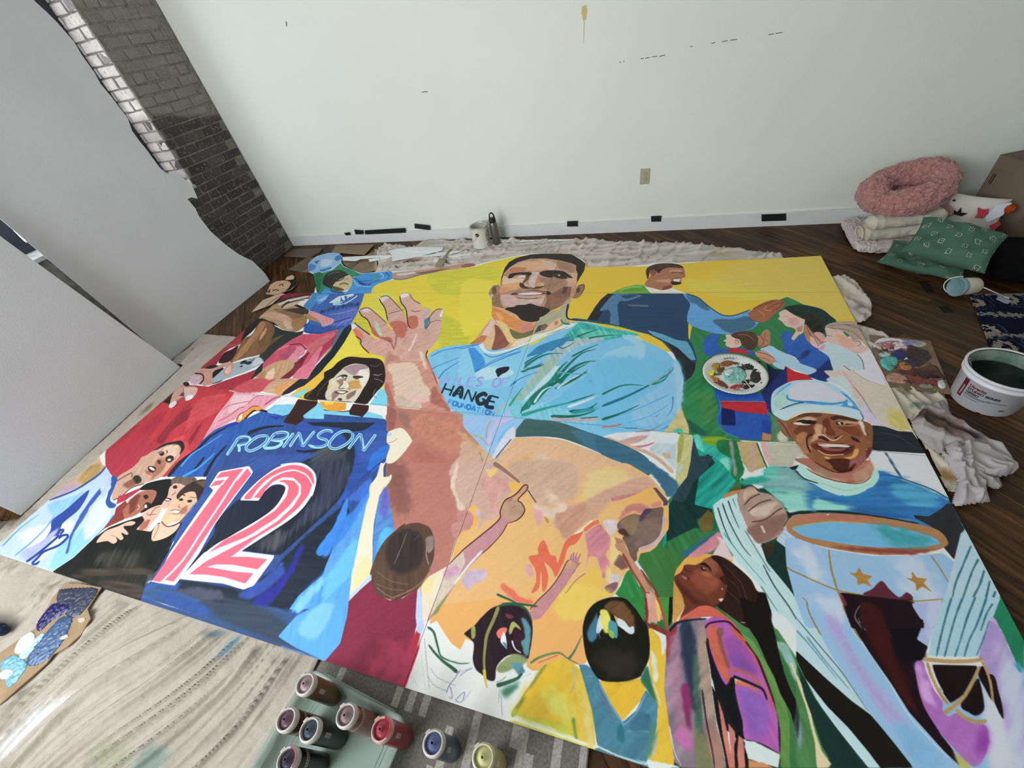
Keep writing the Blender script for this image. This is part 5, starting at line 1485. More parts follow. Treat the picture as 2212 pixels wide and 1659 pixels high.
5aa0cc b3|140,280 230,200 330,150 300,180 200,260 130,340
a8ccc4 b6|120,300 260,250 280,330 340,370 200,460 120,460
d8d4e4 s b3|300,250 400,160 560,130 760,190 860,260 980,330 900,370 700,370 460,360 320,330
3a84b8 L4|280,290 290,340 400,370 600,380 800,400 960,380 1000,350
3f90c8 b3|400,400 700,380 900,430 1000,370 1080,420 1150,500 1000,440 700,410 480,400
3a84b8 b2|900,240 1000,330 1080,420 1150,520 1180,540 1100,400 1000,300
2f5a6a L3|140,510 260,440 420,390 480,385
d4ecf4 s v.02:1|110,510 200,470 380,430 540,410 760,420 960,440 1130,480 1190,560 1170,595 1050,565 850,520 650,490 500,500 380,530 270,600 180,570
e0d090 L2|270,600 400,520 560,495 800,515
2a4a60 L2|1150,500 1190,570 1170,600
ecf4f8 b2|1000,380 1060,390 1060,430 1010,420
@T
a98c80 s v.1:2|860,230 920,180 980,150 1030,160 1080,210 1180,230 1260,280 1330,350 1370,430 1380,500 1340,560 1340,620 1260,700 1080,760 1000,680 960,600 880,400 850,300
8a665c b4|960,600 1100,520 1340,440 1370,500 1320,620 1200,700 1080,760 1000,680
c8a890 b3|920,200 1010,170 1070,220 960,260 930,330
c9b4a4 b4|980,400 1150,340 1280,330 1180,440 1040,480
5a3c34 L3|920,350 1000,270 1090,230
5a3c34 L3|960,420 1080,330 1210,290
5a3c34 L3|1000,530 1150,500 1270,410 1330,380
d0c0b0|1090,570 1120,565 1150,640 1130,650
@U
9abfe2 v.05:1|-330,700 -100,700 0,780 160,820 600,890 1000,890 1350,860 1470,950 1440,1100 1380,1340 1340,1657 -100,1657 -220,1340 -310,1000
d0dcec b14|-200,760 0,800 60,1150 -80,1100 -180,950
c8d8ec b14|780,900 1000,900 1180,1000 1300,1300 1200,1340 950,1300 900,1100
dce0f0 b12|1100,1350 1350,1360 1300,1657 1150,1657
@V
9cc4e8 v.06:3|0,0 100,40 450,0 640,420 900,720 1100,1100 1400,1450 1600,1659 1150,1659 700,1110 340,560 130,180
d0dcf0 b8|140,0 430,0 480,200 380,240 240,100
a89ccc b10 v.04:3|290,200 400,220 560,500 760,800 1000,1150 1080,1280 980,1250 720,980 480,600
7fb0d4 b8|950,1250 1150,1300 1450,1640 1150,1640
d4e8f4 L3|460,100 560,330 760,600 920,850 1080,1130 1300,1380 1480,1560
1c0c14 v.06:3|450,0 650,0 1120,0 1190,150 1240,210 1170,400 1280,480 1230,600 1160,640 1170,800 1260,1050 1400,1330 1520,1480 1590,1640 1440,1500 1100,1120 930,850 700,520 520,230
3a1210 b5 v.06:3|650,100 780,90 860,220 960,500 980,640 1100,850 1160,1100 1080,1060 900,760 700,420
0c0810 b6|900,40 1100,60 1180,200 1220,420 1240,560 1150,640 1060,640 960,480 880,200
e8e8ec|600,180 620,220 640,280 600,230
9a94a0 L2|620,85 580,140 570,200 680,325
c8e4ec s|1130,210 1190,195 1230,205 1180,220
a8b4dc v.04:2|1110,60 1410,40 1330,300 1280,480 1170,410 1240,230 1180,180
c8d0ec b4|1300,60 1410,50 1360,200 1290,440 1280,200
7a2a3c s|440,0 480,10 490,70 460,60
a87a3a L4|110,50 60,0
8a7040 L3|100,40 130,160 240,370
8a7040 L3|450,80 540,280 640,430
@U
9a7838 L3|-310,1000 -260,1040 -150,1090 0,1160 240,1255 500,1305 800,1350 1000,1370 1200,1360 1350,1345
9a7a40 L4|140,820 160,1000 200,1150 240,1270 330,1480 400,1657
9a8458 L3|1220,880 1320,1020 1410,1170
9a7858 L4|1350,1345 1330,1480 1260,1657
5a2434 s v.05:1|510,1300 600,1240 700,1155 780,1240 870,1320 910,1320 970,1275 1030,1345 800,1350
1c0c14|250,1275 520,1310 1020,1370 1030,1430 1100,1540 1150,1600 1150,1657 480,1657 380,1657
3a1210 b4|480,1400 620,1400 700,1500 760,1657 540,1657 460,1500
9a94a0 L2|470,1415 430,1480 420,1550 490,1657
e8e8ee|450,1530 475,1610 460,1590
7a2a3c s|255,1280 290,1310 330,1400 310,1425 280,1370
a87a38|357,1070 430,1070 460,1010 500,1080 607,1105 550,1145 597,1220 510,1180 450,1197 435,1120
a87a38|958,1122 1022,1130 1022,1052 1075,1120 1185,1132 1145,1175 1240,1275 1130,1215 1070,1263 1060,1180
@T
a87850 s v.06:1|1365,580 1380,520 1440,470 1600,440 1850,435 2212,460 2600,520 2950,600 3080,720 3060,790 2900,840 2500,880 2212,865 1800,800 1560,730 1420,660
b06a58 b4|1480,490 1700,450 2000,450 2300,480 2100,510 1700,500
8a3f34 b4|1850,790 2212,850 2700,870 3000,810 2700,820 2212,800
6fb0d8 s v.06:1|1430,600 1480,570 1640,540 1850,530 2212,545 2600,600 2900,680 2990,740 2950,775 2600,800 2212,790 1800,730 1560,680
3f98a0 b10|2300,560 2600,610 2980,730 2900,770 2600,790 2400,700
c8a050 L2|1430,610 1560,560 1850,525 2212,545
e8dcd0|1790,450 1820,443 1830,452 1800,458
@U
b4d0dc v.05:3|1540,650 1590,610 1960,1330 1950,1400 1850,1657 1260,1657 1330,1500 1400,1200 1470,950
2f6478 L5,3 b1|1650,780 1560,1000 1480,1200 1420,1500 1370,1657
2f6478 L5,3 b1|1730,920 1660,1060 1560,1350 1480,1657
2f6478 L5,3 b1|1790,1040 1740,1200 1640,1400 1570,1657
2f6478 L5,3 b1|1850,1150 1800,1350 1700,1520 1650,1657
2f6478 L5,3 b1|1910,1260 1850,1420 1750,1657
1f7a5c v.1:2|1960,1340 2150,1657 1940,1657 1880,1550
c0a8d8 b3|1850,1560 1900,1550 1960,1657 1830,1657
@V
a8ccd8 v.05:3|1430,0 1980,0 1960,50 1880,230 1770,580 1280,570 1330,330
2f6478 L5,3 b1|1510,0 1450,200 1400,400 1360,580
2f6478 L5,3 b1|1620,0 1560,150 1500,350 1440,580
2f6478 L5,3 b1|1740,0 1660,200 1600,400 1540,580
2f6478 L5,3 b1|1850,0 1760,250 1680,420 1630,580
2f6478 L4,3 b1|1910,60 1850,160 1790,330
2f6478 L4,3 b1|1880,230 1820,400 1750,570
a890c8 v.05:2|1880,220 1960,280 2020,380 2120,640 2180,900 2212,1050 2212,1659 1900,1659 1900,1100 1820,620 1770,580
c8d0e4 b10 v.08:2|2000,450 2130,700 2212,1000 2212,1659 2000,1659 2050,1200 1980,800
1f7a58 v.1:2|1990,10 2212,420 2212,700 2140,640 2020,380 1930,200
dce0ec b8|1770,800 1920,1040 2050,1280 2100,1659 1850,1659 1860,1300 1820,1150 1820,980
180c10 s|1880,750 1930,780 1960,900 2000,1050 2010,1180 1960,1100 1920,1000 1890,850
180c10|1320,655 1750,665 1760,700 1620,950 1500,1030 1400,900 1350,760
180c10 s|1600,1040 1750,800 1790,850 1820,1000 1820,1100 1750,1150 1680,1120
180c10 s|1790,680 1830,690 1880,850 1900,1000 1830,880 1770,760
a868b4 s v.06:2|1155,640 1235,630 1260,720 1340,900 1420,1010 1420,1100 1480,1160 1560,1130 1700,1220 1850,1260 1860,1450 1800,1600 1700,1640 1560,1500 1400,1320 1240,1060 1180,850
c898d0 b6|1170,680 1230,700 1300,900 1400,1080 1330,1080 1240,950
783a90 b5|1230,740 1260,760 1250,800
8a3a9a b8|1780,1260 1860,1280 1840,1500 1780,1560
b8b060 b4|1530,1490 1620,1560 1700,1659 1600,1659
b09060 L9|1230,600 1320,610 1500,625 1700,620 1810,600
b09060 L7|1270,630 1320,780 1400,940 1480,1040
b09060 L8,11|1780,670 1700,850 1600,1000 1430,1130
b09060 L9|1550,1090 1640,1170 1750,1210 1850,1200
b09060 L6|1800,620 1850,720 1890,850 1910,1020
e4e8ec L3|1310,660 1360,800 1430,930
3f98a8 b3|2120,650 2180,650 2200,740 2150,720

@G
9fe0ee L6.5|1050,1400 1120,1300 1190,1190
9fe0ee L6.5|1185,1195 1260,1180 1325,1200 1290,1255 1170,1285
9fe0ee L6.5|1190,1275 1200,1320 1195,1360
2a48a8 L1.6|1060,1395 1125,1300 1190,1200 1260,1190 1310,1205 1280,1250 1190,1275
9fe0ee L6.5|1540,1165 1420,1180 1310,1260 1280,1320 1330,1350 1430,1310 1520,1240 1545,1165
2a48a8 L1.6|1540,1165 1420,1180 1310,1260 1280,1320 1330,1350 1430,1310 1520,1240 1545,1165
9fe0ee L6.5|1490,1315 1560,1220 1620,1140
9fe0ee L6.5|1620,1140 1720,1125 1780,1145 1730,1205 1580,1225
9fe0ee L6.5|1600,1225 1700,1235 1690,1275 1620,1310 1490,1318
2a48a8 L1.6|1500,1312 1565,1220 1625,1145 1720,1130 1770,1150 1725,1200 1600,1220
9fe0ee L6.5|1720,1310 1780,1225 1850,1135
2a48a8 L1.6|1725,1305 1785,1225 1850,1140
9fe0ee L6.5|1800,1300 1860,1210 1920,1125
9fe0ee L6.5|1915,1130 1940,1220 1955,1298
9fe0ee L6.5|1955,1298 2020,1210 2100,1110
2a48a8 L1.6|1805,1295 1915,1135 1955,1290 2095,1115
@H
9fe0ee L6.5|435,855 400,830 330,835 265,880 280,920 360,945 370,990 300,1025 210,1025 145,1000
2a48a8 L1.6|430,850 400,835 330,840 270,880 285,915 360,945 365,990 300,1020 210,1020
9fe0ee L6.5|665,850 580,835 480,875 400,970 405,1030 480,1045 600,990 670,910 668,850
2a48a8 L1.6|665,850 580,835 480,875 400,970 405,1030 480,1045 600,990 670,910 668,850
9fe0ee L6.5|620,1050 690,960 765,865
9fe0ee L6.5|765,865 790,970 800,1075
9fe0ee L6.5|800,1075 880,970 950,875
2a48a8 L1.6|630,1045 765,875 800,1065 945,880
9c9ce0 T4.4|MILES.OF 1730,285 2540,312 40,-105
20303c T9|HANGE 1735,385 2400,568 55,-120
2f7cc8 T4|FOUNDATION 1810,512 2370,662 16,-52
@A
1c2c50 T1.4|ARLINGTON 1705,778 2010,712 18,-34
1c2c50 T1.4|BOYS.&.GIRLS.CLUB 1612,810 2075,712 14,-30

@W
2b2a27 v.2:3|180,1245 320,1240 303,1300 190,1262
443c34 b4 v.3:1|215,1255 300,1262 300,1290 230,1270
38547e b2 v.15:1|305,1283 345,1262 440,1300 600,1310 700,1385 702,1428
3a4456 b8 v.15:1|430,1300 560,1310 680,1400 640,1400 500,1350
2e4f90 b5|330,1280 400,1290 460,1325 400,1320
5aa4e4 v.12:3|600,1375 640,1330 700,1300 760,1240 750,1330 735,1390 702,1428 640,1400
7fc4f0 b5|640,1360 700,1300 720,1320 680,1380
e8e8e4|790,1312 790,1313 791,1312
@A
8fb8de s v.1:1|1460,300 1470,220 1560,135 1700,88 1820,88 1880,125 1865,195 1780,265 1680,315 1560,330 1490,320
3f6f9c|1545,190 1610,175 1565,232
3f78bc b1|1600,295 1740,255 1755,275 1650,315 1610,308
3f78bc b1|1800,130 1860,105 1872,160 1810,192 1780,165
4a88c8 s b1|1468,290 1490,220 1560,240 1545,285 1495,305
c0d8ee b3|1640,170 1760,180 1720,240 1620,250
2f8560 v.1:2|1530,330 1640,328 1760,292 1860,210 1890,255 1980,285 2080,335 2130,345 2000,380 2030,480 1850,570 1580,570 1550,480
1c6a48 b3|1560,340 1640,340 1620,480 1600,560 1570,540
3f8fd4 v.15:1|1630,562 1660,520 1700,505 1760,550 1880,560 2000,540 2050,480 2015,380 2130,340 2230,335 2230,575 1630,575
2c2b2a s v.2:2|1640,425 1680,345 1760,308 1850,295 1925,330 1945,362 1800,440 1760,510 1700,495 1650,470
6a7070 L1.5|1700,360 1760,330 1850,315
5a6060 L1|1760,400 1800,390 1820,410
c8b88c s v.1:2|1940,358 1975,365 2015,425 2012,485 1950,530 1850,548 1785,530 1765,485 1810,430
5a4630 s|1760,490 1830,500 1900,530 1850,545 1790,535
3a2c20 L2|1810,430 1870,410 1900,380
3a2c20 L2|1840,470 1900,450 1950,470
3a2c20 L2|1900,420 1950,390
d8a860 b1|1870,460 1920,470 1890,500
1f4f98 L3,1|2050,450 2120,480 2212,470
1f4f98 L3|1740,520 1760,550 1900,570
9fd4f0 L2|2060,500 2000,550 1900,575
2a2a40 s|2110,410 2160,400 2212,420 2180,435
@B
3f8fd4 v.15:1|235,385 350,338 690,308 730,350 700,405 520,465 390,575 150,575 220,480
1f4f98 L3,1|250,390 330,430 480,410
1f3f88 s|290,420 360,450 450,460 420,480 330,470
2a6ac0 L3|330,500 450,450 560,410
9fd4f0 L3,1|560,330 600,370 560,410
9fd4f0 L2.5,1|240,410 300,480 450,490
1f4f98 L3,1|620,325 670,360 640,405
2f9a9a b2|430,360 520,350 540,400 470,400

b8907c v.12:1|715,325 1000,300 1300,262 1540,218 1670,212 1700,240 1500,282 1250,312 1040,352 900,392 790,408 700,402
c8c4c8 b2|740,340 960,315 1000,330 800,365
8a5a48 b2|980,330 1200,295 1400,270 1300,300 1060,345
9a5a60 s b1|1540,235 1640,215 1700,240 1600,262 1530,262
4a6a90 L2|720,400 800,408 900,392 1040,352 1250,312
@A
c4a080 s v.12:1|965,580 1020,470 1090,430 1200,405 1260,440 1250,500 1190,545 1070,590
2a2422 s|1090,425 1200,405 1300,400 1345,430 1330,475 1270,520 1190,555 1240,500 1260,450 1200,420
c8a890 s|1200,412 1215,375 1270,355 1305,370 1290,405
3a2a20 L2|1120,480 1160,465 1170,490
3a2a20 L2|1040,545 1080,530 1120,540
5a3828 b2|970,560 1020,520 1010,570
e4d0b8 L1.5|1345,430 1330,475 1270,520
c8aa94 v.1:1|780,795 925,645 1050,595 1130,555 1195,575 1150,595 1035,695 960,725
8a6a58 L2|960,722 1060,640 1180,580
"""
# ------------------------------------------------------------------ room shell
WB0 = np.array([-3.1915, 2.2655, 0.0]); WB1 = fl(1830, 480); WD = (WB1-WB0)/np.linalg.norm(WB1-WB0)
WN = np.array([WD[1], -WD[0], 0.0])            # back wall normal, into the room
WANG = math.atan2(WD[1], WD[0])
XL = WB0[0]; XR = 3.55; YF = -3.55; ZC = 3.1
def wb(u, z, d=0.0):                            # point on the back wall
    return WB0+WD*u+WN*d+np.array([0, 0, z])
def pxw(x, y, d=0.0):
    return on_plane(x, y, WB0+WN*d, WN)

m_wall = mat('wall_paint', (.73, .765, .705), .55, .25, noise=(1.2, .02), bump=(90, .12))
m_ceil = mat('ceiling_paint', (.78, .78, .76), .8, .2)
m_base = mat('baseboard_paint', (.70, .71, .71), .4, .35, noise=(8, .03))
m_glass = bpy.data.materials.new('window_glass'); m_glass.use_nodes = True
nt = m_glass.node_tree; nt.nodes.clear()
o_ = nt.nodes.new('ShaderNodeOutputMaterial'); mx = nt.nodes.new('ShaderNodeMixShader'); mx.inputs[0].default_value = .08
t_ = nt.nodes.new('ShaderNodeBsdfTransparent'); g_ = nt.nodes.new('ShaderNodeBsdfGlossy'); g_.inputs['Roughness'].default_value = .02
nt.links.new(t_.outputs[0], mx.inputs[1]); nt.links.new(g_.outputs[0], mx.inputs[2]); nt.links.new(mx.outputs[0], o_.inputs[0])

# wood floor -----------------------------------------------------
def wood(name, c1, c2, c3, rough):
    m = bpy.data.materials.new(name); m.use_nodes = True; nt = m.node_tree; N = nt.nodes; L = nt.links; b = N['Principled BSDF']
    tc = N.new('ShaderNodeTexCoord'); mp = N.new('ShaderNodeMapping'); mp.inputs['Rotation'].default_value = (0, 0, -math.radians(132))
    L.new(tc.outputs['Object'], mp.inputs[0])
    oi = N.new('ShaderNodeObjectInfo'); ad = N.new('ShaderNodeVectorMath'); ad.operation = 'MULTIPLY_ADD'
    L.new(mp.outputs[0], ad.inputs[0]); ad.inputs[1].default_value = (1.1, 16, 1)
    cb = N.new('ShaderNodeCombineXYZ'); ml = N.new('ShaderNodeMath'); ml.operation = 'MULTIPLY'; ml.inputs[1].default_value = 37
    L.new(oi.outputs['Random'], ml.inputs[0]); L.new(ml.outputs[0], cb.inputs[0]); L.new(ml.outputs[0], cb.inputs[2]); L.new(cb.outputs[0], ad.inputs[2])
    nz = N.new('ShaderNodeTexNoise'); nz.inputs['Scale'].default_value = 2.2; nz.inputs['Detail'].default_value = 8; nz.inputs['Distortion'].default_value = .8
    L.new(ad.outputs[0], nz.inputs['Vector'])
    rp = N.new('ShaderNodeValToRGB'); e = rp.color_ramp.elements; e[0].position = .3; e[0].color = (*lin(c1), 1); e[1].position = .72; e[1].color = (*lin(c3), 1)
    k = e.new(.5); k.color = (*lin(c2), 1)
    L.new(nz.outputs[0], rp.inputs[0])
    hv = N.new('ShaderNodeHueSaturation'); mr = N.new('ShaderNodeMapRange'); mr.inputs[3].default_value = .72; mr.inputs[4].default_value = 1.25
    L.new(oi.outputs['Random'], mr.inputs[0]); L.new(mr.outputs[0], hv.inputs['Value']); L.new(rp.outputs[0], hv.inputs['Color'])
    L.new(hv.outputs[0], b.inputs['Base Color']); b.inputs['Roughness'].default_value = rough
    sock(b, 'Specular IOR Level').default_value = .22
    bp = N.new('ShaderNodeBump'); bp.inputs['Strength'].default_value = .25; bp.inputs['Distance'].default_value = .002
    L.new(nz.outputs[0], bp.inputs['Height']); L.new(bp.outputs[0], b.inputs['Normal'])
    return m
m_wood = wood('floor_wood', '22150b', '452e1a', '6e4c2b', .46)

fy = lambda x: (WB0+WD*((x-WB0[0])/WD[0]))[1]
room = [(XL, YF), (XR, YF), (XR, fy(XR)), (XL, fy(XL))]
floor = slab('floor', [(XL-.35, YF-.2), (XR+.2, YF-.2), (XR+.2, fy(XR)+.2), (XL-.35, fy(XL)+.2)], -.12, -.013, m_wood)
tag(floor, kind='structure')
def clip(P, R):
    for i in range(len(R)):
        (ax, ay), (bx, by) = R[i], R[(i+1) % len(R)]
        s = lambda p: (bx-ax)*(p[1]-ay)-(by-ay)*(p[0]-ax)
        Q = []
        for j in range(len(P)):
            p, q = P[j-1], P[j]; sp, sq = s(p), s(q)
            if (sp > 0) != (sq > 0):
                t = sp/(sp-sq); Q.append((p[0]+(q[0]-p[0])*t, p[1]+(q[1]-p[1])*t))
            if sq > 0: Q.append(q)
        P = Q
        if len(P) < 3: return []
    return P
PD = np.array([math.cos(math.radians(132)), math.sin(math.radians(132))]); PN = np.array([-PD[1], PD[0]])
rr = random.Random(5)
pw = .083; region = [(XL, -2.0), (XR, -2.0), (XR, fy(XR)-.001), (XL, fy(XL)-.001)]
for i in range(-70, 70):
    s = -6+rr.random()*1.4
    while s < 6:
        ln = rr.uniform(1.1, 1.9)
        a, b_ = s+.0008, s+ln-.0008; s += ln
        q = [PD*a+PN*(i*pw+.0008), PD*b_+PN*(i*pw+.0008), PD*b_+PN*((i+1)*pw-.0008), PD*a+PN*((i+1)*pw-.0008)]
        q = [tuple(k) for k in q]
        P = clip(q if area2(q) > 0 else q[::-1], region)
        if len(P) < 3 or abs(area2(P)) < .002: continue
        if all(-2.2 < p[0] < 1.55 and -1.0 < p[1] < 1.25 for p in P): continue
        if all(p[0] < -.5 and p[1] < -1.3 for p in P): continue
        new_obj('plank', *prism(P, -.0125, rr.uniform(-.0009, 0)), m_wood, floor)

# walls ----------------------------------------------------------
def wallbox(name, pts, z0, z1, m): return tag(slab(name, pts, z0, z1, m), kind='structure')
bk = [tuple(wb(-.4, 0)[:2]), tuple(wb(7.2, 0)[:2]), tuple(wb(7.2, 0, -.15)[:2]), tuple(wb(-.4, 0, -.15)[:2])]
wall_back = wallbox('wall_back', bk, -.1, ZC, m_wall)
wall_right = wallbox('wall_right', [(XR, YF-.15), (XR+.15, YF-.15), (XR+.15, 2.4), (XR, 2.4)], -.1, ZC, m_wall)
ceiling = wallbox('ceiling', [(XL-.4, YF-.2), (XR+.2, YF-.2), (XR+.2, 2.5), (XL-.4, 2.5)], ZC, ZC+.1, m_ceil)
# front wall with a window opening
fw = [box_vf(XL-.4, -2.95, YF-.15, YF, -.1, ZC), box_vf(-.55, XR+.15, YF-.15, YF, -.1, ZC), box_vf(-2.95, -.55, YF-.15, YF, -.1, 1.3), box_vf(-2.95, -.55, YF-.15, YF, 2.85, ZC)]
wall_front = tag(new_obj('wall_front', *join(*fw), m_wall), kind='structure')
m_frame = mat('dark_window_frame', '2c3038', .45, .4)
def sash(name, pts_box, lab=None):
    return tag(new_obj(name, *join(*pts_box), m_frame), kind='structure')
w2 = sash('window_2', [box_vf(-2.95, -.55, YF-.10, YF-.05, 1.3, 1.35), box_vf(-2.95, -.55, YF-.10, YF-.05, 2.8, 2.85), box_vf(-2.95, -2.9, YF-.10, YF-.05, 1.3, 2.85), box_vf(-.6, -.55, YF-.10, YF-.05, 1.3, 2.85), box_vf(-1.775, -1.725, YF-.10, YF-.05, 1.3, 2.85)])
box('pane', -2.9, -.6, YF-.078, YF-.072, 1.35, 2.8, m_glass, w2)

# left wall: brick with window openings
ARY = float(on_plane(155, 0, (XL, 0, 0), (1, 0, 0))[1]); SILL = .89; WY0 = -.35; ZT = 2.5
SY0, SY1 = -3.05, -1.45
m_mortar = mat('old_mortar', '807c76', .95, .1, noise=(30, .25), bump=(60, .6))
lw = [box_vf(XL-.40, XL-.012, ARY+.012, 2.6, -.1, ZC), box_vf(XL-.40, XL-.012, SY1, ARY+.012, -.1, SILL-.01), box_vf(XL-.40, XL-.012, SY1, WY0, SILL-.01, ZC),
      box_vf(XL-.40, XL-.012, WY0, ARY+.012, ZT, ZC), box_vf(XL-.40, XL-.012, YF-.15, SY0, -.1, ZC), box_vf(XL-.40, XL-.012, SY0, SY1, -.1, 1.3), box_vf(XL-.40, XL-.012, SY0, SY1, 2.75, ZC)]
wall_left = tag(new_obj('wall_left', *join(*lw), m_mortar), kind='structure')
w3 = sash('window_3', [box_vf(XL-.2, XL-.15, SY0, SY1, 1.3, 1.35), box_vf(XL-.2, XL-.15, SY0, SY1, 2.7, 2.75), box_vf(XL-.2, XL-.15, SY0, SY0+.05, 1.3, 2.75), box_vf(XL-.2, XL-.15, SY1-.05, SY1, 1.3, 2.75)])
box('pane', XL-.178, XL-.172, SY0+.05, SY1-.05, 1.35, 2.7, m_glass, w3)
XF = XL-.30
w1 = sash('window_1', [box_vf(XF, XF+.06, WY0, ARY, SILL, SILL+.07), box_vf(XF, XF+.06, WY0, ARY, ZT-.06, ZT), box_vf(XF, XF+.06, WY0, WY0+.06, SILL, ZT), box_vf(XF, XF+.06, ARY-.07, ARY, SILL, ZT),
                  box_vf(XF, XF+.05, WY0, ARY, 1.66, 1.72), box_vf(XF, XF+.05, .30, .38, SILL, ZT)])
box('pane', XF+.02, XF+.026, WY0+.03, ARY-.03, SILL+.03, ZT-.03, m_glass, w1)
box('sill', XF+.06, XL+.015, WY0, ARY-.004, SILL-.012, SILL+.012, mat('sill_paint', 'b8b4ae', .6, .3, noise=(12, .2)), w1)

def brick_mat(name, up, up2, lo, lo2):
    """whitewashed above a wandering line, bare sooty brick below"""
    m = bpy.data.materials.new(name); m.use_nodes = True; nt = m.node_tree; N = nt.nodes; L = nt.links; b = N['Principled BSDF']
    tc = N.new('ShaderNodeTexCoord'); oi = N.new('ShaderNodeObjectInfo')
    nz = N.new('ShaderNodeTexNoise'); nz.inputs['Scale'].default_value = 9; nz.inputs['Detail'].default_value = 8; L.new(tc.outputs['Object'], nz.inputs['Vector'])
    n3 = N.new('ShaderNodeTexNoise'); n3.inputs['Scale'].default_value = 45; n3.inputs['Detail'].default_value = 6; L.new(tc.outputs['Object'], n3.inputs['Vector'])
    def mixc(a, b2, f):
        x = N.new('ShaderNodeMix'); x.data_type = 'RGBA'
        for s_, v in ((6, a), (7, b2)):
            if isinstance(v, str): x.inputs[s_].default_value = (*lin(v), 1)
            else: L.new(v, x.inputs[s_])
        L.new(f, x.inputs[0]); return x.outputs[2]
    rmp = N.new('ShaderNodeMapRange'); rmp.inputs[1].default_value = .35; rmp.inputs[2].default_value = .65; L.new(nz.outputs[0], rmp.inputs[0])
    U = mixc(up, up2, rmp.outputs[0]); Lo = mixc(lo, lo2, oi.outputs['Random'])
    r3 = N.new('ShaderNodeMapRange'); r3.inputs[1].default_value = .56; r3.inputs[2].default_value = .72; L.new(n3.outputs[0], r3.inputs[0])
    U = mixc(U, '6a6660', r3.outputs[0]) if up[0] in '7' else mixc(U, '9a948c', r3.outputs[0])
    Lo = mixc(Lo, '8a8680', r3.outputs[0]); 
    sx = N.new('ShaderNodeSeparateXYZ'); L.new(tc.outputs['Object'], sx.inputs[0])
    a1 = N.new('ShaderNodeMath'); a1.operation = 'MULTIPLY_ADD'; a1.inputs[1].default_value = .22; L.new(sx.outputs[1], a1.inputs[0]); L.new(sx.outputs[2], a1.inputs[2])
    a2 = N.new('ShaderNodeMath'); a2.operation = 'MULTIPLY_ADD'; a2.inputs[1].default_value = .08; L.new(nz.outputs[0], a2.inputs[0]); L.new(a1.outputs[0], a2.inputs[2])
    r2 = N.new('ShaderNodeMapRange'); r2.inputs[1].default_value = 1.80; r2.inputs[2].default_value = 1.84
    L.new(a2.outputs[0], r2.inputs[0])
    L.new(mixc(Lo, U, r2.outputs[0]), b.inputs['Base Color'])
    b.inputs['Roughness'].default_value = .85; sock(b, 'Specular IOR Level').default_value = .2
    bp = N.new('ShaderNodeBump'); bp.inputs['Strength'].default_value = .8; bp.inputs['Distance'].default_value = .008
    L.new(n3.outputs[0], bp.inputs['Height']); L.new(bp.outputs[0], b.inputs['Normal'])
    return m, r2
m_brick, _r = brick_mat('wall_brick', '8c8781', '7f7a75', '423f3d', '575350')
m_brickw, r2w = brick_mat('reveal_brick', 'd6cdc2', 'bdb4aa', 'b8ada2', '9c948c')
def brick(x0, x1, y0, y1, z0, z1, m, jit=.004):
    v, f = box_vf(x0, x1, y0, y1, z0, z1)
    v = [(a+rr.uniform(-jit, jit)*.4, b+rr.uniform(-jit, jit), c+rr.uniform(-jit, jit)*1.1) for a, b, c in v]
    o = new_obj('brick', v, f, m, wall_left); bev(o, .004, 1)
ch = .0735
nb = 0
for k in range(33):
    z0 = k*ch+.004; z1 = z0+ch-.011
    if z1 > 2.42: break
    ylo = ARY if z0 > SILL-.05 else .62
    header = (k % 6 == 4)
    st = .105 if header else .208
    y = 2.252-(0 if k % 2 else st/2)
    while y > ylo+.01:
        yb = max(y-st+.011, ylo+.002)
        if y-yb > .03:
            pr = rr.uniform(.002, .010)
            brick(XL-.09, XL-.012+pr, yb, min(y, 2.25), z0, z1, m_brick, .003); nb += 1
        y -= st
    if z0 > SILL-.02:   # the splayed return beside the window
        x = XL-.016-(.0 if k % 2 else .1)
        if not k % 2: brick(XL-.1, XL-.018, ARY+.001, ARY+.07, z0, z1, m_brickw)
        while x > XL-.28:
            xa = max(x-.20, XL-.29); brick(xa+.006, x-.005, ARY+.001+rr.uniform(0, .004), ARY+.07, z0, z1, m_brickw); x -= .205

# baseboard on the back wall
bh = .098
bb = [tuple(wb(.004, 0)[:2]), tuple(wb(6.75, 0)[:2]), tuple(wb(6.75, 0, .014)[:2]), tuple(wb(.004, 0, .014)[:2])]
tag(slab('baseboard_back', bb, 0.0, bh, m_base), kind='structure')
bb2 = [tuple(wb(.004, 0, .014)[:2]), tuple(wb(6.75, 0, .014)[:2]), tuple(wb(6.75, 0, .009)[:2]), tuple(wb(.004, 0, .009)[:2])]
cap = slab('cap_moulding', [tuple(wb(.004, 0)[:2]), tuple(wb(6.75, 0)[:2]), tuple(wb(6.75, 0, .018)[:2]), tuple(wb(.004, 0, .018)[:2])], bh, bh+.008, m_base, bpy.data.objects['baseboard_back'])
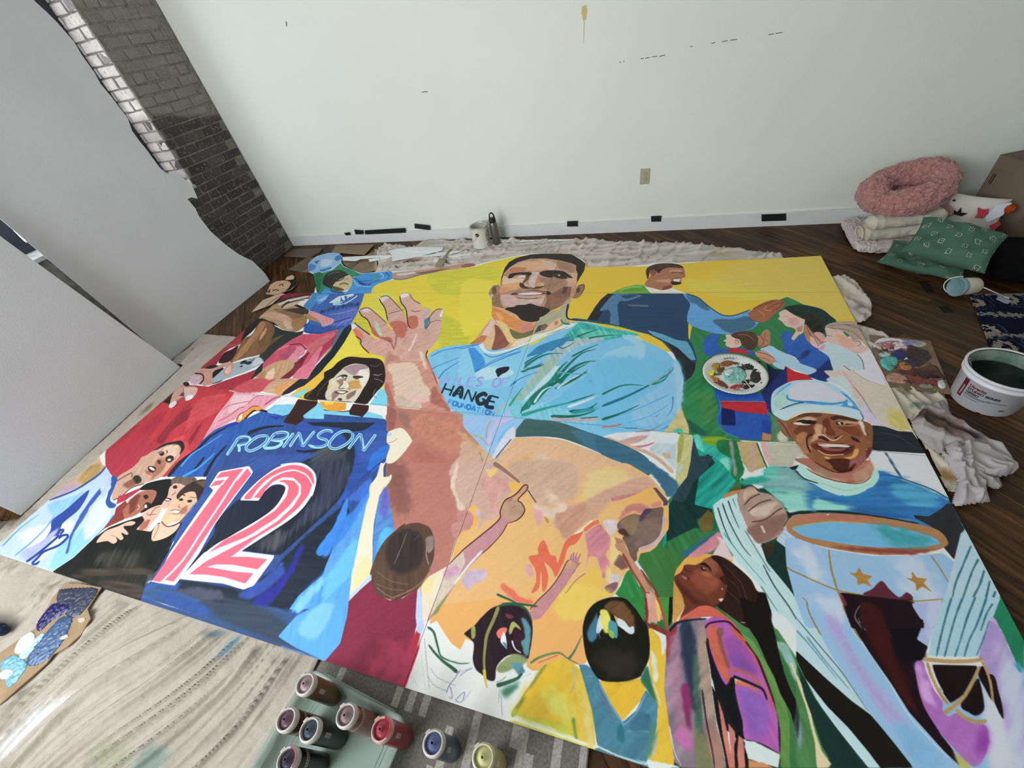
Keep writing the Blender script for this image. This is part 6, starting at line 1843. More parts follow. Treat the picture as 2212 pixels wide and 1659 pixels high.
# small marks on the back wall
m_y = mat('yellow_smear', 'c8b67e', .6, .3); m_pen = mat('pencil_mark', '70706a', .9, .05)
def wallmark(pts, m, name='scuff_mark', t=.0012, d=0.0):
    P3 = [pxw(x, y, d) for x, y in pts]
    v, f = plate3(P3, WN, 0); v = np.array(v); k = len(pts); v[k:] += WN*t
    return new_obj(name, v, f, m, wall_back)
wallmark([(1257, 14), (1266, 10), (1269, 22), (1266, 42), (1260, 46), (1256, 30)], m_y, 'paint_smear')
wallmark([(1261, 46), (1263, 46), (1261, 95), (1260, 95)], m_y, 'paint_drip')
wallmark([(617, 46), (620, 47), (621, 56), (618, 57)], mat('grey_mark', '8a8a88', .8), 'scuff_mark')
wallmark([(911, 198), (924, 197), (924, 199), (911, 200)], m_pen)
for a, b_ in [((1338, 134.5), (1342, 134)), ((1346, 133), (1349, 132.6)), ((1384, 127), (1391, 126)), ((1394, 126), (1404, 124)), ((1408, 123), (1420, 121.5)), ((1424, 122), (1437, 119)), ((1491, 101), (1496, 100)), ((1537, 94), (1545, 92)), ((1560, 90), (1572, 88)), ((1578, 87), (1592, 85)), ((1660, 75), (1672, 73)), ((1676, 72.5), (1690, 70))]:
    wallmark([(a[0], a[1]-1), (b_[0], b_[1]-1), (b_[0], b_[1]+.8), (a[0], a[1]+.8)], m_pen)
# black tape along the baseboard
m_tape = mat('black_tape', '1a1d1e', .5, .35, noise=(20, .2))
tapes = [([(743, 503), (755, 501.5), (758.5, 507.5), (747.5, 508.5)], 'tiny square of black tape at the left end, above the baseboard'),
         ([(765, 496), (784, 497.5), (786, 506), (768, 506)], 'short black tape piece touching the left end of the long strip'),
         ([(788, 497.5), (875, 492.5), (877.5, 502.5), (789, 506.5)], 'longest strip of black tape above the baseboard'),
         ([(895, 483), (928.5, 487), (929.5, 497), (896, 493)], 'tilted black tape piece higher up, left of the paint can'),
         ([(1225, 478), (1248, 477), (1248.5, 489), (1225, 489.5)], 'black tape piece just right of the steel bottle, above the baseboard'),
         ([(1406, 467), (1428, 466), (1428, 478.5), (1407, 479)], 'black tape piece under the wall outlet, above the baseboard'),
         ([(1645, 463), (1698, 461), (1698, 476.5), (1645, 478)], 'wide black tape piece nearest the pink pet bed, on the wall')]
for pts, lab in tapes:
    P3 = [pxw(x, y) for x, y in pts]; zc = min(p[2] for p in P3)
    dd = .0185 if zc < bh+.008 else .0
    P3 = [pxw(x, y, dd) for x, y in pts]
    v, f = plate3(P3, WN, 0); v = np.array(v); v[len(pts):] += WN*.002; v[:len(pts)] += WN*.0002
    tag(new_obj('tape_piece', v, f, m_tape), lab, 'tape', 'black tape pieces above the baseboard')
# outlet
m_ivory = mat('ivory_plastic', 'a8a68e', .4, .45); m_slot = mat('outlet_slot', '2a2820', .6)
oc = pxw(1393, 381)
out = empty('wall_outlet', oc, 'ivory double wall outlet on the bare white wall', 'outlet')
out.rotation_euler = (0, 0, WANG)
def ob(n, x0, x1, z0, z1, y0, y1, m, b=0, par=None): return box(n, x0, x1, -y1, -y0, z0, z1, m, par or out, b)
ob('cover_plate', -.036, .036, -.058, .058, .0005, .007, m_ivory, .0025)
for zz in (.021, -.021):
    fc = new_obj('socket', *lathe([(.0005, .0), (.0165, .0), (.0165, .004), (.015, .0052), (.0005, .0052)], 24), m_ivory, out)
    fc.rotation_euler = (math.pi/2, 0, 0); fc.location = (0, -.007, zz)
    for sx, sz, hw, hh in ((-.006, .004, .0012, .004), (.006, .004, .0012, .0035), (0, -.007, .0022, .0022)):
        s_ = box('slot', sx-hw, sx+hw, sz-hh, sz+hh, .0052, .006, m_slot, fc)
ob('screw', -.002, .002, -.002, .002, .007, .008, m_slot)

# ------------------------------------------------------------------ mural panels
ZM = .020
X0T, Y0T, REST, TW, TH = -2.95, -1.27, .0019, 2540, 1728
def px2tex(P):
    d = np.stack([(P[:, 0]-CX)/F_PX, (P[:, 1]-CY)/F_PX, np.ones(len(P))], 1) @ RM
    t = (ZM-CAM[2])/d[:, 2]
    q = CAM+d*t[:, None]
    return np.stack([(q[:, 0]-X0T)/REST, (q[:, 1]-Y0T)/REST], 1)
canvas = paint_canvas(MURAL, px2tex, TW, TH)
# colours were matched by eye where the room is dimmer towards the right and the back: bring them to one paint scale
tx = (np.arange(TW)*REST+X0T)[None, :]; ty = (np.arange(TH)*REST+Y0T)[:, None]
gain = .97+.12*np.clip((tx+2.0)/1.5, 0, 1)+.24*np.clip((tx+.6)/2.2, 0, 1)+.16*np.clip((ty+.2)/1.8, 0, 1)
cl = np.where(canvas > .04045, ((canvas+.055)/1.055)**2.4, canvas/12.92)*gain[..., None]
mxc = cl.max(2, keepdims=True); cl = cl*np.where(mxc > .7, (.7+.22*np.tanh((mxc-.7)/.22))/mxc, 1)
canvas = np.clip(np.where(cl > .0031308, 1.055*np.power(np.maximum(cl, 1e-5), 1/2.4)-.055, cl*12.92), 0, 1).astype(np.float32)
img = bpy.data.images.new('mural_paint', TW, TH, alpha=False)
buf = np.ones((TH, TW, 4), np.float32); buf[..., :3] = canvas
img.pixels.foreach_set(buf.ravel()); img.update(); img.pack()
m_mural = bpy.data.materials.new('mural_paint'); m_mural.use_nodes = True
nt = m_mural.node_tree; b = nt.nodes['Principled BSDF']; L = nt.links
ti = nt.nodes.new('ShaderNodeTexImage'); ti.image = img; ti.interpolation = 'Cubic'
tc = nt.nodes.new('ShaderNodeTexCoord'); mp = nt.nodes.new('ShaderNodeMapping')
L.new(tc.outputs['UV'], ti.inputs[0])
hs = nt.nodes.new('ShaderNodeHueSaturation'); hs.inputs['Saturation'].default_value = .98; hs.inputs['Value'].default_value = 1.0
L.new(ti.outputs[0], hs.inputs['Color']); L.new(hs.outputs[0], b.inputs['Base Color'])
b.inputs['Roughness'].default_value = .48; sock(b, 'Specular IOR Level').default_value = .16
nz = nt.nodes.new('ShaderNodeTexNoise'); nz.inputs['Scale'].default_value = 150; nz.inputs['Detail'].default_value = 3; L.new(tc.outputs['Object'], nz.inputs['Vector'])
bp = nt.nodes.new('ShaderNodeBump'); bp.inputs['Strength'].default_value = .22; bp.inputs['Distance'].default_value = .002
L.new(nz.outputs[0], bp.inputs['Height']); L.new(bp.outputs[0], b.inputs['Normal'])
m_pedge = mat('panel_edge', '77736b', .7, .2)

def panel(name, P, lab, cat='painting', grp=None, zt=ZM, th=.006):
    P = list(P)
    if area2(P) < 0: P = P[::-1]
    v, f = prism(P, zt-th, zt)
    me = bpy.data.meshes.new(name); me.from_pydata(v, [], f); me.materials.append(m_pedge); me.materials.append(m_mural)
    uv = me.uv_layers.new(name='UVMap')
    for p in me.polygons:
        if p.index == 1: p.material_index = 1
        for li in p.loop_indices:
            x, y, z = me.vertices[me.loops[li].vertex_index].co
            # sample where the sight of the flat painting put it
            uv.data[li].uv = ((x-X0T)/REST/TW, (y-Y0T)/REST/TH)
    o = bpy.data.objects.new(name, me); COL.objects.link(o)
    return tag(o, lab, cat, grp)
fp = lambda pts: fls(pts, ZM)
g = .0009
W1, W2, HH = 2.452, 1.825, 1.222
G = 'panels of the large painted mural on the floor'
panel('mural_panel', [(-W1, -HH), (-g, -HH), (-g, -g), (-W1, -g)], 'mural panel with the dark blue jersey numbered 12 and red numerals', grp=G)
panel('mural_panel', [(g, -HH), (W2, -HH), (W2, -g), (g, -g)], 'mural panel with the capped man, blue trophy and two gold stars', grp=G)
panel('mural_panel', [(-W1, g), (-g, g), (-g, HH-g), (-W1, HH-g)], 'mural panel with the big open hand and the curly haired woman', grp=G)
panel('mural_panel', [(g, g), (W2, g), (W2, HH-g), (g, HH-g)], 'mural panel with the right chest of the light blue shirt and clapping children', grp=G)
sil_l = [(682, 630), (682, 617), (677, 592), (668, 588), (665, 580), (666, 570), (673, 561), (684, 553.5), (707, 546.5), (722, 545.5), (733, 547), (739, 553), (737, 566), (742, 575), (762, 583), (780, 590.5), (790, 590), (812, 587.5), (845, 585.5), (901, 584), (955, 577.5), (998, 569.5), (1020, 568), (1028, 572), (1053, 566), (1100, 555.5), (1122, 551), (1145, 548.5), (1175, 546.8)]
sep = fls([(1209.5, 547)], ZM)[0]
ytop = sep[1]
Pl = [(-g, HH+g)]+[(-g, ytop)]+[p for p in fp(sil_l)[::-1] if p[0] < -.02]
Pl[-1] = (Pl[-1][0], HH+g)
panel('mural_panel', Pl, 'cut-out top mural panel with a blue ball, a waving player and yellow ground', grp=G)
sil_r = [(1222, 547.5), (1233, 548.5), (1244, 553), (1258, 560.5), (1265, 568), (1268, 577), (1304, 577), (1358, 575), (1398, 571), (1408, 568.3), (1440, 567.2), (1466, 568), (1480, 566.5), (1575, 562), (1650, 559.5), (1769, 552.5)]
pr = fp(sil_r); 
Pr = [(g, HH+g), (W2, HH+g), (W2, pr[-1][1])]+pr[::-1][1:]+[(g, ytop)]
panel('mural_panel', Pr, 'cut-out top mural panel with the smiling profile man and golden yellow ground', grp=G)
sc1 = [(574.5, 635), (584, 615), (597, 607.5), (616.5, 604), (620, 598), (630, 594), (636, 597), (634, 603), (643, 607.5), (640.5, 615), (630, 624.5), (614.5, 630), (593, 637)]
sc2 = [(542, 673), (567, 647), (590, 638), (604.5, 631), (615.5, 634), (607.5, 638), (587, 655.5), (574, 661)]
sc1 = [(574.5+(x-574.5), y) for x, y in sc1]
panel('painted_offcut', fp(sc1), 'small painted offcut of a face lying on the bare floor left of the mural', cat='offcut', th=.005)
panel('painted_offcut', fp(sc2), 'pointed pale painted offcut lying just under the face offcut', cat='offcut', th=.005, zt=ZM-.006)
# ------------------------------------------------------------------ leaning boards
m_board = mat('primed_board', (.60, .61, .625), .5, .35, noise=(2, .03), bump=(120, .1))
b1x = float(fl(583, 607)[0])
top1 = np.array([XL+.02, 1.0, 2.44]); n1 = np.cross([0, 1, 0], top1-np.array([b1x, 1.0, 0])); n1 = n1*np.sign(n1[0]); n1 /= np.linalg.norm(n1)
p1 = (b1x, 1, 0)
ed = [(583, 607), (572, 590), (546, 564), (517, 550), (489, 530), (455, 500), (438, 478), (430, 467), (422, 450), (405, 430), (414, 426), (427, 429), (420, 412), (415, 401), (392, 382), (383, 370), (374, 371), (362, 376), (345, 362), (318, 325), (300, 303), (285, 282), (276, 255), (260, 235), (240, 208), (217, 181), (205, 158), (177, 119), (160, 90), (125, 50), (100, 25), (72, 0)]
E1 = [on_plane(x, y, p1, n1) for x, y in ed]
sl = (top1-np.array([b1x, 1.0, 0]))/2.44
P1 = [np.array([b1x, .235, 0])+n1*0]+E1+[E1[-1]+sl*(2.40-E1[-1][2])+np.array([0, -.03, 0]), np.array([b1x, .14, 0])+sl*2.40]
P1[0] = np.array([b1x, .262, 0]); 
o = new_obj('leaning_board', *plate3(P1, n1, .006), m_board)
tag(o, 'tall pale board with a wavy cut right edge leaning on the brick wall', 'board')
A2 = fl(390, 793); B2 = fl(45, 1113); tp2 = np.array([XL+.12, -.4, 2.44]); n2 = np.cross(B2-A2, tp2-A2); n2 = n2*np.sign(n2[0]); n2 /= np.linalg.norm(n2)
e2 = [on_plane(x, y, A2, n2) for x, y in [(275, 705), (105, 600), (0, 510)]]
upv = np.cross(n2, (B2-A2)/np.linalg.norm(B2-A2)); upv *= np.sign(upv[2])
tA = A2+(e2[2]-A2)*(2.38/e2[2][2]); tB = B2+upv*2.4
P2 = [A2]+[A2+(e2[2]-A2)*.35, e2[2]]+[tA, tB, B2]
o = new_obj('leaning_board', *plate3(P2, n2, .006), m_board)
tag(o, 'straight-edged pale board standing nearest the mural, at the left edge', 'board')

# ------------------------------------------------------------------ drop cloths
NS = np.random.RandomState(11)
def tilefield(ang, l, t, seed):
    a = shear_noise(np.random.RandomState(seed), 512, 512, ang, l, t)
    def f(x, y, s):
        X = (x/s*512) % 512; Y = (y/s*512) % 512
        i = np.floor(X).astype(int) % 512; j = np.floor(Y).astype(int) % 512; u = X-np.floor(X); v = Y-np.floor(Y)
        i1 = (i+1) % 512; j1 = (j+1) % 512
        return (a[j, i]*(1-u)+a[j, i1]*u)*(1-v)+(a[j1, i]*(1-u)+a[j1, i1]*u)*v
    return f
def smooth01(x): x = np.clip(x, 0, 1); return x*x*(3-2*x)
MUR = [(-W1-.004, -HH-.004), (W2+.004, -HH-.004)]+pr[::-1]+[p for p in fp(sil_l)[::-1]]+[(-W1-.004, HH)]
FLAT = [(-.36, -1.36, .10, .008), (-.40, -1.56, .13, .008), (-.30, -1.75, .10, .008), (-1.60, -1.30, .14, .010), (-1.66, -1.45, .20, .010), (-1.80, -1.62, .22, .010), (-2.08, -1.38, .14, .004)]
def cloth(name, P, res, hf, m, label, cat='drop cloth', zmax_under=.011, th=.004, edge=.02, z0=.001):
    """cloth lying on the floor: polygon P, height function hf(x,y); flattened where the mural lies on it"""
    P = [tuple(p) for p in P]
    xs = np.arange(min(p[0] for p in P), max(p[0] for p in P)+res, res); ys = np.arange(min(p[1] for p in P), max(p[1] for p in P)+res, res)
    X, Y = np.meshgrid(xs, ys)
    I = inside(P, X, Y)
    D = dist_poly(P, X, Y)
    Hh = hf(X, Y)
    H = z0+th*.5+np.maximum(Hh, 0)*(.35+.65*smooth01(D/edge))
    M = inside(MUR, X, Y); dm = dist_poly(MUR, X, Y)
    k = np.where(M, 0, smooth01(dm/.05))
    H = H*k+np.minimum(H, zmax_under)*(1-k)
    for (qx, qy, qr, qz) in FLAT:
        kk = smooth01((np.hypot(X-qx, Y-qy)-qr)/.03); H = H*kk+np.minimum(H, qz)*(1-kk)
    nx = len(xs); idx = -np.ones(X.shape, int); idx[I] = np.arange(I.sum())
    V = np.stack([X[I], Y[I], H[I]], 1)
    a, b, c, d = idx[:-1, :-1], idx[:-1, 1:], idx[1:, 1:], idx[1:, :-1]
    ok = (a >= 0) & (b >= 0) & (c >= 0) & (d >= 0)
    # leave out what lies hidden deep below the mural
    Mi = M & (dm > .06); hid = Mi[:-1, :-1] & Mi[1:, 1:]
    ok &= ~hid
    Fq = np.stack([a[ok], b[ok], c[ok], d[ok]], 1)
    used = np.unique(Fq); rem = -np.ones(len(V), int); rem[used] = np.arange(len(used)); V = V[used]; Fq = rem[Fq]
    me = bpy.data.meshes.new(name)
    me.vertices.add(len(V)); me.vertices.foreach_set('co', V.astype(np.float32).ravel())
    me.loops.add(Fq.size); me.loops.foreach_set('vertex_index', Fq.ravel().astype(np.int32))
    me.polygons.add(len(Fq)); me.polygons.foreach_set('loop_start', np.arange(0, Fq.size, 4, dtype=np.int32)); me.polygons.foreach_set('loop_total', np.full(len(Fq), 4, np.int32))
    me.polygons.foreach_set('use_smooth', np.ones(len(Fq), bool)); me.update(); me.validate()
    me.materials.append(m)
    o = bpy.data.objects.new(name, me); COL.objects.link(o)
    s = o.modifiers.new('thickness', 'SOLIDIFY'); s.thickness = .0012; s.offset = 1
    return tag(o, label, cat)

def cloth_mat(name, base, stains, dirt='9a948a', weave=900):
    """canvas with soft dirt and stains: stains = list of (colour, x, y, rx, ry, rough edge)"""
    m = bpy.data.materials.new(name); m.use_nodes = True; nt = m.node_tree; N = nt.nodes; L = nt.links; b = N['Principled BSDF']
    tc = N.new('ShaderNodeTexCoord')
    nz = N.new('ShaderNodeTexNoise'); nz.inputs['Scale'].default_value = 5; nz.inputs['Detail'].default_value = 7; L.new(tc.outputs['Object'], nz.inputs['Vector'])
    r = N.new('ShaderNodeMapRange'); r.inputs[1].default_value = .5; r.inputs[2].default_value = .8; r.inputs[4].default_value = .5; L.new(nz.outputs[0], r.inputs[0])
    def mixc(a, c, f):
        x = N.new('ShaderNodeMix'); x.data_type = 'RGBA'
        for s_, v in ((6, a), (7, c)):
            if isinstance(v, str): x.inputs[s_].default_value = (*lin(v), 1)
            else: L.new(v, x.inputs[s_])
        L.new(f, x.inputs[0]); return x.outputs[2]
    col = mixc(base, dirt, r.outputs[0])
    n4 = N.new('ShaderNodeTexNoise'); n4.inputs['Scale'].default_value = 14; n4.inputs['Detail'].default_value = 9; n4.inputs['Roughness'].default_value = .7; L.new(tc.outputs['Object'], n4.inputs['Vector'])
    for (c, x, y, rx, ry, an, e) in stains:
        mp = N.new('ShaderNodeMapping'); mp.vector_type = 'TEXTURE'; mp.inputs['Location'].default_value = (x, y, 0); mp.inputs['Rotation'].default_value = (0, 0, an); mp.inputs['Scale'].default_value = (rx, ry, 1)
        L.new(tc.outputs['Object'], mp.inputs[0])
        ml = N.new('ShaderNodeVectorMath'); ml.operation = 'MULTIPLY'; ml.inputs[1].default_value = (1, 1, 0); L.new(mp.outputs[0], ml.inputs[0])
        ln = N.new('ShaderNodeVectorMath'); ln.operation = 'LENGTH'; L.new(ml.outputs[0], ln.inputs[0])
        ad = N.new('ShaderNodeMath'); ad.operation = 'MULTIPLY_ADD'; ad.inputs[1].default_value = e*4; L.new(n4.outputs[0], ad.inputs[0]); L.new(ln.outputs['Value'], ad.inputs[2])
        rg = N.new('ShaderNodeMapRange'); rg.inputs[1].default_value = 1+e*2-.6; rg.inputs[2].default_value = 1+e*2+.15; rg.inputs[3].default_value = .88; rg.inputs[4].default_value = 0
        L.new(ad.outputs[0], rg.inputs[0])
        col = mixc(col, c, rg.outputs[0])
    L.new(col, b.inputs['Base Color']); b.inputs['Roughness'].default_value = .9; sock(b, 'Specular IOR Level').default_value = .15
    n2 = N.new('ShaderNodeTexNoise'); n2.inputs['Scale'].default_value = weave; L.new(tc.outputs['Object'], n2.inputs['Vector'])
    n5 = N.new('ShaderNodeTexNoise'); n5.inputs['Scale'].default_value = 45; n5.inputs['Detail'].default_value = 4; L.new(tc.outputs['Object'], n5.inputs['Vector'])
    bp = N.new('ShaderNodeBump'); bp.inputs['Strength'].default_value = .3; bp.inputs['Distance'].default_value = .002; L.new(n2.outputs[0], bp.inputs['Height'])
    bq = N.new('ShaderNodeBump'); bq.inputs['Strength'].default_value = .35; bq.inputs['Distance'].default_value = .01; L.new(n5.outputs[0], bq.inputs['Height']); L.new(bp.outputs[0], bq.inputs['Normal'])
    L.new(bq.outputs[0], b.inputs['Normal'])
    return m
fa = tilefield(math.radians(70), 150, 5.5, 21); fb = tilefield(math.radians(58), 120, 11, 22); fc_ = tilefield(0, 8, 8, 23); fd = tilefield(math.radians(100), 90, 8, 24); fs_ = tilefield(0, 60, 60, 25)
def h_front(x, y):
    wx = x+.05*fs_(x, y, 2.5); wy = y+.03*fs_(x+3, y, 2.5)
    r1 = 1.08-np.sqrt(fa(wx, wy, 1.75)**2+.03)*1.4; r2 = 1.12-np.sqrt(fb(wx+1, wy, 2.0)**2+.04)*1.5
    side = smooth01((x+2.46)/-.1)
    amp = .036*smooth01((-1.16-y)/.12)+.008
    h = amp*.8*np.maximum(r1, 0)**2.2+amp*.5*np.maximum(1.05-np.sqrt(fa(wx+.7, wy+.4, 1.2)**2+.05)*1.7, 0)**2+.026*np.maximum(r2, 0)**2.6*smooth01((-1.2-y)/.12+.3)
    h2 = .012*np.maximum(1-np.abs(fd(wx, wy, 1.6)), 0)**1.5
    return np.maximum(h*(1-side)+h2*side, 0)+.0012*np.maximum(fc_(x, y, 1.2), 0)
pW = lambda *p: [tuple(fl(x, y)[:2]) for x, y in p]
stF = [('c8c8c6', *fl(40, 1590)[:2], .15, .05, 1.2, .6), ('c8c8c6', *fl(105, 1540)[:2], .09, .035, 1.0, .7), ('7c9aa4', *fl(500, 1395)[:2], .05, .03, 1.2, .35), ('5f7886', *fl(470, 1372)[:2], .045, .02, .3, .4),
       ('9a9c84', *fl(250, 1630)[:2], .12, .05, 0, .5), ('7f9088', *fl(330, 1650)[:2], .08, .05, 0, .5), ('a89868', *fl(340, 920)[:2], .05, .14, .3, .6), ('7a6a50', *fl(320, 885)[:2], .03, .07, .1, .5), ('3a68a0', *fl(418, 757)[:2], .02, .016, 0, .3), ('4a4038', *fl(10, 1125)[:2], .18, .10, .4, .5)]
m_canv = cloth_mat('canvas_front', 'aea69a', stF, '948c81')
side_edge = [(-2.62, .60), (-2.75, .58), (-2.87, .42), (-2.87, .15)]
front_P = [(-.40, -2.05), (-.362, -1.24), (-.36, -1.10), (-2.30, -1.05), (-2.30, .55)] + pW((505, 727), (440, 722)) + [(-2.862, .52), (-2.862, .24), (-2.685, .225), (-2.545, -1.04), (-2.62, -1.07), (-3.0, -1.15), (-3.0, -2.05)]
cloth('drop_cloth', front_P, .0052, h_front, m_canv, 'creased canvas drop cloth along the front and left edge of the mural')
# dirty canvas specks: little solid paint drips
fe = tilefield(math.radians(10), 90, 9, 31); ff = tilefield(math.radians(60), 40, 9, 32)
FLAT += [(*(fl(1040, 540)+np.array([-.01, .07, 0]))[:2], .09, .0095), (*(fl(1074, 531)+np.array([-.01, .03, 0]))[:2], .04, .0075)]
def h_back(x, y):
    wx = x+.04*fs_(x, y, 1.6)
    return .024*np.maximum(1-np.abs(fe(wx, y, 1.5))*1.2, 0)**1.8+.022*np.maximum(1-np.abs(ff(wx, y, 1.3))*1.3, 0)**1.5+.002*np.maximum(fc_(x, y, 1.3), 0)
stB = [('8a5a50', *fl(893, 566)[:2], .10, .05, .1, .55), ('e4e0dc', *fl(985, 562)[:2], .22, .05, .1, .6), ('9a7a6a', *fl(1010, 545)[:2], .06, .03, .1, .6), ('b0a878', *fl(1250, 533)[:2], .06, .04, .1, .5), ('b4ae88', *fl(1560, 550)[:2], .10, .05, .1, .5), ('58607a', *fl(1340, 566)[:2], .12, .015, .05, .6), ('b8b49c', *fl(925, 528)[:2], .10, .05, .1, .5), ('4a4a4c', *fl(860, 581)[:2], .03, .012, .1, .4)]
m_canb = cloth_mat('canvas_back', 'c6bfb5', stB, 'a0988f')
back_P = pW((810, 592), (816, 570), (814, 545), (820, 534), (838, 529), (868, 531), (891, 536), (912, 524), (943, 519.5), (1014, 520.5), (1060, 518), (1098, 519), (1180, 521), (1250, 521.5), (1279, 520.5), (1351, 523.5), (1430, 526), (1500, 530), (1575, 536), (1650, 545.5), (1690, 550))+[(1.62, 1.60), (-1.9, 1.45), (-2.2, 1.3)]
cloth('drop_cloth', back_P, .009, h_back, m_canb, 'paint-spattered drop cloth between the top of the mural and the white wall')
fg = tilefield(math.radians(115), 110, 18, 41)
def h_right(x, y):
    return .030*np.maximum(1-np.abs(fg(x, y, .9)), 0)**1.4+.012*np.maximum(1-np.abs(ff(x, y, .7)), 0)**1.5
stR = [('c8b898', *fl(1822, 640)[:2], .03, .05, 0, .4), ('707078', *fl(1855, 670)[:2], .03, .03, 0, .5)]
m_canr = cloth_mat('canvas_right', 'c4bcb0', stR, '8e867c')
right_P = pW((1800, 600), (1822, 600), (1850, 617), (1872, 640), (1884, 665), (1882, 685), (1868, 698), (1850, 700), (1872, 708), (1905, 722), (1925, 738), (1885, 790), (1860, 740))+[(1.72, .6), (1.70, 1.5)]
cloth('drop_cloth', right_P, .006, h_right, m_canr, 'bunched drop cloth corner poking out beside the yellow panel, right of the mural')
stS = [('6a7a74', *fl(1978, 880)[:2], .035, .022, .4, .6), ('a88850', *fl(1995, 945)[:2], .03, .09, .2, .5), ('a88448', *fl(2045, 1030)[:2], .04, .04, .2, .5), ('50506a', *fl(2012, 852)[:2], .02, .006, .2, .3), ('80746a', *fl(1950, 850)[:2], .03, .03, .2, .5)]
m_cans = cloth_mat('canvas_strip', 'cdc5b2', stS, '958c7c')
strip_P = pW((1925, 832), (2000, 838), (2040, 850), (2055, 905), (2090, 1000), (2100, 1050), (2072, 1068), (2050, 1066), (2040, 1060), (2020, 1010), (1990, 960), (1960, 905))+[(1.70, -.1), (1.70, .45)]
def h_strip(x, y): return .016*np.maximum(1-np.abs(fg(x+1, y, .7)), 0)**1.4+.006*np.maximum(1-np.abs(ff(x, y, .6)), 0)**1.5
cloth('drop_cloth', strip_P, .006, h_strip, m_cans, 'stained cream cloth strip under the grey rag, right of the mural')

# ------------------------------------------------------------------ cardboard and foam board scraps at the back
m_card = mat('cardboard', '8c7a64', .85, .12, noise=(4, .12), bump=(60, .15))
m_card2 = mat('cardboard_dark', '6f6154', .85, .12, noise=(4, .15), bump=(60, .15))
m_foam = mat('foam_board', 'e6eaea', .5, .3)
cr = lambda pts, z: [tuple(fl(600+x*.208, 440+y*.208, z)[:2]) for x, y in pts]
slab('x', cr([(600, 430), (1000, 420), (900, 530), (560, 500)], .02), .0145, .0185, m_card)
o = bpy.data.objects['x']; o.name = 'cardboard_sheet'; tag(o, 'brown cardboard sheet with a straight top edge near the left corner', 'cardboard', 'cardboard sheets by the brick corner')
def sheet(pts, z, m, lab, name='cardboard_sheet', cat='cardboard', t=.004, grp='cardboard sheets by the brick corner'):
    o = slab(name, cr(pts, z+t), z, z+t, m)
    return tag(o, lab, cat, grp)
s1 = sheet([(640, 575), (900, 540), (1035, 480), (1030, 690), (850, 725), (700, 640)], .004, m_card, 'large brown cardboard sheet between the ball and the drop cloth')
slab('flap', cr([(690, 650), (850, 600), (770, 668)], .013), .0092, .0125, m_card2, s1)
sheet([(60, 545), (170, 470), (470, 458), (440, 500), (330, 562)], .005, m_card2, 'torn dark cardboard piece against the brick corner')
sheet([(110, 683), (300, 560), (440, 556), (350, 640), (235, 705)], .005, m_card2, 'cardboard flap on the dark floor left of the blue ball')
sheet([(230, 705), (340, 640), (400, 560), (600, 520), (640, 575), (560, 640), (330, 710)], .000, m_card, 'lowest cardboard sheet, tucked under the blue ball cut-out')
rw = slab('torn_strip', cr([(1003, 470), (1030, 470), (1030, 690), (1003, 690)], .013), .0092, .0125, mat('torn_liner', 'a89c8a', .9, .1), s1)
GF = 'white foam board offcuts by the brush'
def foam(pts, z, lab): return tag(slab('foam_board_offcut', cr(pts, z+.005), z, z+.005, m_foam), lab, 'offcut', GF)
foam([(670, 555), (840, 545), (1170, 530), (1182, 543), (850, 572), (845, 580), (800, 592), (675, 585)], .032, 'long white offcut strip reaching left to the blue ball')
foam([(940, 577), (1182, 545), (1188, 556), (945, 586)], .026, 'thin white sliver under the middle of the long white strip')
foam([(950, 590), (1080, 572), (1190, 556), (1020, 588), (950, 600)], .020, 'lowest thin white sliver beside the torn cardboard')
foam([(1150, 490), (1250, 465), (1390, 450), (1600, 452), (1718, 478), (1460, 545), (1190, 592), (1182, 530)], .036, 'largest white foam board offcut with a notched left end')
foam([(1225, 470), (1390, 450), (1710, 450), (1716, 466), (1700, 484), (1560, 500), (1380, 495)], .042, 'white offcut with a curved edge lying on the largest white offcut')
foam([(1462, 549), (1620, 540), (1770, 530), (1912, 485), (1700, 505)], .030, 'pointed white offcut passing under the paintbrush')
foam([(1760, 537), (2068, 498), (2064, 510), (1850, 548), (1760, 549)], .022, 'curved thin white offcut ending below the white paint can')
tag(slab('white_trim_strip', fls([(1083, 518.8), (1180, 516.8), (1247, 515.6), (1249, 518.5), (1240, 519), (1083, 521.2)], .02), .012, .018, m_foam), 'narrow white trim strip on the floor along the baseboard, right of the steel bottle', 'trim')

# paintbrush
c0 = fl(*[600+1690*.208, 440+600*.208], .05); hd = fl(600+1790*.208, 440+462*.208, .05)
pb = empty('paintbrush', (c0[0], c0[1], .046), 'wide flat paintbrush with a pale wooden handle on the foam offcuts', 'brush')
dv = np.array(hd)-np.array(c0); pb.rotation_euler = (0, 0, math.atan2(dv[1], dv[0])-math.pi/2)
Lb = float(np.hypot(dv[0], dv[1]))
m_bw = mat('brush_wood', '9c8e6c', .6, .3, noise=(30, .15)); m_br = mat('bristle', 'a49a78', .9, .1, noise=(120, .3), stretch=(8, 1, 1)); m_fer = mat('ferrule', '8a8a80', .35, .5, metal=.8)
bev(new_obj('handle', *plate3([np.array(p) for p in [(-.014, .06, 0), (-.010, .10, 0), (-.008, Lb*.8, 0), (-.012, Lb, 0), (.012, Lb, 0), (.008, Lb*.8, 0), (.010, .10, 0), (.014, .06, 0)]], (0, 0, 1), .012), m_bw, pb), .003)
box('ferrule', -.036, .036, .02, .062, -.014, .002, m_fer, pb, .003)
new_obj('bristles', *join(*[plate3([np.array(p) for p in [(-.035+i*.0058, .02, 0), (-.038+i*.0063, -.055-.006*((i*7) % 3), -.003), (-.0325+i*.0063, -.055-.006*((i*5) % 3), -.003), (-.030+i*.0058, .02, 0)]], (0, 0, 1), .011) for i in range(12)]), m_br, pb)

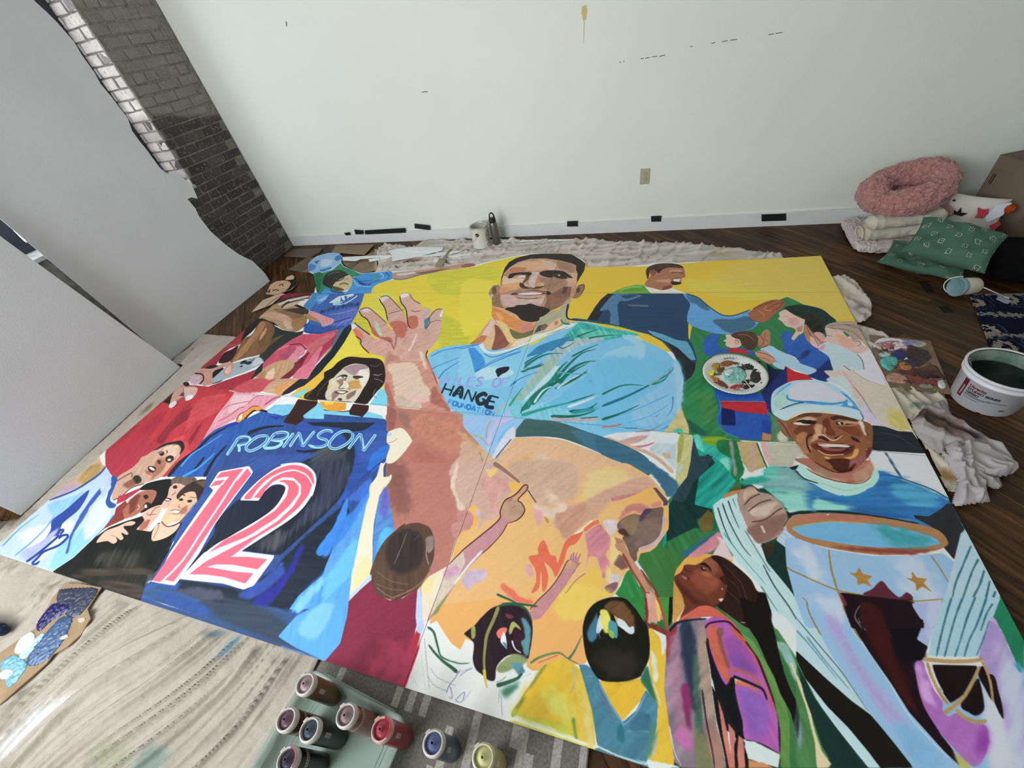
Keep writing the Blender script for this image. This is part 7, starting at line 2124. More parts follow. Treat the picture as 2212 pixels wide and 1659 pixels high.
# ------------------------------------------------------------------ white paint can and steel bottle
m_can = mat('can_white', 'd4d2c6', .4, .4); m_canin = mat('can_inside', 'c8c4b2', .6, .3); m_rim = mat('can_rim', 'b8b8b0', .3, .5, metal=.6)
m_blackp = mat('black_plastic', '16181a', .4, .4); m_dark = mat('label_dark', '5a5c58', .6)
cc = fl(1040, 540)+np.array([-.01, .07, 0]); 
can = empty('paint_can', (cc[0], cc[1], .012), 'open white metal paint can standing on the drop cloth at the wall', 'can')
new_obj('body', *lathe([(.0825, 0), (.084, .004), (.082, .010), (.082, .178), (.084, .184), (.082, .190), (.074, .190), (.074, .182), (.080, .178), (.080, .02), (.0, .02)], 48), m_can, can, True)
new_obj('rim', *lathe([(.0845, .183), (.0855, .187), (.0845, .1915), (.074, .1915), (.0735, .186)], 48), m_rim, can, True)
aim = math.atan2(CAM[1]-cc[1], CAM[0]-cc[0])
def on_cyl(r, a, z): return (r*math.cos(a), r*math.sin(a), z)
ea = aim-.35
ear = new_obj('ear', *lathe([(.0, .0), (.017, .0), (.016, .004), (.007, .005), (.006, .003), (0, .003)], 24), m_blackp, can)
ear.location = on_cyl(.082, ea, .135); ear.rotation_euler = (0, math.pi/2, ea)
new_obj('ear_pin', *lathe([(0, 0), (.006, 0), (.005, .006), (0, .007)], 16), m_rim, ear)
hp = [Vector(on_cyl(.087, ea, .135)), Vector(on_cyl(.094, ea-.15, .11)), Vector(on_cyl(.098, ea-.6, .075)), Vector(on_cyl(.098, ea-1.2, .055)), Vector(on_cyl(.098, ea-1.9, .06)), Vector(on_cyl(.094, ea-2.7, .10)), Vector(on_cyl(.087, ea-math.pi, .135))]
new_obj('wire_handle', *tube(hp, .0018, 6), m_rim, can, True)
# label text lines wrapped on the right side of the can
def cyl_patch(r, a0, a1, z0, z1, t=.0006, n=6):
    vs = []; fs = []
    for i in range(n+1):
        a = a0+(a1-a0)*i/n
        for rr_ in (r, r+t):
            for z in (z0, z1): vs.append((rr_*math.cos(a), rr_*math.sin(a), z))
    for i in range(n):
        k = i*4; j = k+4
        fs += [(k+2, j+2, j+3, k+3), (k, k+1, j+1, j), (k, j, j+2, k+2), (k+1, k+3, j+3, j+1)]
    fs += [(0, 2, 3, 1), (n*4, n*4+1, n*4+3, n*4+2)]
    return vs, fs
lb = []
rq = random.Random(2)
for i in range(4):
    a = aim+.62+i*.17; z = .15
    while z > .035:
        l = rq.uniform(.006, .022)
        if rq.random() < .8: lb.append(cyl_patch(.0822, a, a+rq.uniform(.05, .12), z-l, z, n=2))
        z -= l+.004
new_obj('label_print', *join(*lb), m_dark, can)
bc = fl(1074, 531)+np.array([-.01, .03, 0])
bt = empty('water_bottle', (bc[0], bc[1], .010), 'brushed steel water bottle with a black loop cap beside the white paint can', 'bottle')
m_steel = mat('brushed_steel', '77746e', .38, .5, metal=.75, noise=(60, .12), stretch=(1, 1, .05))
new_obj('body', *lathe([(.030, 0), (.035, .004), (.036, .01), (.036, .175), (.034, .190), (.0285, .200), (.0285, .208), (0, .208)], 40), m_steel, bt, True)
new_obj('cap', *lathe([(.030, .203), (.031, .205), (.031, .232), (.026, .240), (.0, .241)], 40), m_blackp, bt, True)
lp = [(math.cos(t)*.021, 0, .240+math.sin(t)*.044) for t in np.linspace(0, math.pi, 16)]
lo_ = new_obj('cap_loop', *tube([Vector((.026, 0, .232))]+[Vector(p) for p in lp]+[Vector((-.026, 0, .232))], .0065, 8), m_blackp, bt, True)
lo_.rotation_euler = (0, 0, .35)
box('ledge', -.034, .034, -.006, .006, .218, .226, m_blackp, bt, .002)
# ------------------------------------------------------------------ right-hand pile
def grid_obj(name, fn, nu, nv, m, parent=None, closed_u=True, closed_v=False, sub=0):
    vs = [fn(i/(nu if closed_u else nu-1), j/(nv if closed_v else nv-1)) for j in range(nv) for i in range(nu)]
    fs = []
    for j in range(nv if closed_v else nv-1):
        for i in range(nu if closed_u else nu-1):
            i2 = (i+1) % nu; j2 = (j+1) % nv
            fs.append((j*nu+i, j*nu+i2, j2*nu+i2, j2*nu+i))
    return new_obj(name, vs, fs, m, parent, True)
from mathutils import noise as mn
def nv3(p, s): return mn.noise_vector(Vector(p)*s)
def fluff(o, amp, s, amp2=0, s2=1):
    me = o.data; n = len(me.vertices)
    for v in me.vertices:
        k = v.co.copy(); nr = v.normal
        d = nv3(k, s)*amp
        if amp2: d += nv3(k, s2)*amp2
        v.co = k+d+nr*amp*.6*abs(mn.noise(k*s*1.3))
    me.update(); return o
def cushion(name, L_, W_, T_, m, parent=None, n=44, pinch=.08, wr=.01, ws=7, seed=0, fold=None):
    """pillow: square outline with pulled corners, soft wrinkled faces"""
    vs = []; fs = []
    for s in (1, -1):
        for j in range(n):
            for i in range(n):
                u = -1+2*i/(n-1); v = -1+2*j/(n-1)
                x = u*(1-pinch*(1-u*u)*0-pinch*v*v*(1-abs(u)**4)*0)*(1-pinch*(1-v*v)*abs(u)**3*-0-pinch*(1-abs(v))*0)
                ex = 1-pinch*(1-v*v)*.0
                px_ = u*L_/2*(1-pinch*(1-abs(v)**2)*abs(u)**2*1.0); py_ = v*W_/2*(1-pinch*(1-abs(u)**2)*abs(v)**2*1.0)
                h = ((1-abs(u)**2.4)*(1-abs(v)**2.4))**.45*T_/2
                q = Vector((px_, py_, seed*3.1))
                e = min(1, 4*(1-max(abs(u), abs(v))))
                wv = wr*(mn.noise(q*ws)+.5*mn.noise(q*ws*2.3))*e
                vs.append((px_, py_, s*h+wv+(mn.noise(q*2.5)*.02)))
        b0 = 0 if s == 1 else n*n
        for j in range(n-1):
            for i in range(n-1):
                a = b0+j*n+i; f = (a, a+1, a+n+1, a+n)
                fs.append(f if s == 1 else f[::-1])
    o = new_obj(name, vs, fs, m, parent, True)
    bm = bmesh.new(); bm.from_mesh(o.data); bmesh.ops.remove_doubles(bm, verts=bm.verts[:], dist=.0004); bm.to_mesh(o.data); bm.free()
    o.data.polygons.foreach_set('use_smooth', [True]*len(o.data.polygons)); return o

m_pink = mat('pink_plush', 'b98480', .95, .1, noise=(55, .25), bump=(140, .9), sheen=.3)
m_cream = mat('cream_sheet', 'c4bfae', .85, .15, noise=(6, .06), bump=(40, .2))
m_sherpa = mat('sherpa_white', 'd8ccc6', .95, .1, noise=(60, .15), bump=(150, .9), sheen=.2)
m_blush = mat('blush_blanket', 'a88478', .95, .1, noise=(40, .15), bump=(120, .6), sheen=.2)
# sherpa blanket: folded slab
def rslab(name, x0, x1, y0, y1, z0, z1, m, parent=None, n=60, rnd=.03, fl_=(.006, 45)):
    """soft rounded slab as a dense closed grid"""
    cx_, cy_, cz_ = (x0+x1)/2, (y0+y1)/2, (z0+z1)/2; hx, hy, hz = (x1-x0)/2, (y1-y0)/2, (z1-z0)/2
    def fn(u, v):
        a = 2*math.pi*u; t = -math.pi/2+math.pi*v
        def sp(c, e): return math.copysign(abs(c)**e, c)
        return Vector((cx_+hx*sp(math.cos(t), .35)*sp(math.cos(a), .28), cy_+hy*sp(math.cos(t), .35)*sp(math.sin(a), .28), cz_+hz*sp(math.sin(t), .6)))
    o = grid_obj(name, fn, n*4, n, m, parent)
    return fluff(o, fl_[0], fl_[1])
bl = rslab('folded_blanket', -.235, .24, -.22, .255, 0.004, .065, m_sherpa, n=50, fl_=(.010, 60))
bl.location = (2.275, 1.925, 0); bl.rotation_euler = (0, 0, -.03)
tag(bl, 'folded white fleece blanket at the bottom of the pile under the cream sheet', 'blanket')
# cream sheet: long roll folded double, wrinkled
def roll_fn(L_, R_, zc, twist=0):
    def fn(u, v):
        a = 2*math.pi*u; x = -L_/2+L_*v
        k = 1-max(0, abs(2*v-1)-.86)/.14*.55
        w_ = 1+.10*mn.noise(Vector((x*14, math.cos(a)*2.0, math.sin(a)*2)))+.07*mn.noise(Vector((x*40, math.cos(a)*1.5, 3+math.sin(a))))
        return Vector((x, math.cos(a)*R_*1.5*k*w_, zc+math.sin(a)*R_*k*w_))
    return fn
cs = empty('folded_sheet', (2.26, 1.845, .07), 'rolled cream cotton sheet squeezed below the pink pet bed', 'sheet')
cs.rotation_euler = (0, -.05, .10)
g1 = grid_obj('lower_fold', roll_fn(.42, .050, .045), 64, 110, m_cream, cs); g2 = grid_obj('upper_fold', roll_fn(.42, .044, .120), 64, 110, m_cream, cs); g2.location = (.01, -.02, 0)
for gg, zz in ((g1, .03), (g2, .085)):
    bm = bmesh.new(); bm.from_mesh(gg.data); bmesh.ops.holes_fill(bm, edges=bm.edges[:], sides=200); bm.to_mesh(gg.data); bm.free()
spir = [Vector((-.212, math.cos(t)*(.006+.0045*t)*1.3, .045+math.sin(t)*(.006+.0045*t))) for t in np.linspace(0, 10, 40)]
new_obj('rolled_end', *tube(spir, .006, 6), m_cream, cs, True)
pk = rslab('blush_throw', -.09, .10, -.04, .05, 0, .05, m_blush, n=26, fl_=(.008, 40))
pk.location = (2.465, 1.90, .12); pk.rotation_euler = (.2, -.75, .3)
tag(pk, 'dusty pink throw wedged between the cream sheet and the green pillows', 'blanket')
# pet bed
def bed(u, v):
    a = 2*math.pi*u; t = 2*math.pi*v
    R_, r_ = .150, .072+.007*math.sin(3*a)
    return Vector(((R_+r_*math.cos(t))*math.cos(a)*1.12, (R_+r_*math.cos(t))*math.sin(a), r_*1.05*math.sin(t)))
pbed = empty('pet_bed', (2.262, 1.955, .335), 'round pink plush pet bed on top of the pile', 'pet bed')
pbed.rotation_euler = (.16, -.27, .1)
tb = grid_obj('rim', bed, 330, 110, m_pink, pbed, True, True); fluff(tb, .012, 75, .010, 24)
cb_ = grid_obj('cushion_base', lambda u, v: Vector((.14*v*math.cos(2*math.pi*u)*1.1, .14*v*math.sin(2*math.pi*u), -.055+.02*(1-v*v))), 90, 26, m_pink, pbed); fluff(cb_, .006, 60)

# printed white pillow
def print_mat(name):
    m = bpy.data.materials.new(name); m.use_nodes = True; nt = m.node_tree; N = nt.nodes; L = nt.links; b = N['Principled BSDF']
    b.inputs['Base Color'].default_value = (*lin('d8d4cc'), 1); b.inputs['Roughness'].default_value = .9
    tc = N.new('ShaderNodeTexCoord'); n2 = N.new('ShaderNodeTexNoise'); n2.inputs['Scale'].default_value = 160; L.new(tc.outputs['Object'], n2.inputs['Vector'])
    bp = N.new('ShaderNodeBump'); bp.inputs['Strength'].default_value = .4; bp.inputs['Distance'].default_value = .003; L.new(n2.outputs[0], bp.inputs['Height']); L.new(bp.outputs[0], b.inputs['Normal'])
    return m
m_pp = print_mat('print_pillow')
def face_up(o, loc, nrm, xdir):
    """orient so local z = nrm and local x ~ xdir"""
    z = Vector(nrm).normalized(); x = Vector(xdir); x = (x-z*x.dot(z)).normalized(); y = z.cross(x)
    o.matrix_world = Matrix(((x[0], y[0], z[0], loc[0]), (x[1], y[1], z[1], loc[1]), (x[2], y[2], z[2], loc[2]), (0, 0, 0, 1)))
wp = empty('white_pillow', (0, 0, 0), 'white pillow with small red and navy prints behind the green pillows', 'pillow')
cushion('cushion', .30, .22, .09, m_pp, wp, n=40, seed=4, wr=.008)
face_up(wp, tuple(on_plane(2098, 462, (0, 1.93, 0), (0, 1, 0))), (-.25, -.80, .5), (1, -.10, -.22))
bpy.context.view_layer.update()
def patch(parent, name, pts, z, m, t=.0025):
    return new_obj(name, *plate3([np.array((x, y, z)) for x, y in pts], (0, 0, 1), t), m, parent)
m_red = mat('print_red', 'b83a50', .8); m_navy = mat('print_navy', '26324c', .8); m_blk = mat('print_black', '1e1e20', .8); m_tagw = mat('white_tag', 'd0d4e0', .6)
patch(wp, 'red_print', [(.00, .03), (.03, .02), (.05, .03), (.06, .00), (.045, -.03), (.01, -.03), (.015, -.01)], .062, m_red)
patch(wp, 'red_print', [(.10, -.06), (.13, -.03), (.145, -.045), (.13, -.085), (.105, -.095), (.11, -.08)], .048, m_red)
patch(wp, 'navy_print', [(.02, -.09), (.05, -.07), (.09, -.09), (.10, -.115), (.05, -.12), (.03, -.11)], .045, m_navy)
patch(wp, 'black_print', [(-.10, .0), (-.08, -.01), (-.075, .02), (-.06, -.01), (-.03, -.01), (-.05, -.03), (-.09, -.025)], .06, m_blk)
patch(wp, 'black_print', [(-.13, .05), (-.115, .05), (-.115, .06), (-.13, .06)], .054, m_blk)
patch(wp, 'care_tag', [(.075, .055), (.135, .075), (.125, .00), (.075, -.05), (.055, -.02)], .068, m_tagw, .001)
wp['note'] = ''; del wp['note']
m_or = mat('orange_yarn', 'b04a28', .95, .1, noise=(60, .3), bump=(120, .8))
ball = grid_obj('pompom', lambda u, v: Vector((.026*math.cos(-math.pi/2+math.pi*v)*math.cos(2*math.pi*u), .026*math.cos(-math.pi/2+math.pi*v)*math.sin(2*math.pi*u), .026*math.sin(-math.pi/2+math.pi*v))), 60, 40, m_or)
fluff(ball, .004, 110); ball.location = tuple(on_plane(2181, 452, (0, 1.85, 0), (0, 1, 0))); tag(ball, 'fuzzy orange pompom ball between the printed pillow and the cardboard box', 'pompom')

# green pillows
def green_mat():
    m = bpy.data.materials.new('green_print'); m.use_nodes = True; nt = m.node_tree; N = nt.nodes; L = nt.links; b = N['Principled BSDF']
    tc = N.new('ShaderNodeTexCoord'); mp = N.new('ShaderNodeMapping'); mp.inputs['Scale'].default_value = (14.5, 14.5, 14.5); mp.inputs['Rotation'].default_value = (0, 0, .75)
    n0 = N.new('ShaderNodeTexNoise'); n0.inputs['Scale'].default_value = 50; L.new(tc.outputs['Object'], n0.inputs['Vector'])
    ad = N.new('ShaderNodeVectorMath'); ad.operation = 'MULTIPLY_ADD'; ad.inputs[1].default_value = (.35, .35, 0)
    L.new(n0.outputs['Color'], ad.inputs[0]); L.new(tc.outputs['Object'], mp.inputs[0]); L.new(mp.outputs[0], ad.inputs[2])
    vo = N.new('ShaderNodeTexVoronoi'); vo.voronoi_dimensions = '2D'; vo.distance = 'MANHATTAN'; vo.inputs['Scale'].default_value = 1.0; vo.inputs['Randomness'].default_value = .18
    L.new(ad.outputs[0], vo.inputs['Vector'])
    rp = N.new('ShaderNodeValToRGB'); rp.color_ramp.interpolation = 'CONSTANT'; e = rp.color_ramp.elements
    g_ = (*lin('4a6a5c'), 1); wh = (*lin('c4c8ba'), 1); br = (*lin('3c3a30'), 1)
    e[0].position = 0; e[0].color = wh; e[1].position = .05; e[1].color = br
    for p_, c_ in ((.12, g_), (.16, g_), (.20, wh), (.235, g_)): k = e.new(p_); k.color = c_
    L.new(vo.outputs['Distance'], rp.inputs[0])
    n1_ = N.new('ShaderNodeTexNoise'); n1_.inputs['Scale'].default_value = 6; L.new(tc.outputs['Object'], n1_.inputs['Vector'])
    hv = N.new('ShaderNodeHueSaturation'); mr = N.new('ShaderNodeMapRange'); mr.inputs[3].default_value = .8; mr.inputs[4].default_value = 1.25; L.new(n1_.outputs[0], mr.inputs[0]); L.new(mr.outputs[0], hv.inputs['Value']); L.new(rp.outputs[0], hv.inputs['Color'])
    L.new(hv.outputs[0], b.inputs['Base Color']); b.inputs['Roughness'].default_value = .9; sock(b, 'Specular IOR Level').default_value = .15
    return m
m_green = green_mat()
gp1 = cushion('green_pillow', .41, .27, .085, m_green, n=60, seed=1, wr=.030, ws=8); face_up(gp1, tuple(fl(1999, 560, .055)), (-.05, -.12, .98), (1, -.62, -.05))
tag(gp1, 'lower green patterned pillow lying flat on the wooden floor', 'pillow', 'green patterned pillows')
gp2 = cushion('green_pillow', .39, .29, .125, m_green, n=64, seed=2, wr=.038, ws=7); face_up(gp2, tuple(fl(2058, 527, .185)), (-.12, -.34, .90), (1, -.60, -.10))
tag(gp2, 'upper green patterned pillow resting on the lower one, before the printed pillow', 'pillow', 'green patterned pillows')
bf = rslab('pink_cloth', -.075, .085, -.03, .03, -.012, .012, m_blush, n=20, fl_=(.004, 60)); bf.location = tuple(fl(2012, 553, .13)); bf.rotation_euler = (.25, .05, -.62)
tag(bf, 'strip of pink cloth pinched between the two green pillows', 'cloth')

# cardboard box and foam box
m_boxc = mat('box_cardboard', '7c6d5e', .85, .12, noise=(3, .10), bump=(50, .1))
cB = fl(2172, 523); cA = on_plane(2161, 334, (0, fy(2.9)-.075, 0), (0, 1, 0)); ztop = float(cA[2])
dirA = np.array([cA[0]-cB[0], cA[1]-cB[1]]); Lx = float(np.linalg.norm(dirA)); th_ = math.atan2(dirA[1], dirA[0])-math.pi/2
bxo = empty('cardboard_box', (cB[0], cB[1], 0), 'brown cardboard box standing in the right corner behind the pillows', 'box')
bxo.rotation_euler = (0, 0, th_)
def lb_(n, x0, x1, y0, y1, z0, z1, m=m_boxc, b=0): return box(n, x0, x1, y0, y1, z0, z1, m, bxo, b)
D_ = .30
lb_('side_panel', 0, .006, 0, Lx, .0, ztop); lb_('side_panel', D_-.006, D_, 0, Lx, .0, ztop)
lb_('front_panel', .006, D_-.006, 0, .006, 0, ztop); lb_('back_panel', .006, D_-.006, Lx-.006, Lx, 0, ztop)
lb_('bottom_panel', .006, D_-.006, .006, Lx-.006, 0, .006); lb_('top_flap', .006, D_-.006, .006, Lx-.006, ztop-.012, ztop-.006)
lb_('lid_band', -.006, 0, .002, Lx-.004, ztop-.075, ztop-.002, b=.0015)
lb_('handle_slot', -.0022, -.0004, Lx-.045, Lx-.040, ztop-.16, ztop-.10, m=m_blk); lb_('handle_slot', -.0022, -.0004, Lx-.030, Lx-.0265, ztop-.16, ztop-.10, m=m_blk)
m_sty = mat('polystyrene', 'c4c8d0', .9, .15, noise=(120, .08), bump=(160, .8))
fb_ = empty('foam_box', (cB[0]+.235, cB[1]+Lx*.5-.01, ztop), 'white polystyrene box on top of the cardboard box', 'box')
bev(box('body', -.20, .05, -Lx*.46, Lx*.40, .001, .10, m_sty, fb_), .008)
bev(box('lid', -.21, .06, -Lx*.48, Lx*.42, .101, .135, m_sty, fb_), .008)

# black bag, picture-case edge and rod
m_black = mat('black_fabric', '0b0b0d', .9, .1, noise=(8, .3), bump=(30, .4))
bag = rslab('black_bag', -.44, .44, -.24, .19, .009, .125, m_black, n=34, fl_=(.014, 9)); bag.location = (3.04, 1.455, 0); bag.rotation_euler = (0, 0, -.20)
tag(bag, 'black fabric bag slumped on the floor below the cardboard box', 'bag')
ra = fl(2087, 604, .10); rb = fl(2172, 642, .02)
rod = empty('banner_rod', tuple(rb), 'thin white rod with a clear end tag lying from the pillows to the navy rug', 'rod')
m_rod = mat('rod_white', 'c8c8c6', .3, .5)
new_obj('shaft', *tube([Vector(ra)-Vector(rb), Vector((0, 0, 0))], .0035, 8), m_rod, rod, True)
tg = [np.array(fl(x, y, .02))-rb for x, y in [(2157, 638), (2186, 650), (2178, 656), (2152, 646)]]
new_obj('end_tag', *plate3(tg, (0, 0, 1), .003), mat('clear_tag', '8c94a4', .25, .5), rod)
tg2 = [np.array(fl(x, y, .024))-rb for x, y in [(2163, 636.5), (2181, 643.5), (2180, 645), (2163, 638.5)]]
new_obj('clip', *plate3(tg2, (0, 0, 1), .003), m_rod, rod)

# navy rug
def rug_navy():
    m = bpy.data.materials.new('navy_rug'); m.use_nodes = True; nt = m.node_tree; N = nt.nodes; L = nt.links; b = N['Principled BSDF']
    tc = N.new('ShaderNodeTexCoord'); nz = N.new('ShaderNodeTexNoise'); nz.inputs['Scale'].default_value = 60; L.new(tc.outputs['Object'], nz.inputs['Vector'])
    ad = N.new('ShaderNodeVectorMath'); ad.operation = 'MULTIPLY_ADD'; ad.inputs[1].default_value = (.03, .10, 0); L.new(nz.outputs['Color'], ad.inputs[0]); L.new(tc.outputs['Object'], ad.inputs[2])
    vo = N.new('ShaderNodeTexVoronoi'); vo.voronoi_dimensions = '2D'; vo.inputs['Scale'].default_value = 5.5; vo.inputs['Randomness'].default_value = .75; L.new(ad.outputs[0], vo.inputs['Vector'])
    r1 = N.new('ShaderNodeValToRGB'); r1.color_ramp.interpolation = 'CONSTANT'; e = r1.color_ramp.elements
    nv = (*lin('12142a'), 1); cr_ = (*lin('8e8478'), 1); gb = (*lin('3a4258'), 1)
    e[0].position = 0; e[0].color = nv; e[1].position = .10; e[1].color = cr_
    for p_, c_ in ((.24, nv), (.36, gb), (.40, nv)): k = e.new(p_); k.color = c_
    L.new(vo.outputs['Distance'], r1.inputs[0])
    # curling dotted bands
    wv = N.new('ShaderNodeTexWave'); wv.wave_type = 'RINGS'; wv.inputs['Scale'].default_value = 1.6; wv.inputs['Distortion'].default_value = 1.5; L.new(ad.outputs[0], wv.inputs['Vector'])
    mr = N.new('ShaderNodeMapRange'); mr.inputs[1].default_value = .93; mr.inputs[2].default_value = .96; L.new(wv.outputs[0], mr.inputs[0])
    mx_ = N.new('ShaderNodeMix'); mx_.data_type = 'RGBA'; L.new(mr.outputs[0], mx_.inputs[0]); L.new(r1.outputs[0], mx_.inputs[6]); mx_.inputs[7].default_value = (*lin('7a7670'), 1)
    L.new(mx_.outputs[2], b.inputs['Base Color']); b.inputs['Roughness'].default_value = .95; sock(b, 'Specular IOR Level').default_value = .08
    bp = N.new('ShaderNodeBump'); bp.inputs['Strength'].default_value = .5; bp.inputs['Distance'].default_value = .003; L.new(nz.outputs[0], bp.inputs['Height']); L.new(bp.outputs[0], b.inputs['Normal'])
    return m
ra_, rb_ = fl(2096, 640, .006), fl(2150, 776, .006)
dd = (rb_-ra_)/np.linalg.norm(rb_-ra_)
rr0 = ra_-dd*.02; rr1 = ra_+dd*.74
RP = [tuple(rr0[:2]), tuple(rr1[:2]), (XR-.05, rr1[1]+.05), (XR-.05, rr0[1]+.05)]
rg = slab('navy_rug', RP, .0005, .007, rug_navy()); bev(rg, .0018)
tag(rg, 'navy rug with cream floral pattern at the right edge', 'rug')

# little paint can lying on its side
sc_ = fl(2062, 625, .06)
lc = empty('small_paint_can', (2.375, 1.20, .052), 'small pale paint tub with a blue lid lying on its side by the navy rug', 'can')
m_lid = mat('blue_lid', '6f9096', .45, .4, noise=(25, .1)); m_tub = mat('pale_tub', 'b4b0a0', .5, .35, noise=(12, .12))
lcr = new_obj('body', *lathe([(0, .025), (.042, .025), (.044, .029), (.049, .125), (.0, .125)], 40), m_tub, lc, True)
new_obj('lid', *lathe([(.0505, .112), (.052, .114), (.052, .132), (.048, .134), (.045, .130), (.0, .130)], 40), m_lid, lc, True)
new_obj('lid_ring', *lathe([(.030, .1301), (.032, .1325), (.034, .1301)], 40), m_lid, lc, True)
new_obj('paint_streak', *cyl_patch(.0488, 1.0, 2.3, .01, .105, t=.0012, n=8), mat('green_streak', '3c5650', .6), lc)
hh_ = [Vector((math.cos(t)*.056, math.sin(t)*.056, .10+.045*math.sin(t))) for t in np.linspace(.25, math.pi-.25, 18)]
new_obj('bail_handle', *tube(hh_, .0028, 6), mat('white_handle', 'd8d8d4', .4), lc, True)
zax = (Vector(CAM)-Vector((2.375, 1.20, .3))); zax.z = 0.16; zax = Vector((-.93, -.30, .10))
face_up(lc, (2.47, 1.235, .055), zax, (0, .1, 1))

# floor tape marks
m_ft = mat('dark_tape', '20160f', .7, .15)
cf = lambda pts: [tuple(fl(1840+x*.16817, 540+y*.16817, .002)[:2]) for x, y in pts]
tag(slab('floor_tape', cf([(860, 405), (965, 402), (1075, 540), (960, 548)]), .0002, .0012, m_ft), 'dark tape rectangle on the wooden floor left of the small paint tub', 'tape', 'dark tape marks on the floor')
tag(slab('floor_tape', cf([(1120, 730), (1235, 718), (1310, 800), (1190, 805)]), .0002, .0012, m_ft), 'dark tape rectangle on the wooden floor just below the small paint tub', 'tape', 'dark tape marks on the floor')

# ------------------------------------------------------------------ paint palettes
def blob(name, P, z, h, m, parent, seed=0, res=None, rough=.35, fn=None):
    """thick dab of paint: polygon outline, domed and ridged top"""
    P = [tuple(p) for p in P]
    P = [tuple(p) for p in smooth_pts(np.array(P), True, 5)]
    x0, x1 = min(p[0] for p in P), max(p[0] for p in P); y0, y1 = min(p[1] for p in P), max(p[1] for p in P)
    res = res or max(.0022, min(x1-x0, y1-y0)/26)
    xs = np.arange(x0-res, x1+2*res, res); ys = np.arange(y0-res, y1+2*res, res); X, Y = np.meshgrid(xs, ys)
    I = inside(P, X, Y); D = dist_poly(P, X, Y)
    if I.sum() < 6: return None
    sd = min(x1-x0, y1-y0)*.22
    idx = -np.ones(X.shape, int); idx[I] = np.arange(I.sum())
    V = []
    for x, y, d in zip(X[I], Y[I], D[I]):
        k = min(1, d/sd); k = k*(2-k)
        V.append((x, y, z+h*k*(.55+.45*(1-abs(mn.noise(Vector((x*60+seed, y*90, seed))))*2.2))+h*rough*mn.noise(Vector((x*160, y*160, seed)))*k))
    a, b, c, d = idx[:-1, :-1], idx[:-1, 1:], idx[1:, 1:], idx[1:, :-1]
    ok = (a >= 0) & (b >= 0) & (c >= 0) & (d >= 0)
    Fq = [tuple(q) for q in np.stack([a[ok], b[ok], c[ok], d[ok]], 1)]
    o = new_obj(name, V, Fq, m, parent, True)
    s = o.modifiers.new('body', 'SOLIDIFY'); s.thickness = h*.4; s.offset = -1
    return o
PM = {}
def paint(col):
    if col not in PM: PM[col] = mat('wet_paint_'+col, col, .16, .6, noise=(35, .22), bump=(60, .35))
    return PM[col]
# right palette: cardboard square with dabs
pz = .012
m_pal = mat('palette_card', '7d6a56', .7, .2, noise=(14, .2))
pr_ = lambda pts: [tuple(fl(1840+x*.16817, 540+y*.16817, .02)[:2]) for x, y in pts]
pk_ = lambda pts: [tuple(fl(1700+x*.3013, 600+y*.3014, .02)[:2]) for x, y in pts]
pcorn = pk_([(590, 405), (1030, 450), (1185, 830), (705, 775)])
ctr = np.mean(pcorn, axis=0)
palr = empty('cardboard_palette', (ctr[0], ctr[1], .012), 'square cardboard palette with pink, plum and turquoise paint right of the mural', 'palette')
sub = lambda pts, c: [(x-c[0], y-c[1]) for x, y in pts]
bev(new_obj('card', *prism(sub(pcorn, ctr), 0, .006), m_pal, palr), .001)
dabs = [('e0d4e0', [(610, 490), (640, 445), (700, 425), (780, 430), (860, 440), (900, 450), (860, 490), (760, 520), (680, 515), (640, 500)], .003),
        ('b07074', [(650, 500), (660, 465), (740, 445), (820, 455), (800, 490), (720, 515)], .005),
        ('8a80a8', [(820, 440), (920, 445), (980, 455), (960, 490), (900, 480), (830, 485)], .004),
        ('a8ac94', [(895, 480), (930, 455), (990, 460), (1000, 480), (950, 497)], .004),
        ('2a1018', [(840, 490), (900, 480), (960, 510), (1010, 520), (1040, 570), (1000, 610), (940, 640), (880, 600), (840, 560), (860, 520)], .008),
        ('28246a', [(745, 540), (790, 515), (850, 520), (870, 560), (820, 590), (760, 570)], .007),
        ('302048', [(820, 590), (900, 580), (960, 610), (930, 640), (870, 640), (820, 620)], .006),
        ('a4b8b8', [(655, 545), (700, 525), (745, 540), (735, 565), (680, 565)], .004),
        ('52b0a8', [(665, 590), (700, 565), (780, 565), (805, 600), (780, 640), (745, 670), (710, 655), (670, 625)], .009),
        ('b8752e', [(800, 610), (850, 600), (900, 640), (870, 665), (820, 650)], .006),
        ('5a2c20', [(780, 660), (870, 655), (960, 640), (1060, 620), (1110, 680), (1140, 720), (1060, 700), (980, 690), (880, 700), (800, 690)], .006),
        ('3a0f12', [(890, 660), (960, 650), (1080, 660), (1140, 730), (1090, 720), (1000, 720), (920, 710)], .007),
        ('b48874', [(710, 700), (760, 675), (830, 690), (870, 720), (850, 760), (780, 750), (720, 740)], .006),
        ('7a3a30', [(860, 700), (920, 700), (1000, 720), (1080, 740), (1080, 775), (1000, 770), (900, 765)], .007),
        ('8a9888', [(950, 745), (1020, 755), (1060, 790), (1000, 790), (950, 775)], .004),
        ('d0d0cc', [(1080, 740), (1120, 730), (1145, 780), (1110, 795), (1080, 770)], .004)]
rq2 = random.Random(9)
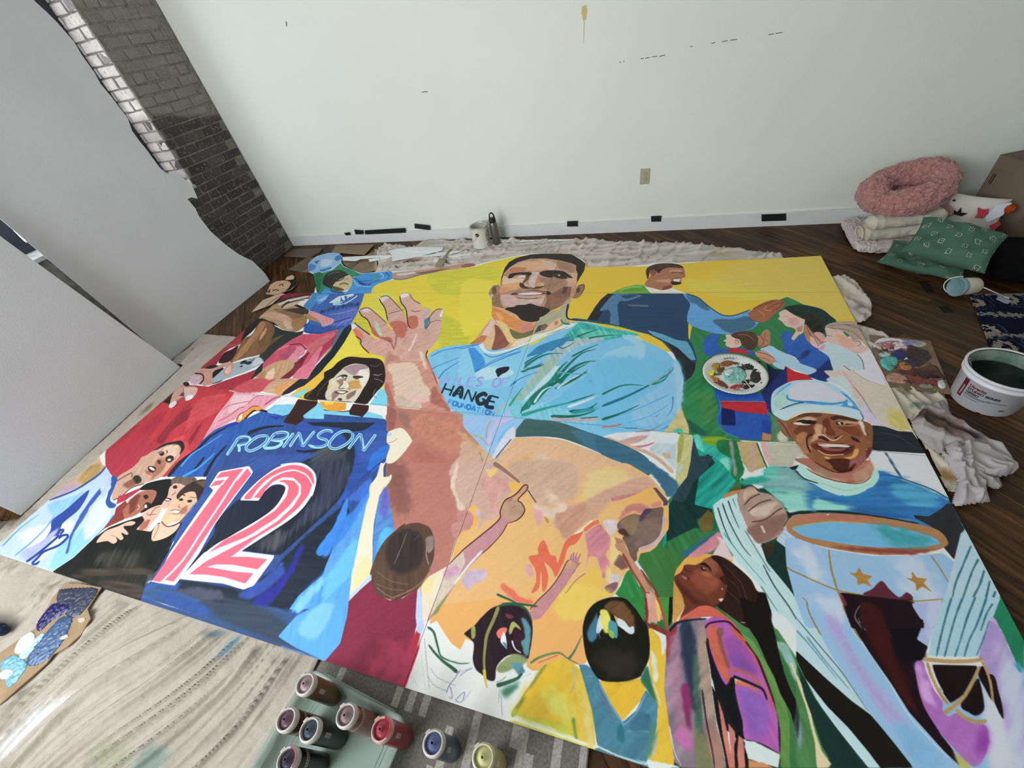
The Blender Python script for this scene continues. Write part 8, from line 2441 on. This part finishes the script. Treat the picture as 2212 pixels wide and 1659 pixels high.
for q in range(46):
    u, v = rq2.uniform(.08, .92), rq2.uniform(.06, .92)
    cxp = 600+u*430+v*140; cyp = 430+u*60+v*330-u*v*20
    cset = ['2a1018', '3a1418', '28205a', '5a2c20', '7a3a30', '6a4630', 'c8c4c4', '4a2a3a', '8a5a48', '3a1420'] if v > .15 else ['c8b8c8', 'b08a90', 'd4ccd0']
    rx, ry = rq2.uniform(14, 46), rq2.uniform(8, 20)
    an = rq2.uniform(-.3, .6); PTS = []
    for t in range(8):
        a = t*math.pi/4; k_ = rq2.uniform(.7, 1.2)
        PTS.append((cxp+math.cos(a)*rx*k_*math.cos(an)-math.sin(a)*ry*k_*math.sin(an), cyp+math.cos(a)*rx*k_*math.sin(an)+math.sin(a)*ry*k_*math.cos(an)))
    dabs.insert(rq2.randrange(0, 5), (rq2.choice(cset), PTS, rq2.uniform(.002, .005)))
for k, (c_, pts, h_) in enumerate(dabs): blob('paint_dab', sub(pk_(pts), ctr), .006, h_, paint(c_), palr, k*1.7)
# left palette: long torn cardboard with blues
pl_ = lambda pts: [tuple(fl(x*.33702, 1100+y*.33695, .024)[:2]) for x, y in pts]
lcorn = pl_([(420, 475), (520, 480), (650, 500), (560, 640), (580, 700), (520, 800), (430, 880), (340, 930), (300, 985), (0, 1250), (-250, 1400), (-300, 1150), (0, 920), (230, 760), (340, 560)])
lctr = np.mean(lcorn, axis=0)
pall = empty('cardboard_palette', (lctr[0], lctr[1], .024), 'long torn cardboard palette smeared with navy, blue and white paint at lower left', 'palette')
new_obj('card', *prism(sub(lcorn, lctr), -.006, 0), mat('palette_card_warm', '9c8468', .8, .15, noise=(10, .15)), pall)
dl = [('343c50', [(390, 510), (500, 500), (630, 505), (590, 590), (500, 690), (430, 690), (360, 600), (370, 530)], .004),
      ('1c1a5a', [(300, 640), (350, 600), (450, 600), (460, 640), (400, 680), (330, 720), (250, 790), (230, 740)], .007),
      ('3a5880', [(390, 690), (470, 690), (440, 790), (370, 900), (290, 980), (200, 1010), (160, 990), (220, 860), (300, 780)], .004),
      ('e4e8ea', [(90, 910), (130, 830), (210, 780), (230, 830), (190, 890), (120, 930)], .006),
      ('b4dcf0', [(150, 900), (260, 800), (290, 810), (220, 900), (160, 960), (120, 950)], .004),
      ('6aa4b4', [(0, 990), (100, 930), (180, 990), (120, 1090), (50, 1150), (30, 1100)], .003),
      ('e0e4e6', [(0, 1050), (60, 1020), (100, 1040), (50, 1085), (0, 1090)], .005),
      ('d8dcde', [(370, 830), (430, 800), (440, 815), (400, 840)], .004), ('c0b8a8', [(500, 700), (545, 690), (550, 710), (510, 730)], .002)]
for k, (c_, pts, h_) in enumerate(dl): blob('paint_dab', sub(pl_(pts), lctr), .0, h_, paint(c_), pall, 30+k)
# dark blue bottle lying at the very left
dbp = fl(8, 1360, .035)
db = empty('paint_bottle', (dbp[0]-.05, dbp[1]-.01, .034), 'dark blue capped paint bottle lying at the left edge of the drop cloth', 'bottle', 'paint bottles')
m_dblue = mat('navy_plastic', '171f42', .35, .4)
x_ = new_obj('body', *lathe([(0, -.13), (.026, -.13), (.028, -.12), (.028, .02), (.024, .035), (0, .035)], 32), m_dblue, db, True)
new_obj('cap', *lathe([(.019, .035), (.020, .037), (.019, .062), (.012, .066), (0, .066)], 32), m_dblue, db, True)
face_up(db, tuple(db.location), (1, .12, 0.0), (0, 0, 1))

# paper plate palette on the mural
c1, c2 = fl(1519, 808, ZM+.02), fl(1664, 808, ZM+.02); c3 = fl(1590, 765, ZM+.02); c4 = fl(1590, 853, ZM+.01)
pc = np.array([(c1[0]+c2[0])/2-.005, (c3[1]+c4[1])/2]); pR = .5*float(c2[0]-c1[0])-.004
plate = empty('paper_plate', (pc[0], pc[1], ZM), 'round fluted paper plate used as a palette on the mural, above the capped man', 'palette')
m_plate = mat('paper_plate', 'dcdcd8', .55, .3)
NSG = 160
vs = []; fs = []
prof = [(0, .003), (.50, .003), (.66, .0035), (.74, .007), (.84, .013), (.94, .017), (1.0, .0175), (1.0, .0165), (.94, .015), (.84, .011), (.74, .005), (.66, .0012), (.5, .0008), (0, .0008)]
for i, (r_, z_) in enumerate(prof):
    for k in range(NSG):
        a = 2*math.pi*k/NSG; fz = .0016*math.cos(a*56)*smooth01(np.array((r_-.7)/.15))*(1 if i < 8 else 1)
        vs.append((pR*r_*math.cos(a), pR*r_*math.sin(a), z_+float(fz)))
for i in range(len(prof)-1):
    for k in range(NSG): fs.append((i*NSG+k, i*NSG+(k+1) % NSG, (i+1)*NSG+(k+1) % NSG, (i+1)*NSG+k))
new_obj('plate', vs, fs, m_plate, plate, True)
pp = lambda pts: [(float(q[0]-pc[0]), float(q[1]-pc[1])) for q in [fl(1500+x*.18083, 600+y*.18083, ZM+.008) for x, y in pts]]
dp = [('4a3a2e', [(90, 1080), (130, 1000), (200, 980), (190, 1060), (170, 1150), (140, 1180), (110, 1150)], .004, .008), ('c8ccc8', [(200, 960), (260, 920), (350, 905), (450, 905), (560, 920), (640, 960), (560, 990), (420, 985), (300, 1000)], .003, .009),
      ('7aa4a0', [(230, 950), (330, 915), (450, 912), (560, 930), (600, 960), (500, 975), (350, 975)], .003, .011),
      ('b08830', [(180, 1050), (230, 1010), (310, 1020), (290, 1080), (220, 1090)], .008, .005), ('8a5420', [(310, 1010), (400, 985), (470, 1000), (470, 1030), (380, 1060), (320, 1050)], .008, .005),
      ('6a4418', [(260, 1080), (340, 1060), (370, 1080), (320, 1140), (280, 1130)], .007, .004), ('e8e02c', [(160, 1130), (200, 1100), (250, 1095), (250, 1130), (220, 1180), (180, 1170)], .007, .006),
      ('c87020', [(160, 1200), (220, 1180), (300, 1200), (280, 1260), (210, 1270)], .006, .005), ('6a3418', [(210, 1280), (300, 1220), (370, 1250), (410, 1300), (380, 1350), (300, 1340)], .006, .005),
      ('8ac4bc', [(340, 1150), (370, 1090), (450, 1060), (560, 1070), (620, 1130), (620, 1190), (570, 1240), (470, 1260), (380, 1240)], .011, .004), ('d8ece8', [(350, 1140), (400, 1100), (470, 1110), (430, 1180), (380, 1180)], .005, .014),
      ('0c0e12', [(570, 1060), (620, 1015), (700, 1020), (730, 1060), (690, 1100), (610, 1090)], .008, .004), ('141a24', [(490, 1050), (560, 1050), (620, 1080), (600, 1110), (540, 1070)], .005, .004),
      ('15100e', [(690, 1100), (740, 1060), (820, 1120), (860, 1190), (840, 1230), (760, 1260), (690, 1240), (660, 1180)], .007, .004), ('2a1c18', [(660, 1190), (740, 1170), (800, 1210), (760, 1250), (680, 1240)], .008, .006),
      ('a81c24', [(410, 1310), (480, 1270), (600, 1265), (560, 1310), (530, 1340), (450, 1330)], .007, .004), ('0e0c0c', [(560, 1320), (620, 1260), (680, 1270), (740, 1270), (700, 1340), (620, 1345)], .005, .004),
      ('c8d0d0', [(400, 1370), (450, 1345), (560, 1355), (660, 1350), (700, 1365), (600, 1390), (480, 1392)], .004, .010), ('1a1412', [(730, 1330), (800, 1270), (860, 1230), (880, 1180), (895, 1200), (850, 1290), (780, 1350)], .003, .011)]
for q in range(26):
    an = rq2.uniform(0, 6.28); ro = rq2.uniform(.45, .88)
    cxp, cyp = 495+415*ro*math.cos(an), 1145+245*ro*math.sin(an); rx, ry = rq2.uniform(20, 60), rq2.uniform(10, 30)
    side = 'd' if cxp > 560 else 'b'
    cset = ['14100e', '1e1612', '2a2a30', 'c8ccca', '0e1014'] if side == 'd' else ['4a3a2e', '8a7a6a', 'a87838', '5a4634', 'c0bcb0']
    dp.insert(0, (rq2.choice(cset), [(cxp+rx*rq2.uniform(.7, 1.2)*math.cos(t*math.pi/4), cyp+ry*rq2.uniform(.7, 1.2)*math.sin(t*math.pi/4)) for t in range(8)], .003, .004+.009*max(0, (ro-.6)/.35)))
for k, (c_, pts, h_, z_) in enumerate(dp): blob('paint_dab', pp(pts), z_, h_, paint(c_), plate, 60+k, res=.004)
pa, pb2 = np.array(pp([(600, 1240)])[0]), np.array(pp([(690, 1360)])[0])
new_obj('scraped_line', *tube([Vector((*pa, .016)), Vector((*pb2, .016))], .0016, 6), m_plate, plate)
# ------------------------------------------------------------------ gesso bucket
m_bk = mat('bucket_white', 'd4d4d8', .38, .4, noise=(5, .03)); m_bin = mat('bucket_inside', '2c3a34', .5, .35, noise=(16, .5), col2='14201c')
m_bdr = mat('dried_paint', '4f6a5c', .5, .35, noise=(20, .4), col2='8a9a90')
bc_ = np.array([2.158, .372, 0])
bu = empty('gesso_bucket', tuple(bc_), 'white plastic gesso bucket with a maroon label band on the dark wooden floor', 'bucket')
RB, RT_, HB = .108, .130, .185
def rad(z): return RB+(RT_-RB)*z/HB
new_obj('body', *lathe([(0, .0), (RB-.006, 0), (RB, .006), (rad(.15), .150), (rad(.152)+.006, .152), (rad(.160)+.006, .160), (rad(.160)+.001, .162), (RT_+.001, .178), (RT_+.006, .180), (RT_+.006, .188), (RT_-.001, .190), (RT_-.004, .186)], 72), m_bk, bu, True)
new_obj('inner_wall', *lathe([(RT_-.004, .1855), (rad(.12)-.004, .12), (rad(.03)-.004, .03), (0, .03)], 72), m_bin, bu, True)
new_obj('paint_residue', *lathe([(RT_-.0055, .182), (rad(.155)-.0055, .155), (rad(.13)-.0055, .13)], 72), m_bdr, bu, True)
ab = math.atan2(CAM[1]-bc_[1], CAM[0]-bc_[0])
def cone_pt(a, z, off=.0008):
    r = rad(z)+off; return Vector((r*math.cos(a), r*math.sin(a), z))
def cone_patch(pts, m, name, n=10, off=.0009):
    """quad patch given as (a0,z0)-(a1,z1) rectangle corners wrapped on the bucket"""
    (a0, z0), (a1, z1), (a2, z2), (a3, z3) = pts; vs = []; fs = []
    for i in range(n+1):
        t = i/n
        lo = (a0+(a1-a0)*t, z0+(z1-z0)*t); hi = (a3+(a2-a3)*t, z3+(z2-z3)*t)
        for o_ in (.0001, off): vs += [cone_pt(*lo, o_), cone_pt(*hi, o_)]
    for i in range(n):
        k = i*4; j = k+4
        fs += [(k+2, j+2, j+3, k+3), (k, k+1, j+1, j), (k, j, j+2, k+2), (k+1, k+3, j+3, j+1)]
    fs += [(0, 2, 3, 1), (n*4, n*4+1, n*4+3, n*4+2)]
    return new_obj(name, vs, fs, m, bu)
m_mar = mat('label_maroon', '5e1a24', .5); m_tx = mat('label_text', '1e2024', .6); m_txr = mat('label_red', '7a2430', .6); m_lt = mat('label_light', 'c8b8b4', .6)
def text_on(txt, size, place, m, name, par, ext=.0004):
    cu = bpy.data.curves.new('t', 'FONT'); cu.body = txt; cu.size = size; cu.resolution_u = 3; cu.offset = size*.035
    to = bpy.data.objects.new('t', cu); COL.objects.link(to)
    dg = bpy.context.evaluated_depsgraph_get(); me = bpy.data.meshes.new_from_object(to.evaluated_get(dg))
    bpy.data.objects.remove(to); bpy.data.curves.remove(cu)
    bm = bmesh.new(); bm.from_mesh(me)
    bmesh.ops.triangulate(bm, faces=bm.faces[:])
    bmesh.ops.subdivide_edges(bm, edges=[e for e in bm.edges if e.calc_length() > size*.35], cuts=1)
    for v in bm.verts: v.co = place(v.co.x, v.co.y)
    bm.to_mesh(me); bm.free(); me.name = name; me.materials.clear(); me.materials.append(m)
    o = bpy.data.objects.new(name, me); COL.objects.link(o); o.parent = par
    return o
A0 = ab-.80   # left end of the label as seen
sg = 1
def pl_on(a_start, z, slope=0.0, off=.0011):
    return lambda x, y: cone_pt(a_start+x/.122, z+y+slope*x, off)
A0 = ab-.62
cone_patch([(A0-.12, .045), (A0+.05, .045), (A0+.05, .142), (A0-.12, .142)], m_mar, 'maroon_band')
def vert_on(a, z): return lambda x, y: cone_pt(a-y/.122, z+x, .0013)
text_on('Professional', .011, vert_on(A0+.0, .055), m_lt, 'band_lettering', bu)
text_on('Utrecht', .019, pl_on(A0+.12, .118, -.02), m_txr, 'script_lettering', bu)
text_on('STUDIO SERIES', .0165, pl_on(A0+.12, .100), m_tx, 'label_lettering', bu)
text_on('GESSO', .0165, pl_on(A0+.12, .084), m_tx, 'label_lettering', bu)
for z, l, s in ((.077, .09, 0), (.072, .075, 0), (.060, .055, 0)):
    cone_patch([(A0+.12, z), (A0+.12+l/.12, z), (A0+.12+l/.12, z+.0016), (A0+.12, z+.0016)], m_tx, 'small_print')
cone_patch([(A0+.75, .083), (A0+1.25, .083), (A0+1.25, .0845), (A0+.75, .0845)], m_tx, 'small_print')
new_obj('badge', *plate3([np.array(cone_pt(A0+1.30+math.cos(t)*.09, .045+math.sin(t)*.006, .0006)) for t in np.linspace(0, 2*math.pi, 20)[:-1]], (math.cos(A0+1.3), math.sin(A0+1.3), 0), .0004), mat('badge_grey', '6a6e6c', .6), bu)
hb = [Vector(cone_pt(ab+1.45+t, .165, .006+.03*math.sin(math.pi*t/math.pi))) + Vector((0, 0, -.05*math.sin(t))) for t in np.linspace(0, math.pi, 20)]
new_obj('bail_handle', *tube(hb, .003, 6), m_bk, bu, True)
stick = new_obj('stirring_stick', *tube([Vector((-.03, .02, .034)), cone_pt(ab-1.02, .185, -.010), cone_pt(ab-1.02, .215, .002)], .004, 6), mat('grey_stick', '565a5e', .5, .3))
stick.location = bu.location; tag(stick, 'grey stirring stick poking over the rim of the gesso bucket', 'stick')
# dark spill drip at the foot
cone_patch([(ab+.10, .001), (ab+.26, .001), (ab+.24, .010), (ab+.14, .009)], mat('dark_smudge', '20161a', .6), 'smudge', n=4)

# ------------------------------------------------------------------ grey rag
kr = lambda pts, z=.03: [tuple(fl(1870+x*.16880, 820+y*.16878, z)[:2]) for x, y in pts]
stG = [('4a3830', *kr([(830, 480)])[0], .12, .055, -.6, .3), ('2e2826', *kr([(960, 560)])[0], .10, .03, -.6, .3), ('5a463a', *kr([(1060, 650)])[0], .11, .045, -.5, .35), ('2e2a30', *kr([(1370, 710)])[0], .045, .025, -.5, .3), ('8a6a66', *kr([(1190, 560)])[0], .02, .015, 0, .6), ('6a6868', *kr([(1160, 860)])[0], .03, .02, 0, .6)]
m_rag = cloth_mat('grey_rag', 'aca6a6', stG, '7c7678', weave=500)
m_rag2 = cloth_mat('grey_towel', 'b4aeb0', [], '827c80', weave=500)
fh = tilefield(math.radians(128), 150, 22, 51); fi = tilefield(math.radians(75), 80, 20, 52)
ragP = kr([(600, 510), (800, 285), (900, 280), (1010, 230), (1100, 400), (1160, 500), (1340, 620), (1580, 760), (1740, 830), (1880, 960), (1980, 1130), (1900, 1200), (1720, 1220), (1780, 1340), (1740, 1390), (1610, 1390), (1400, 1240), (1180, 1200), (960, 960), (740, 760), (610, 640)], .03)
def h_rag(x, y): return .008+.020*np.maximum(1-np.abs(fh(x, y, .62)), 0)**1.3+.012*np.maximum(1-np.abs(fi(x, y, .5)), 0)**1.5
cloth('rag', ragP, .0042, h_rag, m_rag, 'long grey stained rag lying on the floor below the gesso bucket', cat='rag', zmax_under=.011, edge=.012, z0=.016)
towP = kr([(1040, 820), (1110, 775), (1320, 750), (1560, 800), (1760, 900), (1860, 1000), (1930, 1110), (1870, 1200), (1700, 1210), (1560, 1200), (1640, 1460), (1665, 1520), (1500, 1545), (1240, 1570), (1165, 1520), (1210, 1260), (1110, 1060), (1050, 950)], .05)
def h_tow(x, y): return .034+.022*np.maximum(1-np.abs(fi(x+1, y, .42)), 0)**1.3+.014*np.maximum(1-np.abs(fh(x, y+1, .40)), 0)**1.5
cloth('towel', towP, .0042, h_tow, m_rag2, 'crumpled light grey towel folded over the lower end of the stained rag', cat='towel', edge=.016, z0=.008)

# ------------------------------------------------------------------ striped rug, tub, bottles
def rug_grey():
    m = bpy.data.materials.new('striped_rug'); m.use_nodes = True; nt = m.node_tree; N = nt.nodes; L = nt.links; b = N['Principled BSDF']
    tc = N.new('ShaderNodeTexCoord'); mp = N.new('ShaderNodeMapping'); mp.inputs['Rotation'].default_value = (0, 0, math.pi/2); L.new(tc.outputs['Object'], mp.inputs[0])
    br = N.new('ShaderNodeTexBrick'); br.offset = .37; br.inputs['Scale'].default_value = 1; br.inputs['Brick Width'].default_value = .16; br.inputs['Row Height'].default_value = .026; br.inputs['Mortar Size'].default_value = 0; br.inputs['Bias'].default_value = -.25
    br.inputs['Color1'].default_value = (0, 0, 0, 1); br.inputs['Color2'].default_value = (1, 1, 1, 1)
    nz = N.new('ShaderNodeTexNoise'); nz.inputs['Scale'].default_value = 120; nz.inputs['Detail'].default_value = 5; L.new(tc.outputs['Object'], nz.inputs['Vector'])
    ad = N.new('ShaderNodeVectorMath'); ad.operation = 'MULTIPLY_ADD'; ad.inputs[1].default_value = (.004, .004, 0); L.new(nz.outputs['Color'], ad.inputs[0]); L.new(mp.outputs[0], ad.inputs[2]); L.new(ad.outputs[0], br.inputs['Vector'])
    rp = N.new('ShaderNodeValToRGB'); rp.color_ramp.interpolation = 'CONSTANT'; e = rp.color_ramp.elements
    e[0].position = 0; e[0].color = (*lin('74706a'), 1); e[1].position = .46; e[1].color = (*lin('a8a49c'), 1)
    L.new(br.outputs['Color'], rp.inputs[0])
    mr = N.new('ShaderNodeMapRange'); mr.inputs[1].default_value = .3; mr.inputs[2].default_value = .7; mr.inputs[3].default_value = .72; mr.inputs[4].default_value = 1.22; L.new(nz.outputs[0], mr.inputs[0])
    hv = N.new('ShaderNodeHueSaturation'); L.new(mr.outputs[0], hv.inputs['Value']); L.new(rp.outputs[0], hv.inputs['Color']); L.new(hv.outputs[0], b.inputs['Base Color'])
    b.inputs['Roughness'].default_value = .95; sock(b, 'Specular IOR Level').default_value = .1
    bp = N.new('ShaderNodeBump'); bp.inputs['Strength'].default_value = .5; bp.inputs['Distance'].default_value = .003; L.new(nz.outputs[0], bp.inputs['Height']); L.new(bp.outputs[0], b.inputs['Normal'])
    return m
gr = slab('striped_rug', [(-.352, -2.1), (.615, -2.1), (.622, -1.05), (-.349, -1.05)], .0008, .009, rug_grey()); bev(gr, .002)
tag(gr, 'grey rug with pale broken stripes under the plastic tub', 'rug')
box('hem', .6165, .6215, -2.09, -1.06, .0015, .0102, mat('rug_hem', '5a564e', .8), gr, .0015)

m_tubp = mat('tub_plastic', 'c6d8d0', .25, .45, trans=.62); m_tubp.node_tree.nodes['Principled BSDF'].inputs['IOR'].default_value = 1.18
zr = .062
tl, tr = fl(671, 1441, zr), fl(886, 1556, zr); bl_ = fl(545, 1662, zr)
ux = (tr-tl)/np.linalg.norm(tr-tl); uy = np.array([ux[1], -ux[0], 0]); Wt = float(np.linalg.norm(tr-tl)); Ht = .46
to = tl+ux*Wt/2+uy*Ht/2
tub = empty('plastic_tub', (to[0], to[1], .0095), 'open pale green translucent plastic tub of paint bottles at the bottom edge', 'tub')
tub.rotation_euler = (0, 0, math.atan2(ux[1], ux[0]))
def rrect(hx, hy, r, z, n=8):
    P = []
    for cx_, cy_, a0 in ((hx-r, hy-r, 0), (-hx+r, hy-r, math.pi/2), (-hx+r, -hy+r, math.pi), (hx-r, -hy+r, 1.5*math.pi)):
        for k in range(n+1):
            a = a0+math.pi/2*k/n; P.append((cx_+r*math.cos(a), cy_+r*math.sin(a), z))
    return P
def loops(Ls, cap0=True, cap1=False):
    n = len(Ls[0]); v = [p for l in Ls for p in l]; f = []
    for i in range(len(Ls)-1):
        for k in range(n): f.append((i*n+k, i*n+(k+1) % n, (i+1)*n+(k+1) % n, (i+1)*n+k))
    if cap0: f.append(tuple(range(n-1, -1, -1)))
    if cap1: f.append(tuple(range((len(Ls)-1)*n, len(Ls)*n)))
    return v, f
hx, hy = Wt/2, Ht/2
Ls = [rrect(hx-.030, hy-.030, .03, 0), rrect(hx-.024, hy-.024, .034, .004), rrect(hx-.014, hy-.014, .036, .046), rrect(hx-.001, hy-.001, .040, .048), rrect(hx, hy, .040, .0555),
      rrect(hx-.008, hy-.008, .036, .0555), rrect(hx-.0165, hy-.0165, .034, .047), rrect(hx-.0265, hy-.0265, .032, .007), rrect(hx-.032, hy-.032, .028, .0035)]
new_obj('tray', *loops(Ls, True, True), m_tubp, tub, True)
for i, s in enumerate((.0, 1)):
    pass
ridge = [rrect(hx-.055-.012*i, hy-.055-.012*i, .03, .0036, 6) for i in range(2)]
for r_ in ridge:
    new_obj('floor_ridge', *tube([Vector(p) for p in r_], .0016, 6, True), m_tubp, tub, True)
lat = new_obj('latch', *plate3([np.array(p) for p in [(0, -.055, 0), (.0, .055, 0), (.028, .048, -.012), (.028, -.048, -.012)]], (.4, 0, 1), .006), mat('latch_plastic', 'a8c0c4', .35, .4), tub)
lat.location = (hx-.002, -.055, .058)
ht = new_obj('handle_rib', *tube([Vector((-hx+.06, hy+.002, .050)), Vector((hx-.06, hy+.002, .050))], .003, 6), m_tubp, tub, True)

m_ringw = mat('ring_plastic', 'c4c0b8', .4, .4, noise=(30, .12))
HBt = .170; BS = 1.17
def bottle(cap_px, colr, cone, lab, group, z0=.0135, ring='c4c0b8', loc=None, smear=None, band=False, dark=False):
    q = fl(cap_px[0], cap_px[1], z0+HBt*BS) if loc is None else loc
    e = empty('paint_bottle', (q[0], q[1], z0), lab, 'bottle', group); e.scale = (1, 1, BS)
    mb = mat('paint_body_'+colr, colr, .32, .45, noise=(8, .12)); mc = mat('cone_'+cone, cone, .3, .45); mr_ = mat('ring_'+ring, ring, .4, .4, noise=(30, .12))
    new_obj('body', *lathe([(0, .002), (.024, 0), (.0285, .002), (.030, .008), (.030, .138), (.0285, .148), (.0265, .152), (0, .152)], 44), mb, e, True)
    new_obj('cap_ring', *lathe([(.0285, .148), (.0305, .150), (.0315, .156), (.0312, .164), (.0285, .169), (.0250, .1705), (.0240, .168), (.0238, .160)], 44), mr_, e, True)
    new_obj('spout', *lathe([(.0240, .160), (.0225, .162), (.014, .1655), (.0085, .169), (.0062, .1735), (.0052, .176), (.0038, .1765), (.0032, .174), (.0030, .160), (0, .160)], 36), mc, e, True)
    new_obj('spout_hole', *lathe([(0, .1605), (.0029, .1605), (.0029, .1735), (0, .1735)], 16), mat('hole_'+colr, tuple(c*.35 for c in lin(colr)), .4), e, True)
    a0 = math.atan2(CAM[1]-q[1], CAM[0]-q[0])
    new_obj('ring_lug', *cyl_patch(.0312, a0+2.3, a0+2.75, .155, .166, t=.003, n=4), mr_, e)
    if band:
        new_obj('label', *cyl_patch(.0301, a0-1.3, a0+1.1, .112, .124, t=.0004, n=16), mat('bottle_label', 'b4a8a0', .5), e)
        new_obj('label_print', *join(*[cyl_patch(.0304, a0-1.2+.2*i, a0-1.2+.2*i+.13, .115, .121, t=.0004, n=3) for i in range(11)]), mat('label_print', '6a605c', .6), e)
    else:
        new_obj('label', *cyl_patch(.0301, a0-.25, a0+.15, .10, .128, t=.0004, n=6), mat('label_'+colr, tuple(min(1, c*1.0+.28) for c in lin(colr)), .5), e)
    if smear: new_obj('paint_smear', *cyl_patch(.0240, a0-.5, a0+1.6, .1655, .1712, t=.0042, n=14), paint(smear), e, )
    return e
GB = 'paint bottles in the tub'
o = bottle((658, 1477), '6f5434', 'a08890', 'ochre brown squeeze paint bottle leaning at the far left corner of the tub', GB)
bottle((617, 1554), '4a2426', '6a4c5c', 'maroon squeeze paint bottle at the left of the tub, behind the green-black one', GB, band=True)
bottle((667, 1576), '1e2a28', '3e4c58', 'green-black squeeze paint bottle with a clean pale ring in the tub', GB)
bottle((746, 1545), '7a5040', '8c7478', 'reddish brown squeeze paint bottle with a pale label band in the tub', GB, band=True)
bottle((823, 1575), '8a2830', 'a04050', 'red squeeze paint bottle with wet red paint on its ring, rightmost in the tub', GB, ring='c89c98', smear='b01418')
bottle((619, 1641), '1c1418', '3e3848', 'near-black purple squeeze paint bottle, lowest in the tub, with a pink smear', GB, band=True, smear='a05060')
GR = 'paint bottles on the striped rug'
bottle((935, 1605), '3a4660', '56628e', 'slate blue squeeze paint bottle standing on the striped rug beside the tub', GR, z0=.0095)
bottle((1043, 1636), 'a8a060', 'c8c890', 'pale yellow squeeze paint bottle standing on the striped rug, rightmost of all', GR, z0=.0095, ring='c8c8b0')
# little white specks of dried paint and lint on cloth and rug
m_sp = mat('paint_fleck', 'c8c4bc', .6)
bpy.context.view_layer.update()
